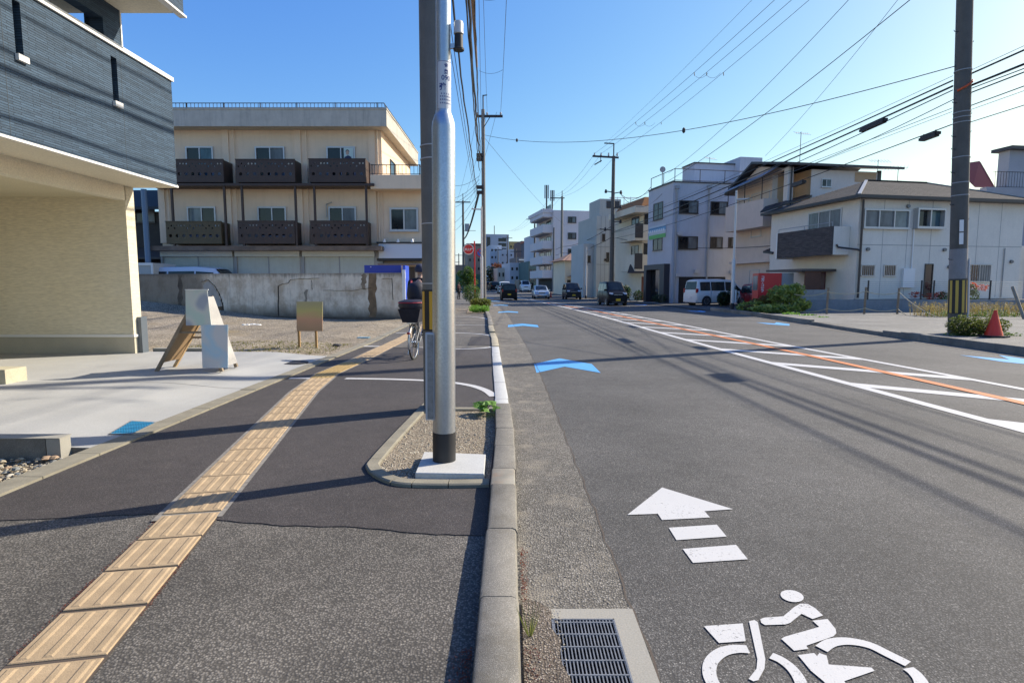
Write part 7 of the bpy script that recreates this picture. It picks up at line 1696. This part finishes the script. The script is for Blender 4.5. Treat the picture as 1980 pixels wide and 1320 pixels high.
bike.part('frame', MB().tube([(0, .40, .92), (0, .05, .42), (0, -.12, .32)], .02, 8).tube([(0, -.12, .32), (0, -.20, .80)], .018, 8).tube([(.05, -.55, wr), (.03, -.16, .62)], .01, 6).tube([(-.05, -.55, wr), (-.03, -.16, .62)], .01, 6).tube([(.05, -.55, wr), (.04, -.12, .32)], .01, 6).tube([(-.05, -.55, wr), (-.04, -.12, .32)], .01, 6).tube([(0, .41, 1.0), (.0, .44, .72)], .02, 8).tube([(.05, .44, .72), (.05, .55, wr)], .012, 6).tube([(-.05, .44, .72), (-.05, .55, wr)], .012, 6), fm, True)
bike.part('rear_fender', MB().tube([(0, -.55 + (wr + .035) * math.cos(a_), wr + (wr + .035) * math.sin(a_)) for a_ in [rad(20 + i * 16) for i in range(12)]], .024, 6), plain('fender_silver', (.5, .5, .52), .25, .8), True)
bike.part('handlebar', MB().tube([(-.28, .22, 1.04), (-.2, .36, 1.06), (0, .40, 1.03), (.2, .36, 1.06), (.28, .22, 1.04)], .012, 8), rimm, True)
bike.part('saddle', MB().lathe((0, -.24, .86), [(.02, -.04), (.10, -.02), (.11, .02), (.05, .04)], 14), M['blackr'], True)
bike.part('crank', MB().bar((-.09, -.12, .32), (-.09, -.02, .20), .02).bar((.09, -.12, .32), (.09, -.22, .44), .02), rimm)
for s_, yy_, zz_ in ((-.13, -.02, .19), (.13, -.22, .45)): bike.part('pedal', MB().box(s_ - .05, yy_ - .04, zz_ - .012, s_ + .05, yy_ + .04, zz_ + .012), M['blackr'])
bike.part('rear_rack', MB().box(-.08, -.75, .72, .08, -.32, .735).tube([(.06, -.55, wr), (.07, -.62, .72)], .006, 5).tube([(-.06, -.55, wr), (-.07, -.62, .72)], .006, 5), rimm)
bike.part('kickstand', MB().tube([(.09, -.55, wr), (.10, -.62, .10)], .008, 6).tube([(-.09, -.55, wr), (-.10, -.62, .10)], .008, 6), rimm)
bike.part('reflector', MB().box(-.03, -.93, .52, .03, -.915, .56), M['tl'])
bsk = bike.part('rear_basket', MB().add([(-.15, -.80, .74), (.15, -.80, .74), (.15, -.42, .74), (-.15, -.42, .74), (-.22, -.86, 1.0), (.22, -.86, 1.0), (.22, -.38, 1.0), (-.22, -.38, 1.0)], [(0, 1, 5, 4), (1, 2, 6, 5), (2, 3, 7, 6), (3, 0, 4, 7), (0, 3, 2, 1), (4, 5, 6, 7)]), mat('basket_cover_black', (.02, .02, .03), .8, .3, 8, 60))
bike.part('basket_lid', MB().lathe((0, -.62, 1.0), [(.24, 0), (.27, .05), (.26, .14), (.15, .18)], 18), plain('cover_navy', (.015, .015, .028), .6), True, parent=bsk); bike.part('red_trim', MB().tube([(.265 * math.cos(a_), -.62 + .265 * math.sin(a_), 1.12) for a_ in [i * 2 * PI / 20 for i in range(21)]], .012, 6, cap=False), plain('trim_red', (.35, .02, .04), .6), parent=bsk)
pose = {'pelvis': (0, -.22, .95), 'waist': (0, -.16, 1.12), 'chest': (0, -.06, 1.36), 'neck': (0, .0, 1.53), 'chin': (0, .04, 1.62), 'crown': (0, .03, 1.73)}
for S, sx_ in (('L', -1), ('R', 1)):
    up_ = S == 'R'
    pose.update({'hip' + S: (sx_ * .10, -.20, .92), 'knee' + S: (sx_ * .12, .12 if up_ else .03, .78 if up_ else .58), 'ankle' + S: (sx_ * .12, -.20 if up_ else -.06, .52 if up_ else .27), 'toe' + S: (sx_ * .12, -.08 if up_ else .08, .47 if up_ else .22),
                 'sho' + S: (sx_ * .18, -.03, 1.45), 'elb' + S: (sx_ * .24, .12, 1.22), 'wri' + S: (sx_ * .26, .24, 1.08), 'hand' + S: (sx_ * .26, .28, 1.06)})
pth, J = person('cyclist in black jacket and dark cap with a backpack riding away', bx_, by_, .04, -.10, pose, navy, trou, plain('cap_navy', (.03, .035, .07), .8), 1.04)
bp = Thing('backpack', 'black backpack with red straps on the cyclist back', 'backpack', (bx_, by_, .04), rot=-.10)
bp.part('pack', MB().lathe((0, -.26, 1.14), [(.13, -.06), (.19, .0), (.205, .12), (.19, .28), (.13, .36), (.03, .39)], 16), mat('pack_black', (.018, .018, .03), .7, .2, 10, 50), True)
for s_ in (-1, 1): bp.part('strap', MB().tube([(s_ * .12, -.26, 1.44), (s_ * .15, -.12, 1.55), (s_ * .16, .02, 1.50)], .02, 6), plain('strap_red', (.40, .05, .06), .6), True)
stand = {'pelvis': (0, 0, .92), 'waist': (0, 0, 1.08), 'chest': (0, 0, 1.32), 'neck': (0, 0, 1.48), 'chin': (0, .02, 1.56), 'crown': (0, .01, 1.66),
         'hipL': (-.09, 0, .88), 'kneeL': (-.10, .06, .48), 'ankleL': (-.10, -.02, .09), 'toeL': (-.11, .12, .04), 'hipR': (.09, 0, .88), 'kneeR': (.10, .02, .48), 'ankleR': (.10, -.08, .09), 'toeR': (.11, .06, .04),
         'shoL': (-.17, 0, 1.40), 'elbL': (-.21, .02, 1.15), 'wriL': (-.14, .20, 1.10), 'handL': (-.09, .26, 1.13), 'shoR': (.17, 0, 1.40), 'elbR': (.21, .02, 1.15), 'wriR': (.14, .2, 1.08), 'handR': (.08, .26, 1.12)}
p_ = P(887, 577, 58); person('pedestrian in dark red top and dark trousers on the left pavement', p_.x, 58, .05, -PI / 2 - .6, stand, mat('top_maroon', (.06, .02, .022), .9, .1, 5, 20), trou, M['black'])
p_ = P(1029, 566, 104); person('distant pedestrian in dark clothes at the right roadside before the lavender flats', p_.x, 104, gz(104), PI, stand, navy, trou, M['black'])

# ================================================================ PLANTS
def leaves(mb, c, rad3, n, sz, shell=.55, up=.3, jit=1):
    cx_, cy_, cz_ = c
    for _ in range(n):
        while True:
            v = Vector((R.uniform(-1, 1), R.uniform(-1, 1), R.uniform(-1, 1)))
            if v.length < 1: break
        l_ = v.length; v = v * ((shell + (1 - shell) * R.random()) / max(l_, .05)) if R.random() < .7 else v
        p_ = Vector((cx_ + v.x * rad3[0], cy_ + v.y * rad3[1], cz_ + v.z * rad3[2]))
        nrm = Vector((R.uniform(-1, 1), R.uniform(-1, 1), R.uniform(-.2, 1) + up)).normalized(); a_ = nrm.orthogonal().normalized(); b_ = nrm.cross(a_); t_ = R.uniform(0, 6.28)
        a2 = a_ * math.cos(t_) + b_ * math.sin(t_); b2 = nrm.cross(a2); s_ = sz * R.uniform(.6, 1.3)
        mb.add([p_ - a2 * s_, p_ + b2 * s_ * .42 - nrm * s_ * .1, p_ + a2 * s_, p_ - b2 * s_ * .42 - nrm * s_ * .1], [(0, 1, 2, 3)])
    return mb
Lg = leafmat('leaf_green', (.035, .075, .012), (.10, .17, .03)); Ly = leafmat('leaf_yellow_green', (.12, .17, .02), (.26, .28, .05)); Ld = leafmat('leaf_dark', (.012, .028, .010), (.035, .065, .018)); Lb = leafmat('leaf_bronze', (.09, .07, .025), (.17, .12, .04)); Ldry = leafmat('dry_weed', (.14, .09, .035), (.33, .25, .11)); twig = mat('twig_brown', (.13, .09, .055), .9, .1, 10, 60); Lr = leafmat('red_moss', (.11, .02, .015), (.24, .07, .045))
Lbr = leafmat('leaf_bright', (.08, .20, .015), (.20, .36, .06))
def shrub(name, label, cat, base, blobs, m, sz, stems=6, group=None):
    th = Thing(name, label, cat, base); mb = MB()
    for (dx, dy, dz_, rx_, ry_, rz_, n) in blobs: leaves(mb, (base[0] + dx, base[1] + dy, base[2] + dz_), (rx_, ry_, rz_), n, sz)
    th.part('foliage', mb, m); tb = MB()
    for k in range(stems):
        bl = blobs[k % len(blobs)]; tb.tube([(base[0] + bl[0] * .5 + R.uniform(-.1, .1), base[1] + bl[1] * .5, base[2] - .03), (base[0] + bl[0] + R.uniform(-.3, .3) * bl[3], base[1] + bl[1] + R.uniform(-.3, .3) * bl[4], base[2] + bl[2] + R.uniform(0, .5) * bl[5])], [.02, .008], 5)
    th.part('stem', tb, twig); return th
# by the big pole
shrub('clipped_shrub', 'low clipped shrub wrapped round the foot of the big striped pole', 'shrub', (12.55, 15.65, .14), [(-.2, -.1, .26, .42, .35, .30, 1500), (.5, -.05, .26, .6, .4, .25, 1900), (.15, .1, .22, .6, .35, .24, 1000)], leafmat('leaf_shrub', (.03, .05, .010), (.13, .15, .03)), .035)
leaves(mb := MB(), (12.9, 15.5, .16), (1.1, .25, .07), 600, .035); single('ground_weeds', mb, Lg, 'low leafy weeds along the kerb below the big pole and the traffic cone', 'weeds')['kind'] = 'stuff'
# traffic cone
q_ = G(1921, 649, .16); cn = Thing('traffic_cone', 'red traffic cone standing on the kerb strip beside the clipped shrub', 'traffic cone', (q_[0], q_[1], .14))
cn.part('cone', MB().lathe((q_[0], q_[1], .17), [(.20, 0), (.195, .03), (.045, .60), (.035, .66), (.035, .67)], 24), plain('cone_red', (.68, .035, .015), .45), True); cn.part('base', MB().box(q_[0] - .24, q_[1] - .24, .135, q_[0] + .24, q_[1] + .24, .172), M['blackr'])
for (u, Y, s_) in ((1040, 72, .7),):
    p_ = P(1065, 575, 66); c2 = Thing('traffic_cone', 'small distant red cone between the silver wagon and the dark minivan', 'traffic cone', (p_.x, 66, gz(66))); c2.part('cone', MB().lathe((p_.x, 66, gz(66)), [(.15, 0), (.03, .7)], 12), M['tl'], True); c2.part('base', MB().box(p_.x - .2, 65.8, gz(66), p_.x + .2, 66.2, gz(66) + .03), M['blackr'])
# big bush at the lamp
def br(u, v, Y, z=None): p_ = P(u, v, Y); return p_
B0 = (13.1, 29.0, .15)
bl = []
for (u, v, Y, rx_, rz_, n) in ((1512, 570, 29, .8, .52, 750), (1538, 562, 29.2, .5, .4, 320), (1475, 588, 29.5, .7, .32, 450), (1548, 588, 28.5, .5, .32, 350), (1445, 593, 30, .55, .28, 300), (1500, 597, 28.2, 1.4, .22, 600)):
    p_ = P(u, v, Y); bl.append((p_.x - B0[0], p_.y - B0[1], p_.z - B0[2], rx_, .5, rz_, n))
shrub('roadside_bush', 'large unruly green bush in the planting strip before the red vending machine', 'bush', B0, bl, leafmat('leaf_bush', (.06, .11, .02), (.38, .42, .12)), .12, 14)
pp = [P(u, v, Y) for u, v, Y in ((1462, 585, 29.6), (1480, 578, 29.2), (1450, 597, 29.4))]
mb = MB(); [leaves(mb, tuple(p_), (.35, .3, .25), 350, .06) for p_ in pp]; single('bronze_shrub', mb, Lb, 'bronze-tinged shrub at the left of the roadside bush', 'shrub')
mb = MB(); [leaves(mb, tuple(P(u, v, Y)), (.5, .3, .12), 350, .06) for u, v, Y in ((1440, 602, 30.5), (1465, 606, 28.8), (1560, 612, 26), (1530, 608, 27), (1590, 617, 24.5))]; single('strip_weeds', mb, Lbr, 'bright green low weeds along the front of the planting strip', 'weeds')['kind'] = 'stuff'
# dry weeds
def weeds(mb, x0, x1, y0, y1, n, h, z=.12, lean=.25, wd=.008):
    for _ in range(n):
        x, y = R.uniform(x0, x1), R.uniform(y0, y1); hh = h * R.uniform(.4, 1.1); lx, ly = R.uniform(-lean, lean) * hh, R.uniform(-lean, lean) * hh; a_ = R.uniform(0, 3.1); dx, dy = math.cos(a_) * wd, math.sin(a_) * wd
        mb.add([(x - dx, y - dy, z), (x + dx, y + dy, z), (x + lx * .5 + dx * .7, y + ly * .5 + dy * .7, z + hh * .6), (x + lx * .5 - dx * .7, y + ly * .5 - dy * .7, z + hh * .6), (x + lx, y + ly, z + hh)], [(0, 1, 2, 3), (3, 2, 4)])
        if R.random() < .6: leaves(mb, (x + lx * .8, y + ly * .8, z + hh * .85), (.07, .07, .1), 7, .03)
    return mb
single('dry_weeds', weeds(MB(), 18.3, 25.5, 24.9, 26.4, 1100, .62), Ldry, 'tall dry brown weeds before the low concrete wall right of the rope fence', 'weeds')['kind'] = 'stuff'
single('green_weeds', weeds(leaves(MB(), (22.5, 25.1, .17), (3.4, .6, .12), 500, .045), 18, 24, 24.4, 25.2, 260, .3), Lg, 'green and yellow weeds mixed in before the low concrete wall', 'weeds')['kind'] = 'stuff'
mb = MB()
for (u, v, Y) in ((1770, 569, 30.6), (1800, 573, 30.6), (1818, 570, 30.7), (1880, 552, 30.7), (1900, 556, 30.7)): leaves(mb, tuple(P(u, v, Y)), (.35, .2, .2), 120, .06)
single('red_flowers', mb, leafmat('flower_red', (.35, .03, .02), (.5, .08, .04)), 'patches of red flowers against the white house wall', 'flowers')['kind'] = 'stuff'
mb = MB(); [leaves(mb, tuple(P(u, v, Y)), (.4, .2, .35), 300, .06) for (u, v, Y) in ((1875, 560, 30.6), (1880, 572, 30.5), (1825, 575, 30.6))]; single('wall_shrub', mb, Lg, 'slender green shrub under the barred window of the white house', 'shrub')
# rope fence
rfx = [(1601, 556, 601), (1674, 555, 592), (1738, 557, 592)]; rth = Thing('rope_fence', 'rope fence of three old wooden stakes with two sagging ropes', 'fence', (P(1601, 600, 27.5).x, 27.5, .1)); tops = []
for (u, v0, v1) in rfx: a_ = P(u, v0, 27.2); rth.part('stake', MB().tube([(a_.x, 27.2, .0), (a_.x + .02, 27.2, a_.z)], .05, 8), mat('old_stake', (.26, .20, .14), .9, .2, 8, 50), True); tops.append(a_)
ropem = mat('old_rope', (.48, .42, .28), .9, .1, 30, 100)
end1, end2 = Vector((*G(1812, 614, .12), .14)), Vector((*G(1772, 612, .12), .14))
for dz_, en in ((-.2, end1), (-1.0, end2)):
    pts = [P(1536, 565, 28.5) + Vector((0, 0, dz_ + .1))] + [t_ + Vector((0, -.05, dz_)) for t_ in tops] + [en]
    for p_, q_ in zip(pts, pts[1:]): rth.part('rope', MB().tube(sagline(p_, q_, .12, 8), .018, 6), ropem, True)
a_ = P(1958, 555, 24); b_ = P(1982, 620, 23); single('leaning_post', MB().tube([(b_.x, b_.y, .05), (a_.x, a_.y, a_.z)], .06, 10), mat('leaning_wood', (.30, .25, .18), .9, .15, 6, 50), 'grey wooden post leaning at the right edge of the picture', 'post', smooth=True)
# left pavement hedges and tree
hx, hy = P(931, 582, 34).x, 34
shrub('left_hedge', 'rounded clipped shrub in the left kerb planting before the pale pole', 'shrub', (P(929, 580, 33).x, 33, .05), [(0, 0, .38, .62, .5, .30, 2400), (.25, .1, .5, .4, .4, .2, 600), (-.2, 0, .5, .4, .4, .2, 700)], leafmat('leaf_hedge', (.025, .045, .008), (.15, .17, .02)), .05, 8)
shrub('left_hedge', 'taller loose shrub behind the rounded clipped shrub on the left', 'shrub', (P(912, 575, 45).x, 45, .05), [(0, 0, .8, .8, .6, .75, 1500)], Lg, .07, 6)
p_ = P(927, 597, 30.2); mb = weeds(leaves(MB(), (p_.x, 30.2, .18), (.50, .45, .12), 500, .05), p_.x - .5, p_.x + .5, 29.8, 30.7, 400, .28); single('kerb_grass', mb, Lbr, 'bright green grass tuft in front of the rounded clipped shrub', 'grass')['kind'] = 'stuff'
struct('left_planter_soil', MB().ribbon(lambda y: KL(y) - 1.15, lambda y: KL(y) - .17, [29.3, 32, 36, 44, 50], .06), M['soil'])
tr_ = P(904, 570, 68); th = Thing('street_tree', 'small leafy street tree beside the pedestrian on the left pavement', 'tree', (tr_.x, 68, .1)); th.part('trunk', MB().tube([(tr_.x, 68, 0), (tr_.x + .05, 68, 1.2), (tr_.x - .05, 68, 2.4)], [.12, .09, .05], 8).tube([(tr_.x, 68, 1.4), (tr_.x - .6, 68, 2.6)], [.06, .02], 6).tube([(tr_.x, 68, 1.5), (tr_.x + .6, 68, 2.7)], [.06, .02], 6), twig, True)
mb = MB()
for (u, v, rr_, n) in ((896, 545, .75, 500), (906, 535, .8, 600), (914, 545, .7, 500), (905, 522, .6, 350), (893, 530, .6, 300), (913, 530, .5, 250)): leaves(mb, tuple(P(u, v, 68)), (rr_, rr_, rr_ * .8), n, .11)
th.part('crown', mb, Lg)
for (u, v, Y, r_, n, m_, lab) in ((948, 540, 135, 2.6, 900, Ld, 'dark green tree far down the left side of the street'), (961, 528, 145, 2.2, 700, leafmat('leaf_autumn', (.20, .05, .02), (.32, .12, .04)), 'reddish autumn tree far down the street')):
    p_ = P(u, v, Y); th = Thing('distant_tree', lab, 'tree', (p_.x, Y, gz(Y))); th.part('trunk', MB().tube([(p_.x, Y, gz(Y)), (p_.x, Y, p_.z)], .2, 6), twig); th.part('crown', leaves(MB(), tuple(p_), (r_, r_, r_ * 1.2), n, .35), m_)
p_ = P(1230, 565, 50.5); shrub('shop_plants', 'dark potted plants before the orange-roofed building', 'shrub', (p_.x, 51, .05), [(-.8, 0, .8, .5, .4, .7, 600), (.3, 0, .5, .5, .4, .5, 400)], Ld, .09, 6)
p_ = P(1275, 578, 46); shrub('shop_plants', 'small plants at the shop entrance of the blue-grey building', 'shrub', (p_.x, 45.9, .05), [(0, 0, .4, .7, .3, .35, 500)], Ld, .07, 5)
p_ = P(1400, 570, 38); shrub('parking_shrub', 'dark shrub between the white minivan and the lamp post', 'shrub', (p_.x - .2, 38.2, .05), [(.25, 0, .55, .45, .3, .5, 1300), (.85, 0, .8, .35, .3, .6, 800)], Ld, .07, 6)
# plant in the planter
def broad(label, x, y, z, r_, n, m_, h=.12):
    th = Thing('leafy_weed', label, 'plant', (x, y, z))
    for k in range(n):
        a_ = k * 2.4 + R.uniform(-.3, .3); f_ = R.uniform(.45, 1); tip = Vector((x + math.cos(a_) * r_ * f_, y + math.sin(a_) * r_ * f_, z + h * (1.35 - f_))); d_ = Vector((math.cos(a_), math.sin(a_), -.2)).normalized(); sd_ = Vector((-d_.y, d_.x, 0)); s_ = r_ * R.uniform(.30, .42)
        mb = MB(); up_ = Vector((0, 0, 1)); rim_ = []
        for q in range(10):
            t_ = q / 10 * 2 * PI; w_ = (1 + .16 * math.cos(5 * t_)); rim_.append(tip + d_ * s_ * math.cos(t_) * w_ + sd_ * s_ * math.sin(t_) * w_ + up_ * (.015 * math.cos(2 * t_) - .01))
        mb.add([tip + up_ * .012] + rim_, [(0, 1 + i, 1 + (i + 1) % 10) for i in range(10)]); th.part('leaf', mb, m_)
        th.part('stalk', MB().tube([(x, y, z), ((x + tip.x) / 2, (y + tip.y) / 2, z + h * .8), tuple(tip)], .0035, 5), Lg)
    return th
q_ = G(938, 800, .08); broad('bright green broad-leaved weed at the far corner of the pole planter', q_[0], q_[1] + .12, .07, .15, 17, Lbr, .14)
# tufts along the kerb
mb = MB(); x_, y_ = .075, 2.28
for k in range(22): a_ = R.uniform(0, 6.28); l_ = R.uniform(.07, .17); mb.add([(x_ - .0025, y_, .0), (x_ + .0025, y_, .0), (x_ + math.cos(a_) * l_ * .45, y_ + math.sin(a_) * l_ * .45 + .02, l_)], [(0, 1, 2)])
single('grass_tuft', mb, leafmat('grass_tuft_green', (.10, .16, .03), (.25, .25, .09)), 'thin grass tuft growing out of the gutter beside the drain grate', 'grass')
for (x0, x1, y0, y1, n, lab) in ((.05, .13, 1.42, 2.2, 1500, 'reddish-brown dried moss and litter along the kerb beside the drain grate'), (.045, .075, 2.5, 3.1, 350, 'thin line of red moss in the gutter along the kerb'), (-.21, -.155, 1.9, 2.15, 350, 'reddish moss in the shadow on the pavement side of the kerb')):
    mb = MB()
    for k in range(n): 
        yy_ = R.uniform(y0, y1); xx_ = x0 + (x1 - x0) * abs(R.gauss(0, .6)) if x0 > 0 else x1 - (x1 - x0) * abs(R.gauss(0, .6)); s_ = R.uniform(.002, .006)
        leaves(mb, (xx_, yy_, (.028 if y0 == 1.5 else .012) + (.03 if x0 < 0 else 0) + R.uniform(0, .014)), (.003, .003, .003), 1, s_ * 1.2)
    single('dry_moss', mb, Lr, lab, 'moss')['kind'] = 'stuff'
mb = MB()
for (x0, y0, ln, sd_) in ((-2.16, 3.0, .9, -1), (-2.08, 2.4, .6, -1), (-1.72, 2.7, .6, 1)):
    for k in range(220): yy_ = y0 + R.uniform(-.5, .5) * ln; xc_ = -1.40 - (yy_ - .1) * .1921 + sd_ * (.183 + abs(R.gauss(0, .008))); leaves(mb, (xc_, yy_, .038), (.002, .002, .002), 1, .004)
single('tile_edge_moss', mb, Lr, 'dark red moss along the edges of the nearest tactile tiles', 'moss')['kind'] = 'stuff'
mb = MB()
for k in range(800): x, y = R.uniform(-7.5, -3.95), R.uniform(11.7, 14.0); leaves(mb, (x, y, lot_z(x, y) + .02), (.03, .03, .015), 3, .02)
single('lot_grass', mb, leafmat('sparse_grass', (.10, .12, .03), (.27, .23, .09)), 'sparse yellow-green grass at the front edge of the gravel lot', 'grass')['kind'] = 'stuff'
# loose pebbles in gutter and on pavement
mb = MB()
for k in range(420): y = 1.2 + R.random() ** 2 * 9; x = R.uniform(.05, .5); pebble(mb, (x, y, .006), R.uniform(.002, .006))
struct('gutter_grit', mb, M['pebbles'])['kind'] = 'stuff'
